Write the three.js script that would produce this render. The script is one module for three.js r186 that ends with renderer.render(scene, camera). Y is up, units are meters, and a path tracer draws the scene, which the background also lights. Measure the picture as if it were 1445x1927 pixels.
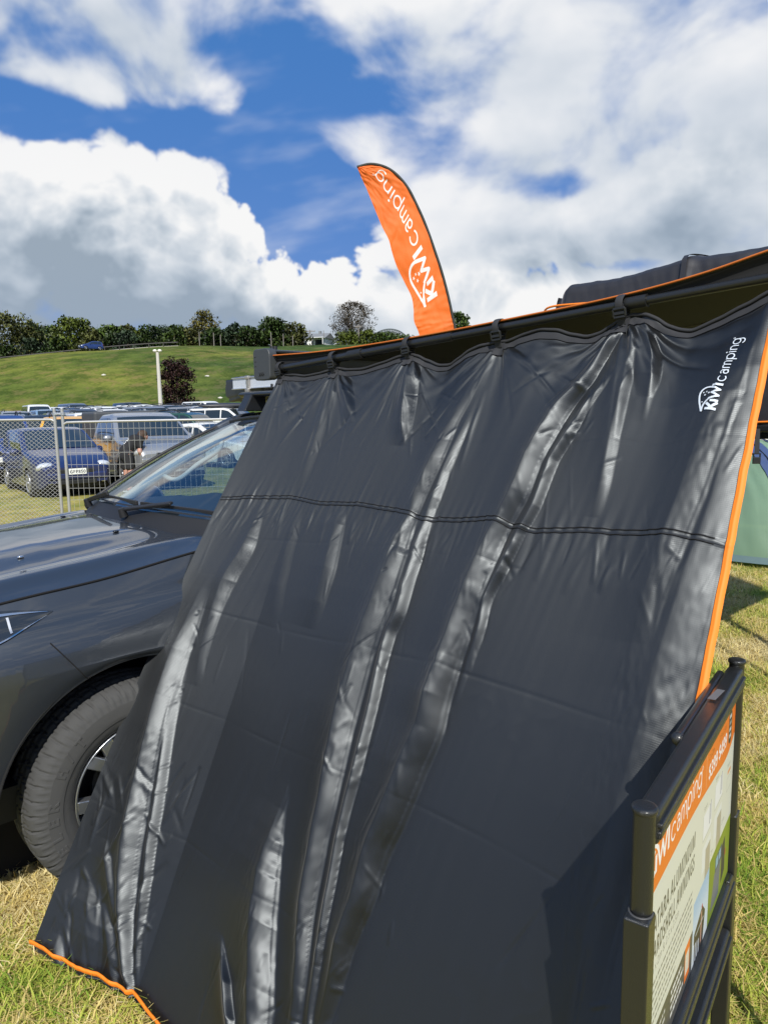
import * as THREE from 'three';
import { mergeGeometries, mergeVertices, toCreasedNormals } from 'three/addons/utils/BufferGeometryUtils.js';
import { RoundedBoxGeometry } from 'three/addons/geometries/RoundedBoxGeometry.js';
import { MarchingCubes } from 'three/addons/objects/MarchingCubes.js';

// ------------------------------------------------------------------ camera
const scene = new THREE.Scene();
const EYE = 1.72, FOV = 70, PITCH = -7.8 * Math.PI / 180, ROLL = -1.0 * Math.PI / 180;
const camera = new THREE.PerspectiveCamera(FOV, 767 / 1024, 0.05, 1500);
camera.rotation.order = 'YXZ';
camera.position.set(0, EYE, 0);
camera.rotation.set(PITCH, 0, ROLL);
camera.updateMatrixWorld(true);

const PW = 1445, PH = 1927, FPX = PH / 2 / Math.tan(FOV * Math.PI / 360);
const camQ = camera.quaternion.clone(), camQi = camQ.clone().invert();
const V = (x, y, z) => new THREE.Vector3(x, y, z);
const ray = (px, py) => V((px - PW / 2) / FPX, -(py - PH / 2) / FPX, -1).applyQuaternion(camQ);   // depth 1 along the view axis
const at = (px, py, depth) => ray(px, py).multiplyScalar(depth).add(camera.position);
const onGround = (px, py, y = 0) => { const r = ray(px, py); return r.multiplyScalar((y - EYE) / r.y).add(camera.position); };
const project = (p) => { const q = p.clone().sub(camera.position).applyQuaternion(camQi); return [PW / 2 - q.x / q.z * FPX, PH / 2 + q.y / q.z * FPX, -q.z]; };

// ------------------------------------------------------------------ numbers
const { clamp, smoothstep, lerp } = THREE.MathUtils;
function rng(seed) { let s = seed >>> 0; return () => { s = (s + 0x6D2B79F5) >>> 0; let t = Math.imul(s ^ (s >>> 15), 1 | s); t = (t + Math.imul(t ^ (t >>> 7), 61 | t)) ^ t; return ((t ^ (t >>> 14)) >>> 0) / 4294967296; }; }
const PERM = new Uint8Array(512), GX = new Float32Array(256), GY = new Float32Array(256), GZ = new Float32Array(256);
{
  const r = rng(9127), p = [...Array(256).keys()];
  for (let i = 255; i > 0; i--) { const j = Math.floor(r() * (i + 1)); [p[i], p[j]] = [p[j], p[i]]; }
  for (let i = 0; i < 512; i++) PERM[i] = p[i & 255];
  for (let i = 0; i < 256; i++) { const z = r() * 2 - 1, a = r() * Math.PI * 2, q = Math.sqrt(1 - z * z); GX[i] = q * Math.cos(a); GY[i] = q * Math.sin(a); GZ[i] = z; }
}
function noise3(x, y, z) {
  const fx = Math.floor(x), fy = Math.floor(y), fz = Math.floor(z), X = fx & 255, Y = fy & 255, Z = fz & 255;
  x -= fx; y -= fy; z -= fz;
  const u = x * x * x * (x * (x * 6 - 15) + 10), v = y * y * y * (y * (y * 6 - 15) + 10), w = z * z * z * (z * (z * 6 - 15) + 10);
  const A = PERM[X] + Y, B = PERM[X + 1] + Y, AA = PERM[A] + Z, AB = PERM[A + 1] + Z, BA = PERM[B] + Z, BB = PERM[B + 1] + Z;
  let h = PERM[AA]; const a0 = GX[h] * x + GY[h] * y + GZ[h] * z; h = PERM[BA]; const a1 = GX[h] * (x - 1) + GY[h] * y + GZ[h] * z;
  h = PERM[AB]; const a2 = GX[h] * x + GY[h] * (y - 1) + GZ[h] * z; h = PERM[BB]; const a3 = GX[h] * (x - 1) + GY[h] * (y - 1) + GZ[h] * z;
  h = PERM[AA + 1]; const b0 = GX[h] * x + GY[h] * y + GZ[h] * (z - 1); h = PERM[BA + 1]; const b1 = GX[h] * (x - 1) + GY[h] * y + GZ[h] * (z - 1);
  h = PERM[AB + 1]; const b2 = GX[h] * x + GY[h] * (y - 1) + GZ[h] * (z - 1); h = PERM[BB + 1]; const b3 = GX[h] * (x - 1) + GY[h] * (y - 1) + GZ[h] * (z - 1);
  const c0 = a0 + (a1 - a0) * u, c1 = a2 + (a3 - a2) * u, c2 = b0 + (b1 - b0) * u, c3 = b2 + (b3 - b2) * u, d0 = c0 + (c1 - c0) * v, d1 = c2 + (c3 - c2) * v;
  return (d0 + (d1 - d0) * w) * 1.5;
}
function fbm(x, y, z, n) { let s = 0, a = 0.5; for (let i = 0; i < n; i++) { s += a * noise3(x, y, z); x = x * 2.03 + 17.1; y = y * 2.03 + 5.7; z = z * 2.03 + 9.3; a *= 0.5; } return s; }
function billow(x, y, z, n) { let s = 0, a = 0.5; for (let i = 0; i < n; i++) { s += a * 2.2 * Math.abs(noise3(x, y, z)); x = x * 2.1 + 11.3; y = y * 2.1 + 3.1; z = z * 2.1 + 7.9; a *= 0.5; } return s; }
const step01 = (a, b, x) => { let t = (x - a) / (b - a); t = t < 0 ? 0 : t > 1 ? 1 : t; return t * t * (3 - 2 * t); };

// ------------------------------------------------------------------ sky: air and clouds
const SUN = V(0.02, 0.70, 0.71).normalize();
{
  const W = 4096, H = 2048, data = new Float32Array(W * H * 4), PPD = 1 / (Math.atan(1 / FPX));
  // heaps of cloud (and gaps of clear air) where they stand in the sky: centre, half sizes, amount
  const place = (list) => { const n = list.length, o = new Float64Array(n * 5); list.forEach(([px, py, rx, ry, s], i) => { const d = ray(px, py).normalize(); o.set([Math.atan2(d.x, -d.z), Math.asin(d.y), PPD / rx, PPD / ry, s], i * 5); }); return o; };
  const heaps = place([
    // upper left cloud
    [110, 60, 250, 150, 1.0], [300, 30, 190, 130, 0.9], [250, 150, 110, 80, 0.55], [40, 110, 160, 80, 0.5], [120, -120, 320, 170, 0.8], [60, 20, 260, 140, 0.6], [190, 130, 230, 90, 0.6], [400, 60, 100, 90, 0.45],
    // heaped cloud at the left
    [40, 400, 210, 190, 1.2], [230, 440, 240, 180, 1.2], [400, 480, 150, 140, 0.9], [510, 500, 80, 90, 0.8], [100, 290, 130, 60, 0.6], [330, 340, 120, 70, 0.55], [250, 590, 380, 70, 0.8], [-200, 430, 260, 200, 1.2], [490, 430, 90, 80, 0.55], [560, 540, 70, 80, 0.8], [300, 680, 700, 70, 0.9], [200, 580, 160, 60, 0.7], [60, 600, 160, 60, 0.7], [1100, 640, 600, 80, 0.9], [1250, 560, 240, 70, 0.7],
    // wisps in the gap
    [408, 268, 62, 50, 0.75], [560, 245, 80, 34, 0.5], [640, 275, 130, 56, 0.75], [710, 270, 70, 50, 0.5], [520, 80, 110, 40, 0.5], [590, 150, 80, 60, 0.42], [600, 60, 70, 60, 0.4], [640, 90, 70, 60, 0.4], [235, 243, 30, 16, 0.4],
    // low heaps in the middle
    [640, 560, 110, 80, 1.0], [720, 580, 120, 110, 1.0], [660, 500, 50, 40, 0.7], [700, 430, 40, 40, 0.35], [950, 570, 110, 80, 1.1], [880, 600, 160, 70, 1.0], [1010, 540, 50, 50, 0.6],
    // sheet over the right half
    [820, 360, 150, 90, 0.7], [960, 440, 200, 100, 0.9], [1150, 430, 170, 90, 0.9], [1330, 300, 220, 150, 1.0], [1100, 180, 260, 110, 0.85], [1330, 90, 260, 160, 0.9], [900, 150, 170, 100, 0.6], [700, 60, 110, 110, 0.45], [860, 30, 160, 60, 0.4], [1350, 430, 200, 90, 0.9], [1150, -100, 400, 160, 0.9], [1000, 60, 260, 120, 0.4], [1000, 260, 240, 80, 0.3], [1280, 200, 260, 120, 0.4], [1600, 200, 300, 400, 0.9], [1130, 300, 120, 60, 0.6], [860, 440, 100, 90, 0.5],
  ]);
  const gaps = place([
    [560, 140, 80, 170, 0.8], [470, 250, 90, 60, 0.7], [540, 380, 70, 100, 0.9], [610, 430, 80, 90, 0.9], [570, 330, 90, 60, 0.6], [190, 238, 210, 34, 1.15], [40, 200, 110, 34, 1.1], [330, 235, 90, 40, 0.9], [480, 330, 60, 70, 0.8], [800, 240, 70, 60, 0.5], [650, 400, 70, 50, 0.4],
    [1030, 352, 85, 24, 0.75], [930, 325, 60, 30, 0.4], [1040, 500, 55, 26, 0.75], [1190, 498, 90, 14, 0.7], [830, 40, 80, 35, 0.2], [690, 200, 80, 40, 0.3], [700, 395, 60, 50, 0.5], [110, 70, 60, 30, 0.28], [265, 25, 40, 40, 0.4], [740, 510, 35, 40, 0.35],
  ]);
  const shades = place([
    [120, 110, 210, 70, 0.42], [260, 60, 130, 70, 0.25], [170, 480, 240, 110, 0.5], [120, 570, 300, 80, 0.7], [250, 640, 420, 50, 0.5], [420, 590, 240, 60, 0.55], [1160, 450, 210, 60, 0.42], [1350, 350, 190, 90, 0.38], [980, 450, 120, 50, 0.35], [1350, 470, 200, 50, 0.5], [730, 610, 160, 40, 0.3], [1120, 270, 160, 50, 0.2], [880, 130, 160, 60, 0.25], [-200, 480, 260, 150, 0.6], [1240, 60, 150, 40, 0.12], [1250, 140, 230, 90, 0.22], [980, 330, 160, 60, 0.15], [1400, 250, 120, 80, 0.2],
  ]);
  const sheet = place([[1150, 150, 420, 220, 1], [1000, 400, 320, 120, 0.9], [1350, 380, 240, 160, 1], [200, 60, 330, 140, 0.55], [640, 275, 130, 60, 0.6]]);
  const crisp = place([[200, 400, 420, 160, 1], [540, 470, 120, 110, 1], [650, 540, 180, 110, 0.8], [960, 560, 180, 90, 1], [1350, 300, 130, 60, 0.5], [1200, 420, 260, 80, 0.4]]);
  const sum = (o, az, el, ce) => { let s = 0; for (let i = 0; i < o.length; i += 5) { let da = az - o[i]; if (da > Math.PI) da -= 2 * Math.PI; else if (da < -Math.PI) da += 2 * Math.PI; const a = da * ce * o[i + 2], b = (el - o[i + 1]) * o[i + 3], q = a * a + b * b; if (q < 2.2) { const t = 1 - q / 2.2; s += o[i + 4] * t * t; } } return s; };
  const F = V(0, 0, -1);
  const field = (x, y, z, az, el, ce, n, cr) => {
    const yy = y * 1.25;
    const wx = noise3(x * 6 + 3, yy * 6, z * 6) * 0.045, wy = noise3(x * 6, yy * 6 + 8, z * 6) * 0.045;
    const X = x + wx, Y = yy + wy, low = fbm(X * 3.1, Y * 3.1, z * 3.1, 2);
    const soft = fbm(X * 9, Y * 11, z * 9, n), puff = cr > 0 ? billow(X * 11, Y * 11, z * 11, n) - 0.42 : 0;
    const inside = (1 - step01(0.75, 1.15, Math.abs(az)));
    const b = lerp(0.16 + low, Math.min(0.95, sum(heaps, az, el, ce)) * 1.15 - sum(gaps, az, el, ce) * 0.85 - 0.5 + low * 0.35, inside);
    const calm = inside > 0 ? Math.min(1, sum(sheet, az, el, ce)) * inside : 0;
    return b + lerp(soft * lerp(1.5, 0.85, calm) + calm * 0.12, puff * 1.25 + soft * 0.3, cr);
  };
  for (let row = H / 2; row < H; row++) {
    const el = ((row + 0.5) / H - 0.5) * Math.PI, y = Math.sin(el), ce = Math.cos(el);
    const step = el > 1.1 ? 4 : el > 0.8 ? 2 : 1;
    for (let col = 0; col < W; col++) {
      const o4 = (row * W + col) * 4;
      if (step > 1 && col % step) { data.copyWithin(o4, o4 - 4, o4); continue; }
      const round = ((col + 0.5) / W - 0.5) * 2 * Math.PI, x = Math.cos(round) * ce, z = Math.sin(round) * ce, az = Math.atan2(x, -z);
      const front = Math.abs(az) < 0.75 && el < 0.75;
      const n = front ? 6 : 3;
      const cr = Math.min(1, sum(crisp, az, el, ce));
      const d = field(x, y, z, az, el, ce, n, cr);
      const g = Math.exp(-Math.max(0, y) * 3.6);
      let r = lerp(0.050, 0.36, g * g * 0.9), gr = lerp(0.178, 0.50, g * g * 0.85 + g * 0.06), b = lerp(0.44, 0.74, g);
      const mu = x * SUN.x + y * SUN.y + z * SUN.z, halo = Math.pow(Math.max(0, mu), 8) * 0.12;
      r += halo; gr += halo; b += halo;
      if (el > 0.03) { const ci = step01(-0.02, 0.55, fbm(x * 3.2 + y * 5 + 9, y * 17 - x * 4, z * 3.2, front ? 5 : 3) + 0.12 * fbm(x * 30, y * 60, z * 30, 2)) * 0.34 * step01(0.03, 0.25, el); r = lerp(r, 0.85, ci); gr = lerp(gr, 0.88, ci); b = lerp(b, 0.92, ci); }
      const edge = lerp(0.75, 0.17, cr), alpha = step01(0, edge, d) * lerp(0.93, 1, cr);
      if (alpha > 0) {
        // light from above and from the right: how much cloud lies between here and the sun
        let dx = x + SUN.x * 0.045, dy = y + SUN.y * 0.045, dz = z + SUN.z * 0.045, l = 1 / Math.hypot(dx, dy, dz); dx *= l; dy *= l; dz *= l;
        const e2 = Math.asin(dy), d2 = field(dx, dy, dz, Math.atan2(dx, -dz), e2, Math.cos(e2), front ? 4 : 2, cr);
        const own = clamp((d2 - 0.05) * 0.5, 0, 0.5) * lerp(0.6, 1, cr), thick = clamp(d * 0.5, 0, 1);
        const inside = (1 - step01(0.75, 1.15, Math.abs(az)));
        let sh = lerp(0.35 * step01(0.3, 1.2, d), sum(shades, az, el, ce), inside);
        const relief = (d2 - d) * 0.5 * lerp(0.5, 1, cr);
        const mott = 1 + 1.1 * fbm(x * 10 + 4, y * 16, z * 10, 4);
        sh = clamp(sh * 0.85 * mott + own * 0.3 + relief + thick * 0.08, 0, 1);
        const L = lerp(0.88, 0.40, sh), bl = sh * 0.26;
        r = lerp(r, L * (1 - bl * 0.9), alpha); gr = lerp(gr, L * (1 - bl * 0.25), alpha); b = lerp(b, L * (1.0 + bl * 0.5), alpha);
      }
      data[o4] = r; data[o4 + 1] = gr; data[o4 + 2] = b; data[o4 + 3] = 1;
    }
  }
  for (let row = 0; row < H / 2; row++) for (let i = row * W * 4, e = i + W * 4; i < e; i += 4) { data[i] = 0.12; data[i + 1] = 0.13; data[i + 2] = 0.08; data[i + 3] = 1; }
  const sky = new THREE.DataTexture(data, W, H, THREE.RGBAFormat, THREE.FloatType);
  sky.mapping = THREE.EquirectangularReflectionMapping; sky.magFilter = THREE.LinearFilter; sky.needsUpdate = true;
  scene.background = sky; scene.environment = sky;
}
const sun = new THREE.DirectionalLight(new THREE.Color(1, 0.965, 0.9), 4.8);
sun.position.copy(SUN).multiplyScalar(120); sun.target.position.set(0, 0, -10);
sun.position.add(sun.target.position);
sun.castShadow = true; sun.shadow.mapSize.set(4096, 4096);
Object.assign(sun.shadow.camera, { left: -60, right: 60, top: 60, bottom: -60, near: 1, far: 320 });
scene.add(sun, sun.target);
const renderer = new THREE.WebGLRenderer({ antialias: true });
renderer.setSize(767, 1024);
renderer.shadowMap.enabled = true;
renderer.toneMapping = THREE.LinearToneMapping;
renderer.toneMappingExposure = 1.06;

// ------------------------------------------------------------------ helpers: things, parts, materials, surfaces
const taken = new Map();
function numbered(name) { const n = taken.get(name) ?? 0; taken.set(name, n + 1); return n ? name + '_' + String(n).padStart(3, '0') : name; }
function thing(name, label, category, pos = [0, 0, 0], turn = 0, group) {
  const o = new THREE.Group(); o.name = numbered(name); scene.add(o);
  o.position.set(...pos); o.rotation.y = turn; o.userData = { label, category };
  if (group) o.userData.group = group;
  return o;
}
function part(name, geo, mat, parent, label) {
  const g = Array.isArray(geo) ? (geo.length === 1 ? geo[0] : merge(geo)) : geo;
  const m = new THREE.Mesh(g, mat); m.name = name; m.castShadow = m.receiveShadow = true;
  parent.add(m); if (label) m.userData.label = label;
  return m;
}
function struct(name, geo, mat) { const m = part(numbered(name), geo, mat, scene); m.userData.kind = 'structure'; return m; }
function merge(list) {
  const a = list.map((g) => { const h = g.index ? g.toNonIndexed() : g.clone(); for (const k of Object.keys(h.attributes)) if (!['position', 'normal', 'uv'].includes(k)) h.deleteAttribute(k); if (!h.attributes.uv) h.setAttribute('uv', new THREE.BufferAttribute(new Float32Array(h.attributes.position.count * 2), 2)); return h; });
  return mergeGeometries(a);
}
const C = (r, g, b) => new THREE.Color().setRGB(r, g, b);
function mat(rgb, roughness = 0.6, more = {}) { return new THREE.MeshPhysicalMaterial({ color: C(...rgb), roughness, ...more }); }
function grid(nu, nv, f, closeU = false) {
  const pos = new Float32Array((nu + 1) * (nv + 1) * 3), uv = new Float32Array((nu + 1) * (nv + 1) * 2), idx = [];
  for (let j = 0, k = 0; j <= nv; j++) for (let i = 0; i <= nu; i++, k++) { const p = f(i / nu, j / nv, i, j); pos[k * 3] = p.x; pos[k * 3 + 1] = p.y; pos[k * 3 + 2] = p.z; uv[k * 2] = p.u ?? i / nu; uv[k * 2 + 1] = p.v ?? j / nv; }
  for (let j = 0; j < nv; j++) for (let i = 0; i < nu; i++) { const a = j * (nu + 1) + i, b = a + 1, c = a + nu + 1, d = c + 1; idx.push(a, b, c, b, d, c); }
  const g = new THREE.BufferGeometry();
  g.setAttribute('position', new THREE.BufferAttribute(pos, 3)); g.setAttribute('uv', new THREE.BufferAttribute(uv, 2)); g.setIndex(idx); g.computeVertexNormals();
  return g;
}
const box = (w, h, d, x = 0, y = 0, z = 0, r = 0) => { const g = r ? new RoundedBoxGeometry(w, h, d, 2, r) : new THREE.BoxGeometry(w, h, d); g.translate(x, y, z); return g; };
function rod(a, b, r0, r1 = r0, seg = 10) { const d = b.clone().sub(a), g = new THREE.CylinderGeometry(r1, r0, d.length(), seg, 1); g.applyQuaternion(new THREE.Quaternion().setFromUnitVectors(V(0, 1, 0), d.clone().normalize())); g.translate((a.x + b.x) / 2, (a.y + b.y) / 2, (a.z + b.z) / 2); return g; }
// a bar with a rectangular section: width lies along side
function bar(a, b, w, h, side, r = 0) {
  const d = b.clone().sub(a), L = d.length(), y = d.normalize(), x = side.clone().addScaledVector(y, -side.dot(y)).normalize(), z = V(0, 0, 0).crossVectors(x, y);
  const g = r ? new RoundedBoxGeometry(w, L, h, 2, r) : new THREE.BoxGeometry(w, L, h);
  g.applyMatrix4(new THREE.Matrix4().makeBasis(x, y, z)); g.translate((a.x + b.x) / 2, (a.y + b.y) / 2, (a.z + b.z) / 2); return g;
}
// turn faces the right way round after a mirroring matrix
function placeBy(g, m) { g.applyMatrix4(m); if (m.determinant() < 0) { const i = g.index; if (i) { for (let k = 0; k < i.count; k += 3) { const a = i.getX(k); i.setX(k, i.getX(k + 2)); i.setX(k + 2, a); } } else for (const at of Object.values(g.attributes)) for (let k = 0; k < at.count; k += 3) for (let c = 0; c < at.itemSize; c++) { const p = k * at.itemSize + c, q = (k + 2) * at.itemSize + c, t = at.array[p]; at.array[p] = at.array[q]; at.array[q] = t; } } return g; }
const tube = (pts, r, n = 64, seg = 8, closed = false) => new THREE.TubeGeometry(new THREE.CatmullRomCurve3(pts, closed), n, r, seg, closed);
function dataTex(n, f, srgb = false, rep = 1) {
  const d = new Uint8Array(n * n * 4);
  for (let j = 0; j < n; j++) for (let i = 0; i < n; i++) { const c = f(i / n, j / n, i, j); d.set([c[0] * 255, c[1] * 255, c[2] * 255, 255].map((q) => clamp(Math.round(q), 0, 255)), (j * n + i) * 4); }
  const t = new THREE.DataTexture(d, n, n); t.wrapS = t.wrapT = THREE.RepeatWrapping; t.magFilter = THREE.LinearFilter; t.minFilter = THREE.LinearMipmapLinearFilter; t.repeat.set(rep, rep);
  if (srgb) t.colorSpace = THREE.SRGBColorSpace; t.needsUpdate = true; return t;
}
// noise that tiles over the unit square (f cells a side)
function tileNoise(u, v, f, seed = 0) {
  const x = u * f, y = v * f, fx = Math.floor(x), fy = Math.floor(y), a = x - fx, b = y - fy, p = a * a * a * (a * (a * 6 - 15) + 10), q = b * b * b * (b * (b * 6 - 15) + 10), S = Math.round(seed * 37) & 255;
  const h = (i, j) => PERM[PERM[(((i % f) + f) % f + S) & 255] + ((((j % f) + f) % f) & 255)], d = (i, j, dx, dy) => { const k = h(i, j); return GX[k] * dx + GY[k] * dy; };
  const A = d(fx, fy, a, b), B = d(fx + 1, fy, a - 1, b), C2 = d(fx, fy + 1, a, b - 1), D = d(fx + 1, fy + 1, a - 1, b - 1);
  return lerp(lerp(A, B, p), lerp(C2, D, p), q) * 1.7;
}
// ------------------------------------------------------------------ ground, hill, road, trees and houses far off
// height of the land at (x, z); d is the distance ahead
function crestH(x) { return 9.0 + 2.75 * step01(-80, -33, x) + 0.12 * Math.sin(x * 0.09) - 0.3 * step01(-30, -16, x); }
function landY(x, z) {
  const d = -z;
  let y = 0.85 * step01(26, 62, d) + noise3(x * 0.05, 3, z * 0.05) * 0.10 * step01(14, 40, d);
  if (d > 66) { const t = clamp((d - 66) / 68, 0, 1.3), up = crestH(x) + 1.72; y = lerp(y, up, t < 1 ? Math.pow(Math.sin(t * Math.PI / 2), 1.12) : 1) + noise3(x * 0.06, 7, z * 0.06) * 0.5 * step01(72, 90, d) * step01(134, 120, d); }
  if (d > 132) y += 0.055 * (Math.min(d, 185) - 132);
  if (Math.abs(x) > 170) y *= lerp(1, 0.55, step01(170, 420, Math.abs(x)));
  return y;
}
const grassCol = (n, lush) => dataTex(n, (u, v) => {
  const a = tileNoise(u, v, 6, 1) * 0.5 + tileNoise(u, v, 18, 4) * 0.35 + tileNoise(u, v, 60, 9) * 0.3, b = tileNoise(u, v, 9, 14) * 0.6 + tileNoise(u, v, 40, 21) * 0.4, e = tileNoise(u, v, 150, 30) * 0.5 + tileNoise(u, v, 300, 33) * 0.5;
  const t = clamp(0.5 + a * (lush ? 1.5 : 0.9) + e * 0.55, 0, 1), q = clamp(0.5 + b * 1.1 + e * 0.3, 0, 1);
  let c = lush ? [lerp(0.088, 0.205, t), lerp(0.128, 0.25, t), lerp(0.013, 0.036, t)] : [lerp(0.19, 0.52, t), lerp(0.18, 0.42, t), lerp(0.045, 0.14, t)];
  if (lush) { const w = step01(0.42, 0.12, q) * 0.75; c = [lerp(c[0], 0.25, w), lerp(c[1], 0.22, w), lerp(c[2], 0.06, w)]; }
  if (!lush) { const g = step01(0.6, 0.95, q) * 0.7; c = [lerp(c[0], 0.2, g * 0.6), lerp(c[1], 0.25, g * 0.6), lerp(c[2], 0.04, g * 0.6)]; const r = step01(0.25, 0.0, q); c = [lerp(c[0], 0.27, r * 0.6), lerp(c[1], 0.17, r * 0.6), lerp(c[2], 0.07, r * 0.6)]; }
  return c.map((x) => Math.pow(x, 1 / 2.2));
}, true);
const grassBump = dataTex(512, (u, v) => { const n = 0.5 + tileNoise(u, v, 120, 2) * 0.35 + tileNoise(u, v, 240, 6) * 0.3 + tileNoise(u, v, 30, 12) * 0.2; return [n, n, n]; });
const dryTex = grassCol(1024, false), lushTex = grassCol(1024, true);
const M_field = mat([0.92, 0.92, 0.92], 0.95, { map: metric0(dryTex, 3.1), bumpMap: metric0(grassBump, 0.8), bumpScale: 0.004, vertexColors: true, specularIntensity: 0.25 });
const M_hill = mat([0.86, 0.84, 0.9], 0.95, { map: metric0(lushTex, 19), bumpMap: metric0(grassBump, 9), bumpScale: 0.06, vertexColors: true, specularIntensity: 0.2 });
function metric0(t, size) { const c = t.clone(); c.repeat.set(1 / size, 1 / size); c.needsUpdate = true; return c; }
function land(xs, zs, f, colour) {
  const g = grid(xs.length - 1, zs.length - 1, (u, v, i, j) => { const p = V(xs[i], f(xs[i], zs[j]), zs[j]); p.u = xs[i]; p.v = -zs[j]; return p; });
  const p = g.attributes.position, c = new Float32Array(p.count * 3); for (let i = 0; i < p.count; i++) c.set(colour(p.getX(i), p.getZ(i)), i * 3); g.setAttribute('color', new THREE.BufferAttribute(c, 3)); return g;
}
const range = (a, b, n, pw = 1) => Array.from({ length: n + 1 }, (_, i) => lerp(a, b, Math.pow(i / n, pw)));
const sym = (m, n, pw) => [...range(-m, 0, n, 1 / pw).map((x, i) => -m * Math.pow(1 - i / n, pw)), ...range(0, m, n, pw).slice(1)];
struct('ground', land(sym(420, 70, 2.2), [...range(300, 3, 20, 0.6), ...range(2.9, -14, 70), ...range(-14.5, -67, 70)].map((z) => z), (x, z) => landY(x, z) , (x, z) => {
  const n = fbm(x * 0.35, 2, z * 0.35, 3), m = noise3(x * 0.09, 9, z * 0.09), far = step01(9, 40, -z);
  return [0.95 + n * 0.35 - far * 0.12 + m * 0.15, 0.98 + n * 0.2 + m * 0.08, 0.9 - far * 0.25 + n * 0.3]; }), M_field);
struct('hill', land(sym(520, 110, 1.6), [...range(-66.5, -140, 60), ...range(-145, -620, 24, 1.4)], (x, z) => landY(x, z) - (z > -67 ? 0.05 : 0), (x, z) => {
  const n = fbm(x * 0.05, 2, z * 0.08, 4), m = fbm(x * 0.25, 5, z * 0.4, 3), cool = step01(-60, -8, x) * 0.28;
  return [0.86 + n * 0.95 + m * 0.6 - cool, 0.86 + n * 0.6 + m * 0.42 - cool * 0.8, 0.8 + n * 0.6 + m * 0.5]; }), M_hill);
// road along the brow of the hill, rising to the right, with a low rail
const roadLine = Array.from({ length: 24 }, (_, i) => { const t = i / 23, px = lerp(-260, 345, t), x = (px - 722) / FPX * 136; return [x, -131 - t * 6]; });
{
  const rib = (off, w, lift) => grid(roadLine.length - 1, 3, (u, v, i) => { const [x, z] = roadLine[i]; return V(x, landY(x, z) + lift, z - off - v * w); });
  struct('road', rib(0.6, 5.5, 0.74), mat([0.16, 0.16, 0.155], 0.9));
  const kerb = grid(roadLine.length - 1, 1, (u, v, i) => { const [x, z] = roadLine[i]; return V(x, landY(x, z) + (v ? 0.75 : -0.25), z - 0.6 + (v ? 0 : 0.15)); });
  struct('kerb', kerb, mat([0.38, 0.37, 0.34], 0.9));
  const rail = thing('roadside_rail', 'low dark post and rail barrier along the hilltop road', 'barrier');
  const rails = []; for (let i = 0; i < roadLine.length - 1; i++) { const [x, z] = roadLine[i], [x2, z2] = roadLine[i + 1]; const a = V(x, landY(x, z) + 1.35, z - 0.4), b = V(x2, landY(x2, z2) + 1.35, z2 - 0.4); rails.push(bar(a, b, 0.05, 0.14, V(0, 0, 1))); part('post', box(0.14, 1.1, 0.14, x, landY(x, z) + 0.9, z - 0.4), mat([0.06, 0.055, 0.05], 0.9), rail); }
  part('rail', rails, mat([0.09, 0.085, 0.08], 0.9), rail).userData.kind = 'stuff';
}
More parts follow.
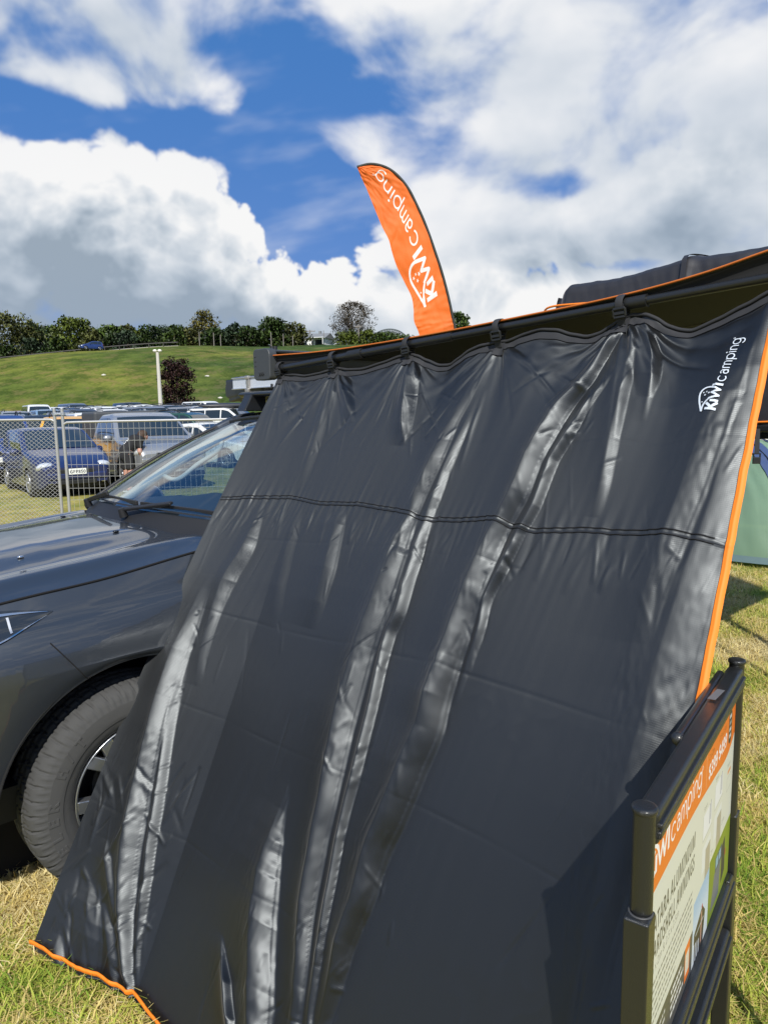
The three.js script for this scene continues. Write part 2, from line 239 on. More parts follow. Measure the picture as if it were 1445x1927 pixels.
// trees: a forked trunk and a crown of many small leaf sheets held on clumps
const leafMat = (rgb, tr = 0.35) => mat(rgb, 0.75, { transmission: tr, thickness: 0, side: THREE.DoubleSide, specularIntensity: 0.25, vertexColors: true });
const LEAF = { dark: leafMat([0.051, 0.090, 0.020]), mid: leafMat([0.087, 0.142, 0.026]), lime: leafMat([0.14, 0.185, 0.028]), olive: leafMat([0.123, 0.136, 0.038]), brown: leafMat([0.128, 0.113, 0.051]), copper: leafMat([0.062, 0.03, 0.027], 0.25), gold: leafMat([0.19, 0.17, 0.03]), twig: leafMat([0.105, 0.085, 0.055], 0.1), blue: leafMat([0.058, 0.096, 0.049]) };
const bark = mat([0.12, 0.095, 0.07], 0.95);
function crownGeo(seed, o) {   // o: h, w, clumps, per, size, shape(t) half width share, low
  const r = rng(seed), n = o.clumps * o.per, pos = new Float32Array(n * 12), nor = new Float32Array(n * 12), col = new Float32Array(n * 12), idx = new Uint32Array(n * 6), q = new THREE.Quaternion(), e = new THREE.Euler(), a = V(0, 0, 0), c = V(0, 0, 0), out = V(0, 0, 0); let k = 0;
  for (let i = 0; i < o.clumps; i++) {
    const t = Math.pow(r(), o.bias ?? 0.9), th = r() * Math.PI * 2, R = o.shape(t) * o.w * 0.5, rr = R * Math.sqrt(lerp(o.hollow ?? 0.25, 1, r())) * (0.82 + 0.36 * r());
    const cx = Math.cos(th) * rr, cz = Math.sin(th) * rr, cy = lerp(o.low, o.h, t), cr = (o.clump ?? 0.16) * o.w * (0.6 + 0.8 * r()) * (0.55 + 0.45 * o.shape(t)), shade = 0.72 + 0.5 * r();
    for (let j = 0; j < o.per; j++, k++) {
      const u = r() * 2 - 1, ph = r() * Math.PI * 2, s = Math.sqrt(1 - u * u), d = cr * Math.cbrt(0.25 + 0.75 * r());
      c.set(cx + s * Math.cos(ph) * d, cy + u * d * (o.flat ?? 0.75), cz + s * Math.sin(ph) * d);
      out.set(s * Math.cos(ph), u + 0.25, s * Math.sin(ph)).normalize();
      q.setFromEuler(e.set(r() * 6.3, r() * 6.3, r() * 6.3));
      const sz = o.size * (0.6 + 0.8 * r()), lf = shade * (0.8 + 0.4 * r());
      [[-1, -0.55], [1, -0.55], [-0.7, 0.55], [0.7, 0.55]].forEach(([x, y], m) => { a.set(x * sz * 0.5, y * sz * 0.5, (m % 2 ? 1 : -1) * sz * 0.08).applyQuaternion(q).add(c); const b = (k * 4 + m) * 3; pos[b] = a.x; pos[b + 1] = a.y; pos[b + 2] = a.z; nor[b] = out.x; nor[b + 1] = out.y; nor[b + 2] = out.z; col[b] = lf; col[b + 1] = lf; col[b + 2] = lf; });
      const v = k * 4; idx.set([v, v + 1, v + 2, v + 1, v + 3, v + 2], k * 6);
    }
  }
  const g = new THREE.BufferGeometry(); g.setAttribute('position', new THREE.BufferAttribute(pos, 3)); g.setAttribute('normal', new THREE.BufferAttribute(nor, 3)); g.setAttribute('color', new THREE.BufferAttribute(col, 3)); g.setIndex(new THREE.BufferAttribute(idx, 1)); return g;
}
const round = (t) => Math.sqrt(Math.max(0.03, 1 - Math.pow(t * 2 - 0.85, 2) / 1.35)), cone = (t) => 0.12 + 0.88 * (1 - t) ** 0.8, column = (t) => 0.75 + 0.25 * Math.sin(t * Math.PI), bushy = (t) => Math.sqrt(Math.max(0.05, 1 - t * t * 0.9));
function trunkGeo(seed, h, low, w, thick) {
  const r = rng(seed), list = [rod(V(0, -0.4, 0), V(0, h * 0.6, 0), thick, thick * 0.5, 8)];
  for (let i = 0; i < 6; i++) { const th = i * 2.4 + r(), b = low * 0.7 + r() * h * 0.3; list.push(rod(V(0, b, 0), V(Math.cos(th) * w * 0.32, b + h * 0.3 * (0.6 + r() * 0.5), Math.sin(th) * w * 0.32), thick * 0.45, thick * 0.14, 6)); }
  return merge(list);
}
function tree(name, label, x, z, o, leaf, seed, group, base) {
  const t = thing(name, label, o.cat ?? 'tree', [x, (base ?? landY(x, z)) - 0.1, z], 0, group);
  part(o.cat === 'shrub' ? 'stem' : 'trunk', trunkGeo(seed + 1, o.h, o.low, o.w, o.thick ?? 0.16), bark, t);
  part(o.cat === 'shrub' ? 'foliage' : 'crown', crownGeo(seed, o), leaf, t); return t;
}
// along the hilltop: middle x in the photograph, top y, width there, kind, leaf, distance and what tells it apart
const HILL = [
  [-70, 612, 110, round, 'dark', 150, 'dark round-headed tree beyond the left end of the hilltop row'],
  [12, 596, 90, round, 'olive', 146, 'brownish olive rounded tree at the left end of the hilltop row'],
  [55, 618, 60, bushy, 'dark', 152, 'small dark tree between the brownish tree and the tall green crown'],
  [92, 617, 60, round, 'mid', 156, 'mid green tree leaning behind the hilltop road'],
  [137, 601, 64, round, 'lime', 145, 'bright green domed tree standing above the blue vehicle on the hill road'],
  [172, 622, 44, bushy, 'mid', 151, 'narrow green tree just past the bright domed tree'],
  [205, 616, 52, round, 'mid', 149, 'leafy green tree beside the lone tuft on the hilltop'],
  [236, 614, 26, column, 'olive', 158, 'thin tree with a lone tuft poking above the row'],
  [262, 624, 50, round, 'lime', 150, 'light green bushy tree in the middle of the hilltop row'],
  [290, 628, 40, bushy, 'dark', 147, 'low dark tree before the pale-stemmed trees'],
  [318, 617, 52, round, 'blue', 153, 'grey-green tree with pale stems left of the cypress'],
  [352, 624, 44, bushy, 'brown', 150, 'sparse grey-brown tree touching the cypress'],
  [385, 588, 56, cone, 'gold', 149, 'tall golden green cypress, highest of the hilltop row'],
  [404, 622, 40, bushy, 'dark', 146, 'dark green tree under the right side of the cypress'],
  [432, 630, 46, bushy, 'olive', 152, 'half bare olive tree right of the cypress'],
  [466, 625, 40, bushy, 'brown', 150, 'thin brownish tree before the gap left of the dark dome'],
  [486, 628, 30, bushy, 'twig', 149, 'small grey leafless tree beside the dark dome'],
  [515, 604, 50, round, 'dark', 145, 'dense dark domed tree left of the white house'],
  [548, 626, 34, bushy, 'dark', 143, 'lower dark shrubby tree against the white house wall'],
];
const hillAt = (px, py, d) => { const r = ray(px, py); return V(r.x * d / -r.z, EYE + r.y * d / -r.z, -d); };
HILL.forEach(([px, top, w, shape, leaf, d, label], i) => {
  const p = hillAt(px, top, d), base = landY(p.x, p.z), h = p.y - base, wm = w * d / FPX * (1.15 + 0.35 * ((i * 7) % 5) / 5);
  tree(shape === cone ? 'cypress_tree' : 'broadleaf_tree', label, p.x, p.z, { h, w: wm, low: Math.min(0.6, h * 0.1), shape: shape === round ? bushy : shape, clumps: leaf === 'twig' ? 40 : 110, per: 34, size: shape === cone ? 0.36 : 0.46, clump: 0.2, bias: shape === cone ? 1.2 : 0.85 }, LEAF[leaf], 100 + i * 7, 'trees along the hilltop');
});
// undergrowth that closes the row down to the road
for (let i = 0; i < 15; i++) { const px = -40 + i * 40 + (i % 3) * 7, d = 141.5 + (i % 2) * 2, p = hillAt(px, 0, d); if (px > 545) break; tree('hilltop_shrub', ['first','second','third','fourth','fifth','sixth','seventh','eighth','ninth','tenth','eleventh','twelfth','thirteenth','fourteenth','fifteenth'][i] + ' low shrub from the left under the hilltop tree row', p.x, p.z, { cat: 'shrub', h: 3.6 + (i * 37 % 10) * 0.16, w: 5.2, low: 0.1, shape: bushy, clumps: 46, per: 30, size: 0.42, clump: 0.2 }, LEAF[['dark', 'blue', 'dark', 'mid', 'olive'][i % 5]], 700 + i, 'shrubs along the hilltop road'); }
// leafless round tree, hedges beside it, and the tree behind the flag
{
  const d = 152, p = hillAt(664, 570, d), base = landY(p.x, p.z), h = p.y - base, w = 80 * d / FPX;
  const t = thing('bare_tree', 'large round-headed tree with bare grey twigs behind the green hedge', 'tree', [p.x, base, p.z]);
  const r = rng(55), limbs = [], twigs = [];
  const grow = (a, dir, len, th, lev) => {
    const b = a.clone().addScaledVector(dir, len); (lev < 2 ? limbs : twigs).push(lev < 3 ? rod(a, b, th, th * 0.65, 5) : rod(a, b, th, th * 0.5, 3));
    if (lev >= 5) return; const n = lev < 2 ? 5 : lev < 3 ? 4 : 3;
    for (let i = 0; i < n; i++) { const d2 = dir.clone().add(V(r() - 0.5, r() * 0.35 - 0.05, r() - 0.5).multiplyScalar(lev ? 1.35 : 1.8)).normalize(); grow(a.clone().lerp(b, 0.55 + 0.45 * r()), d2, len * (0.62 + 0.2 * r()), th * 0.55, lev + 1); }
  };
  grow(V(0, -0.2, 0), V(0.02, 1, 0), h * 0.3, 0.26, 0);
  const tk = mat([0.15, 0.13, 0.11], 0.95); part('trunk', limbs, tk, t); part('branch', twigs, tk, t, 'fine bare grey branches').userData.kind = 'stuff';
  part('crown', crownGeo(56, { h, w, low: h * 0.28, shape: round, clumps: 300, per: 26, size: 0.2, clump: 0.09, hollow: 0.05 }), LEAF.twig, t);
  [[655, 625, 36, 'lime', 138, 'yellow-green clipped hedge bush under the bare tree, beside the pole'], [690, 624, 40, 'lime', 138.5, 'lime green hedge bush right of the slim pole'], [722, 629, 44, 'mid', 139, 'green hedge bush below the arched truss'], [752, 633, 40, 'mid', 140, 'small green hedge bush at the foot of the flag'], [862, 590, 34, 'mid', 120, 'green treetop just right of the flag pole'], [607, 650, 14, 'dark', 141, 'tiny round bush right of the white house']].forEach(([px, top, w2, leaf, dd, label], i) => {
    const q = hillAt(px, top, dd), b = landY(q.x, q.z); tree(i === 4 ? 'broadleaf_tree' : 'hedge_bush', label, q.x, q.z, { cat: i === 4 ? 'tree' : 'shrub', h: q.y - b, w: w2 * dd / FPX * 1.45, low: 0.05, shape: bushy, clumps: 80, per: 40, size: 0.3, clump: 0.2 }, LEAF[leaf], 900 + i); });
}
{ // white house on the hill
  const d = 150, p = hillAt(590, 657, d), y = landY(p.x, p.z) - 0.1, k = d / FPX, W = 44 * k, top = hillAt(590, 633, d).y - y;
  const h = thing('white_house', 'long white weatherboard house with grey gable roof on the hilltop', 'house', [p.x, y + 0.55, p.z], -0.25);
  const wallM = mat([0.78, 0.79, 0.78], 0.7), roofM = mat([0.2, 0.21, 0.22], 0.7), glass = mat([0.03, 0.04, 0.05], 0.1);
  const eave = top * 0.7;
  part('wall', box(W, eave, 6, 0, eave / 2, -3), wallM, h);
  for (let i = 0; i < 8; i++) part('weatherboard', box(W + 0.06, 0.05, 0.05, 0, 0.25 + i * eave / 8.6, 0.02), wallM, h);
  const g = new THREE.Shape(); g.moveTo(-3.4, 0); g.lineTo(0, top - eave + 0.3); g.lineTo(3.4, 0); g.closePath(); const rg = new THREE.ExtrudeGeometry(g, { depth: W + 0.6, bevelEnabled: false }); rg.rotateY(Math.PI / 2); rg.translate(-W / 2 - 0.3, eave, -3); part('roof', rg, roofM, h);
  for (const [x, w2, hh] of [[-W * 0.32, 0.5, 1.1], [-W * 0.05, 0.45, 1.0], [W * 0.28, 1.7, 1.1]]) { const wn = part('window', box(w2 + 0.16, hh + 0.16, 0.08, x, eave * 0.55, 0.06), wallM, h); part('pane', box(w2, hh, 0.04, x, eave * 0.55, 0.1), glass, wn); }
  part('porch', [box(2.6, 0.12, 1.6, W * 0.28, eave * 0.98, 0.9), ...[-1.2, 1.2].map((x) => box(0.12, eave, 0.12, W * 0.28 + x, eave / 2, 1.6))], wallM, h);
  part('chimney', box(0.5, 1.0, 0.5, W * 0.1, top + 0.25, -3), roofM, h);
  const f = thing('white_fence', 'low white rail fence running right from the white house', 'fence', [p.x + W / 2, y, p.z + 1.6]);
  for (let i = 0; i < 7; i++) part('post', box(0.1, 1, 0.1, i * 1.5, 0.4, 0), wallM, f); for (const yy of [0.45, 0.8]) part('rail', box(9.1, 0.09, 0.05, 4.5, yy, 0.06), wallM, f);
}
const greyWood = mat([0.22, 0.2, 0.18], 0.9);
function poleThing(name, label, px, top, d, r, arms, m = greyWood) {
  const p = hillAt(px, top, d), y = landY(p.x, p.z), t = thing(name, label, 'pole', [p.x, y, p.z]);
  part('shaft', rod(V(0, -0.3, 0), V(0, p.y - y, 0), r * 1.25, r, 8), m, t);
  for (const [dy, w] of arms) { part('crossarm', box(w, 0.14, 0.12, 0, p.y - y + dy, 0.12), m, t); for (const sx of [-0.45, -0.2, 0.2, 0.45]) part('insulator', new THREE.CylinderGeometry(0.06, 0.08, 0.2, 6).translate(sx * w, p.y - y + dy + 0.16, 0.12), mat([0.3, 0.28, 0.26], 0.4), t); }
  return t;
}
poleThing('power_pole', 'wooden power pole with two crossarms above the white house roof', 583, 621, 155, 0.14, [[-0.3, 2.2], [-0.9, 1.6]]);
poleThing('slim_pole', 'slim grey pole standing in front of the green hedge', 674.5, 610, 137, 0.12, [[-0.5, 1.2]]);
poleThing('slim_pole', 'very thin mast between the white house and the bare tree', 609, 622, 150, 0.06, []);
poleThing('slim_pole', 'very thin mast at the left edge of the white house roof', 571, 627, 150, 0.05, []);
[[375, 625], [402, 626], [415, 630], [510, 625], [533, 628], [551, 632]].forEach(([px, top], i) => poleThing('net_post', ['first', 'second', 'third', 'fourth', 'fifth', 'last'][i] + ' slim post from the cypress along the row of tall fence posts', px, top, 139, 0.07, []).userData.group = 'slim posts along the hilltop');
{ // arched steel truss over the trees
  const d = 165, c = hillAt(733, 640, d), R = 34 * d / FPX, y0 = landY(c.x, c.z), t = thing('arched_truss', 'arched grey steel truss showing above the hedge left of the flag', 'truss bridge', [c.x, c.y - 0.6, c.z]);
  const steel = mat([0.13, 0.15, 0.16], 0.6), P = (a, r) => V(Math.cos(a) * r, Math.sin(a) * r * 0.74, 0), up = [], lo = [], web = [];
  for (const zz of [0, -1.6]) { const A = [], B = []; for (let i = 0; i <= 22; i++) { const a = Math.PI * i / 22; A.push(P(a, R).add(V(0, 0, zz))); B.push(P(a, R - 0.75).add(V(0, 0, zz))); if (i && i < 22) web.push(rod(P(a, R).add(V(0, 0, zz)), P(a, R - 0.75).add(V(0, 0, zz)), 0.04, 0.04, 4)); if (i < 22) web.push(rod(P(a, R - 0.75).add(V(0, 0, zz)), P(Math.PI * (i + 1) / 22, R).add(V(0, 0, zz)), 0.035, 0.035, 4)); } up.push(tube(A, 0.09, 60, 5)); lo.push(tube(B, 0.08, 60, 5)); }
  up.forEach((g) => part('upper_chord', g, steel, t)); lo.forEach((g) => part('lower_chord', g, steel, t)); part('lattice', web, steel, t).userData.kind = 'stuff';
  for (const s of [-1, 1]) part('leg', box(0.4, c.y - y0 + 0.6, 1.9, s * (R - 0.35), -(c.y - y0) / 2 + 0.15, -0.8), steel, t);
}
{ // light pole and copper shrub at the foot of the hill
  const d = 60, top = hillAt(296, 663, d), base = landY(hillAt(303, 760, d).x, -d), t = thing('lamp_post', 'pale concrete lamp post with twin round lamps before the grassy hill', 'lamp post', [hillAt(303, 760, d).x, base, -d]);
  const conc = mat([0.55, 0.52, 0.46], 0.9), x0 = (top.x - hillAt(303, 760, d).x) * 0.6, H = top.y - base;
  part('shaft', rod(V(0, -0.3, 0), V(x0, H, 0), 0.2, 0.12, 12), conc, t);
  part('base', rod(V(0.05, -0.3, 0), V(0.02, 1.4, 0), 0.3, 0.28, 10), conc, t);
  for (const s of [-1, 1]) { const l = part('lamp_head', new THREE.SphereGeometry(0.17, 14, 10).scale(1, 0.7, 1).translate(x0 + s * 0.19, H + 0.12, 0), mat([0.8, 0.76, 0.64], 0.4), t); part('arm', rod(V(x0, H - 0.1, 0), V(x0 + s * 0.19, H + 0.06, 0), 0.04, 0.03, 6), conc, t); }
  const dd = 72, q = hillAt(330, 676, dd), qb = landY(q.x, q.z);
  tree('copper_shrub', 'tall dark copper-leaved shrub right of the pale lamp post', q.x, q.z, { cat: 'shrub', h: q.y - qb, w: 56 * dd / FPX, low: 0.15, shape: column, clumps: 170, per: 42, size: 0.17, clump: 0.17 }, LEAF.copper, 311);
  const rocks = [[390, 710], [415, 750], [352, 707], [196, 707]]; rocks.forEach(([px, py], i) => { const g = hillAt(px, py, 92); const zz = (() => { for (let d = 66; d < 134; d += 0.5) { const p = hillAt(px, py, d); if (landY(p.x, p.z) >= p.y) return d; } return 110; })(); const w = hillAt(px, py, zz); const s = thing('pale_rock', ['small pale rock high on the grassy hill, above the rooftop box', 'small pale rock low on the hill, left of the rooftop box', 'pale stone on the grass right of the copper shrub', 'pale stone on the open grass of the hill'][i], 'rock', [w.x, landY(w.x, w.z), w.z], 0); const ge = new THREE.IcosahedronGeometry(0.2, 2).scale(1.3, 0.6, 1); const pa = ge.attributes.position; for (let k = 0; k < pa.count; k++) { const f = 1 + noise3(pa.getX(k) * 6 + i, pa.getY(k) * 6, pa.getZ(k) * 6) * 0.3; pa.setXYZ(k, pa.getX(k) * f, pa.getY(k) * f, pa.getZ(k) * f); } ge.computeVertexNormals(); part('stone', ge, mat([0.55, 0.52, 0.46], 0.9), s); });
}
// ------------------------------------------------------------------ parked cars
// A car is a skin of rings along its length (nose at x = 0, tail at x = L, y up, z across), with panes, lamps and wheels set on it.
const GLASS = mat([0.02, 0.028, 0.033], 0.05, { specularIntensity: 1, ior: 1.6, clearcoat: 0.6, clearcoatRoughness: 0.02 });
const TYRE = mat([0.028, 0.028, 0.029], 0.85), RIM = mat([0.5, 0.5, 0.52], 0.3, { metalness: 0.8 }), LAMP = mat([0.72, 0.75, 0.78], 0.08, { metalness: 0.35, clearcoat: 1 }), TAIL = mat([0.45, 0.02, 0.02], 0.15, { clearcoat: 1 }), DARKTRIM = mat([0.016, 0.017, 0.018], 0.5), PLATE = mat([0.75, 0.76, 0.74], 0.5), AMBER = mat([0.7, 0.25, 0.03], 0.2);
const paint = (rgb, metal = 0.35, rough = 0.38) => mat(rgb, rough, { metalness: metal, clearcoat: 1, clearcoatRoughness: 0.04 });
const KINDS = {
  hatch: { L: 3.9, W: 1.7, wheels: [0.78, 3.2], r: 0.3, clear: 0.2, belt: 0.9, top: [[0, 0.62], [0.05, 0.68], [0.25, 0.78], [0.5, 0.86], [0.95, 0.97], [1.1, 1.0], [1.95, 1.43], [2.3, 1.48], [3.3, 1.45], [3.65, 1.36], [3.85, 0.95], [3.9, 0.7]], ws: [1.12, 1.9], rear: [3.64, 3.84], side: [[1.3, 2.05], [2.1, 2.9], [2.96, 3.5]] },
  sedan: { L: 4.6, W: 1.76, wheels: [0.88, 3.6], r: 0.31, clear: 0.2, belt: 0.92, top: [[0, 0.6], [0.06, 0.68], [0.35, 0.8], [1.2, 0.95], [1.3, 0.98], [2.1, 1.4], [2.5, 1.45], [3.2, 1.41], [3.9, 1.06], [4.45, 1.02], [4.58, 0.9], [4.6, 0.7]], ws: [1.32, 2.08], rear: [3.3, 3.9], side: [[1.5, 2.3], [2.36, 3.1], [3.14, 3.6]] },
  suv: { L: 4.7, W: 1.86, wheels: [0.92, 3.65], r: 0.37, clear: 0.28, belt: 1.1, top: [[0, 0.75], [0.05, 0.88], [0.3, 1.0], [1.15, 1.1], [1.25, 1.14], [1.95, 1.66], [2.3, 1.73], [4.1, 1.71], [4.4, 1.66], [4.62, 1.2], [4.7, 0.85]], ws: [1.27, 1.93], rear: [4.38, 4.62], side: [[1.5, 2.35], [2.42, 3.3], [3.36, 4.25]] },
  boxy: { L: 4.7, W: 1.82, wheels: [0.85, 3.55], r: 0.37, clear: 0.3, belt: 1.12, top: [[0, 0.8], [0.04, 0.95], [0.2, 1.03], [1.2, 1.1], [1.28, 1.14], [1.8, 1.7], [2.05, 1.79], [4.45, 1.79], [4.6, 1.74], [4.68, 1.2], [4.7, 0.8]], ws: [1.3, 1.78], rear: [4.58, 4.67], side: [[1.45, 2.2], [2.28, 3.2], [3.28, 4.45]] },
  van: { L: 4.7, W: 1.72, wheels: [0.75, 3.4], r: 0.32, clear: 0.24, belt: 1.08, top: [[0, 0.8], [0.04, 0.92], [0.2, 1.0], [0.45, 1.08], [0.55, 1.12], [1.3, 1.84], [1.6, 1.95], [4.5, 1.95], [4.64, 1.88], [4.69, 1.2], [4.7, 0.8]], ws: [0.58, 1.28], rear: [4.62, 4.69], side: [[0.9, 1.75], [1.85, 3.0], [3.1, 4.4]] },
  ute: { L: 5.3, W: 1.87, wheels: [0.95, 4.15], r: 0.39, clear: 0.32, belt: 1.14, top: [[0, 0.82], [0.04, 0.96], [0.28, 1.06], [1.25, 1.16], [1.35, 1.2], [2.05, 1.7], [2.4, 1.79], [3.2, 1.77], [3.45, 1.68], [3.62, 1.2], [3.7, 1.14], [5.22, 1.15], [5.3, 0.9]], ws: [1.37, 2.03], rear: [3.44, 3.6], side: [[1.65, 2.45], [2.52, 3.3]] },
};
function shapeOf(k) {
  const pts = k.top, topY = (x) => { let i = 0; while (i < pts.length - 2 && pts[i + 1][0] < x) i++; const [a, ya] = pts[i], [b, yb] = pts[i + 1]; return lerp(ya, yb, clamp((x - a) / (b - a), 0, 1)); };
  const top = (x) => (topY(x - 0.05) + 2 * topY(x) + topY(x + 0.05)) / 4;
  const plan = (x) => { const a = clamp(1 - x / 0.75, 0, 1), b = clamp(1 - (k.L - x) / 0.6, 0, 1); return 1 - 0.2 * a * a * a - 0.05 * a - 0.13 * b * b * b; };
  const half = (x, y) => { const t = clamp((y - k.belt) / 0.75, 0, 1.2), low = clamp((0.62 - y) / 0.4, 0, 1); return k.W / 2 * plan(x) * (1 - 0.2 * t - 0.03 * t * t) * (1 - 0.05 * low * low) - 0.012 * Math.exp(-((y - k.belt + 0.12) ** 2) / 0.002); };
  const R = k.r + 0.055, low = (x) => { let y = k.clear + 0.12 * clamp(1 - x / 0.25, 0, 1) ** 2 + 0.12 * clamp(1 - (k.L - x) / 0.3, 0, 1) ** 2; for (const w of k.wheels) { const d = Math.abs(x - w); if (d < R) y = Math.max(y, k.r + Math.sqrt(R * R - d * d)); } return y; };
  return { top, half, low, R };
}
const carParts = new Map();
function carKit(kind) {
  if (carParts.has(kind)) return carParts.get(kind);
  const k = KINDS[kind], { top, half, low, R } = shapeOf(k), xs = new Set([0, 0.02, 0.05, 0.1, 0.18, k.L - 0.1, k.L - 0.05, k.L - 0.02, k.L]);
  for (let x = 0.25; x < k.L - 0.1; x += 0.14) xs.add(x); for (const [x] of k.top) xs.add(x);
  for (const w of k.wheels) for (let i = 0; i <= 12; i++) xs.add(w - R * Math.cos(Math.PI * i / 12) * 0.9995);
  const X = [...xs].filter((x) => x >= 0 && x <= k.L).sort((a, b) => a - b).filter((x, i, a) => !i || x - a[i - 1] > 0.004);
  const ring = (x) => { const t = top(x), l = Math.min(low(x), t - 0.06), out = [], s = Math.min(k.belt, t - 0.07), h2 = (y) => half(x, y), w = h2(t - 0.05);
    for (let i = 0; i <= 6; i++) { const y = lerp(l, Math.max(s, l + 0.01), i / 6); out.push([y, h2(y)]); }
    const g0 = Math.max(s, l + 0.01), g1 = t - 0.06; for (let i = 1; i <= 4; i++) { const y = lerp(g0, Math.max(g1, g0 + 0.002), i / 4); out.push([y, h2(y)]); }
    out.push([t - 0.025, w - 0.012], [t - 0.006, w - 0.045], [t + 0.006, w - 0.1], [t + 0.016, w * 0.55], [t + 0.02, 0]); return out; };
  const rings = X.map(ring), n = rings[0].length * 2 - 1;
  const body = grid(X.length - 1, n - 1, (u, v, i, j) => { const r = rings[i], m = rings[0].length, q = j < m ? r[j] : r[n - 1 - j], s = j < m ? 1 : -1; return V(X[i], q[0], q[1] * s); });
  const capAt = (i) => { const r = rings[i], s = new THREE.BufferGeometry(), pos = []; for (let j = 0; j < r.length - 1; j++) { const a = r[j], b = r[j + 1]; pos.push(X[i], a[0], a[1], X[i], b[0], b[1], X[i], a[0], -a[1], X[i], b[0], b[1], X[i], b[0], -b[1], X[i], a[0], -a[1]); } s.setAttribute('position', new THREE.Float32BufferAttribute(pos, 3)); s.computeVertexNormals(); return s; };
  const kit = { k, top, half, body: merge([body, capAt(0), capAt(X.length - 1)]) };
  const under = box(k.L - 0.5, 0.25, k.W - 0.25, k.L / 2, k.clear + 0.12, 0), wells = k.wheels.map((w) => new THREE.CylinderGeometry(R - 0.01, R - 0.01, k.W - 0.2, 20, 1, true).rotateX(Math.PI / 2).translate(w, k.r, 0)), tubs = k.wheels.map((w) => box(2 * R, 0.7, k.W - 0.75, w, k.r + 0.2, 0));
  kit.under = merge([under, ...wells, ...tubs]);
  const bandGlass = (x0, x1) => { const nx = 14, f = (u) => lerp(x0, x1, u); return [1, -1].map((s) => grid(nx, 4, (u, v) => { const x = f(u), b = k.belt + 0.03, t = Math.max(b + 0.005, top(x) - 0.1), y = lerp(b, t, v); return V(x, y, s * (half(x, y) + 0.006)); })); };
  kit.side = k.side.flatMap(([a, b]) => bandGlass(a, b));
  const pane = ([a, b]) => grid(10, 10, (u, v) => { const x = lerp(a, b, u), t = top(x), w = half(x, t) - 0.09, z = lerp(-w, w, v), sl = (top(x + 0.05) - top(x - 0.05)) / 0.1, L = Math.hypot(1, sl); return V(x - sl / L * 0.012, t + 0.022 - 0.02 * (z / w) ** 2 + 0.010 / L, z); });
  kit.screen = pane(k.ws); kit.rear = pane(k.rear);
  const nose = top(0.1), hl = (s) => { const g = new THREE.SphereGeometry(1, 18, 12); g.scale(0.2, kind === 'hatch' ? 0.12 : 0.1, 0.22); g.rotateY(s * -0.75); g.rotateZ(-0.35); g.translate(0.26, nose - (kind === 'hatch' ? 0.07 : 0.12), s * (k.W / 2 - 0.28)); return g; };
  kit.head = [hl(1), hl(-1)];
  kit.tail = [1, -1].map((s) => box(0.12, 0.26, 0.16, k.L - 0.06, Math.min(top(k.L - 0.2), k.belt + 0.1) - 0.18, s * (half(k.L - 0.06, k.belt) - 0.1), 0.03));
  kit.grille = box(0.05, 0.13, k.W * 0.42, 0.005, nose - 0.16, 0, 0.02); kit.bumper = box(0.16, 0.16, k.W * 0.74, 0.05, k.clear + 0.26, 0, 0.05); kit.plate = box(0.02, 0.125, 0.36, -0.03, k.clear + 0.36, 0); kit.rearPlate = box(0.02, 0.125, 0.36, k.L + 0.012, k.belt - 0.25, 0);
  kit.mirror = [1, -1].map((s) => merge([new THREE.SphereGeometry(1, 12, 8).scale(0.07, 0.08, 0.11).translate(k.ws[0] + 0.42, k.belt + 0.06, s * (k.W / 2 + 0.07))]));
  kit.handles = [1, -1].flatMap((s) => k.side.slice(0, 2).map(([, b]) => box(0.16, 0.03, 0.03, b - 0.12, k.belt - 0.1, s * (half(b, k.belt - 0.1) + 0.008), 0.01)));
  const tyre = new THREE.LatheGeometry([[0.2, -0.1], [k.r - 0.06, -0.105], [k.r - 0.02, -0.095], [k.r, -0.07], [k.r, 0.07], [k.r - 0.02, 0.095], [k.r - 0.06, 0.105], [0.2, 0.1]].map(([a, b]) => new THREE.Vector2(a, b)), 28).rotateX(Math.PI / 2);
  const rimR = k.r * 0.66, spokes = []; for (let i = 0; i < 7; i++) spokes.push(bar(V(0, 0, 0.1), V(Math.cos(i * 0.8976) * rimR, Math.sin(i * 0.8976) * rimR, 0.095), 0.05, 0.025, V(0, 0, 1).cross(V(Math.cos(i * 0.8976), Math.sin(i * 0.8976), 0))));
  const dish = new THREE.CylinderGeometry(rimR, rimR, 0.12, 24).rotateX(Math.PI / 2), hoop = new THREE.TorusGeometry(rimR, 0.018, 6, 26).translate(0, 0, 0.1);
  Object.assign(kit, { tyre, rim: merge([...spokes, hoop, new THREE.CylinderGeometry(0.05, 0.05, 0.04, 12).rotateX(Math.PI / 2).translate(0, 0, 0.11)]), dish });
  kit.racks = kind === 'suv' || kind === 'boxy' ? [1, -1].map((s) => tube([V(2.3, top(2.3) + 0.02, s * 0.58), V(2.4, top(2.4) + 0.08, s * 0.58), V(4.0, top(4) + 0.08, s * 0.58), V(4.15, top(4.15) + 0.02, s * 0.58)], 0.02, 30, 6)) : [];
  carParts.set(kind, kit); return kit;
}
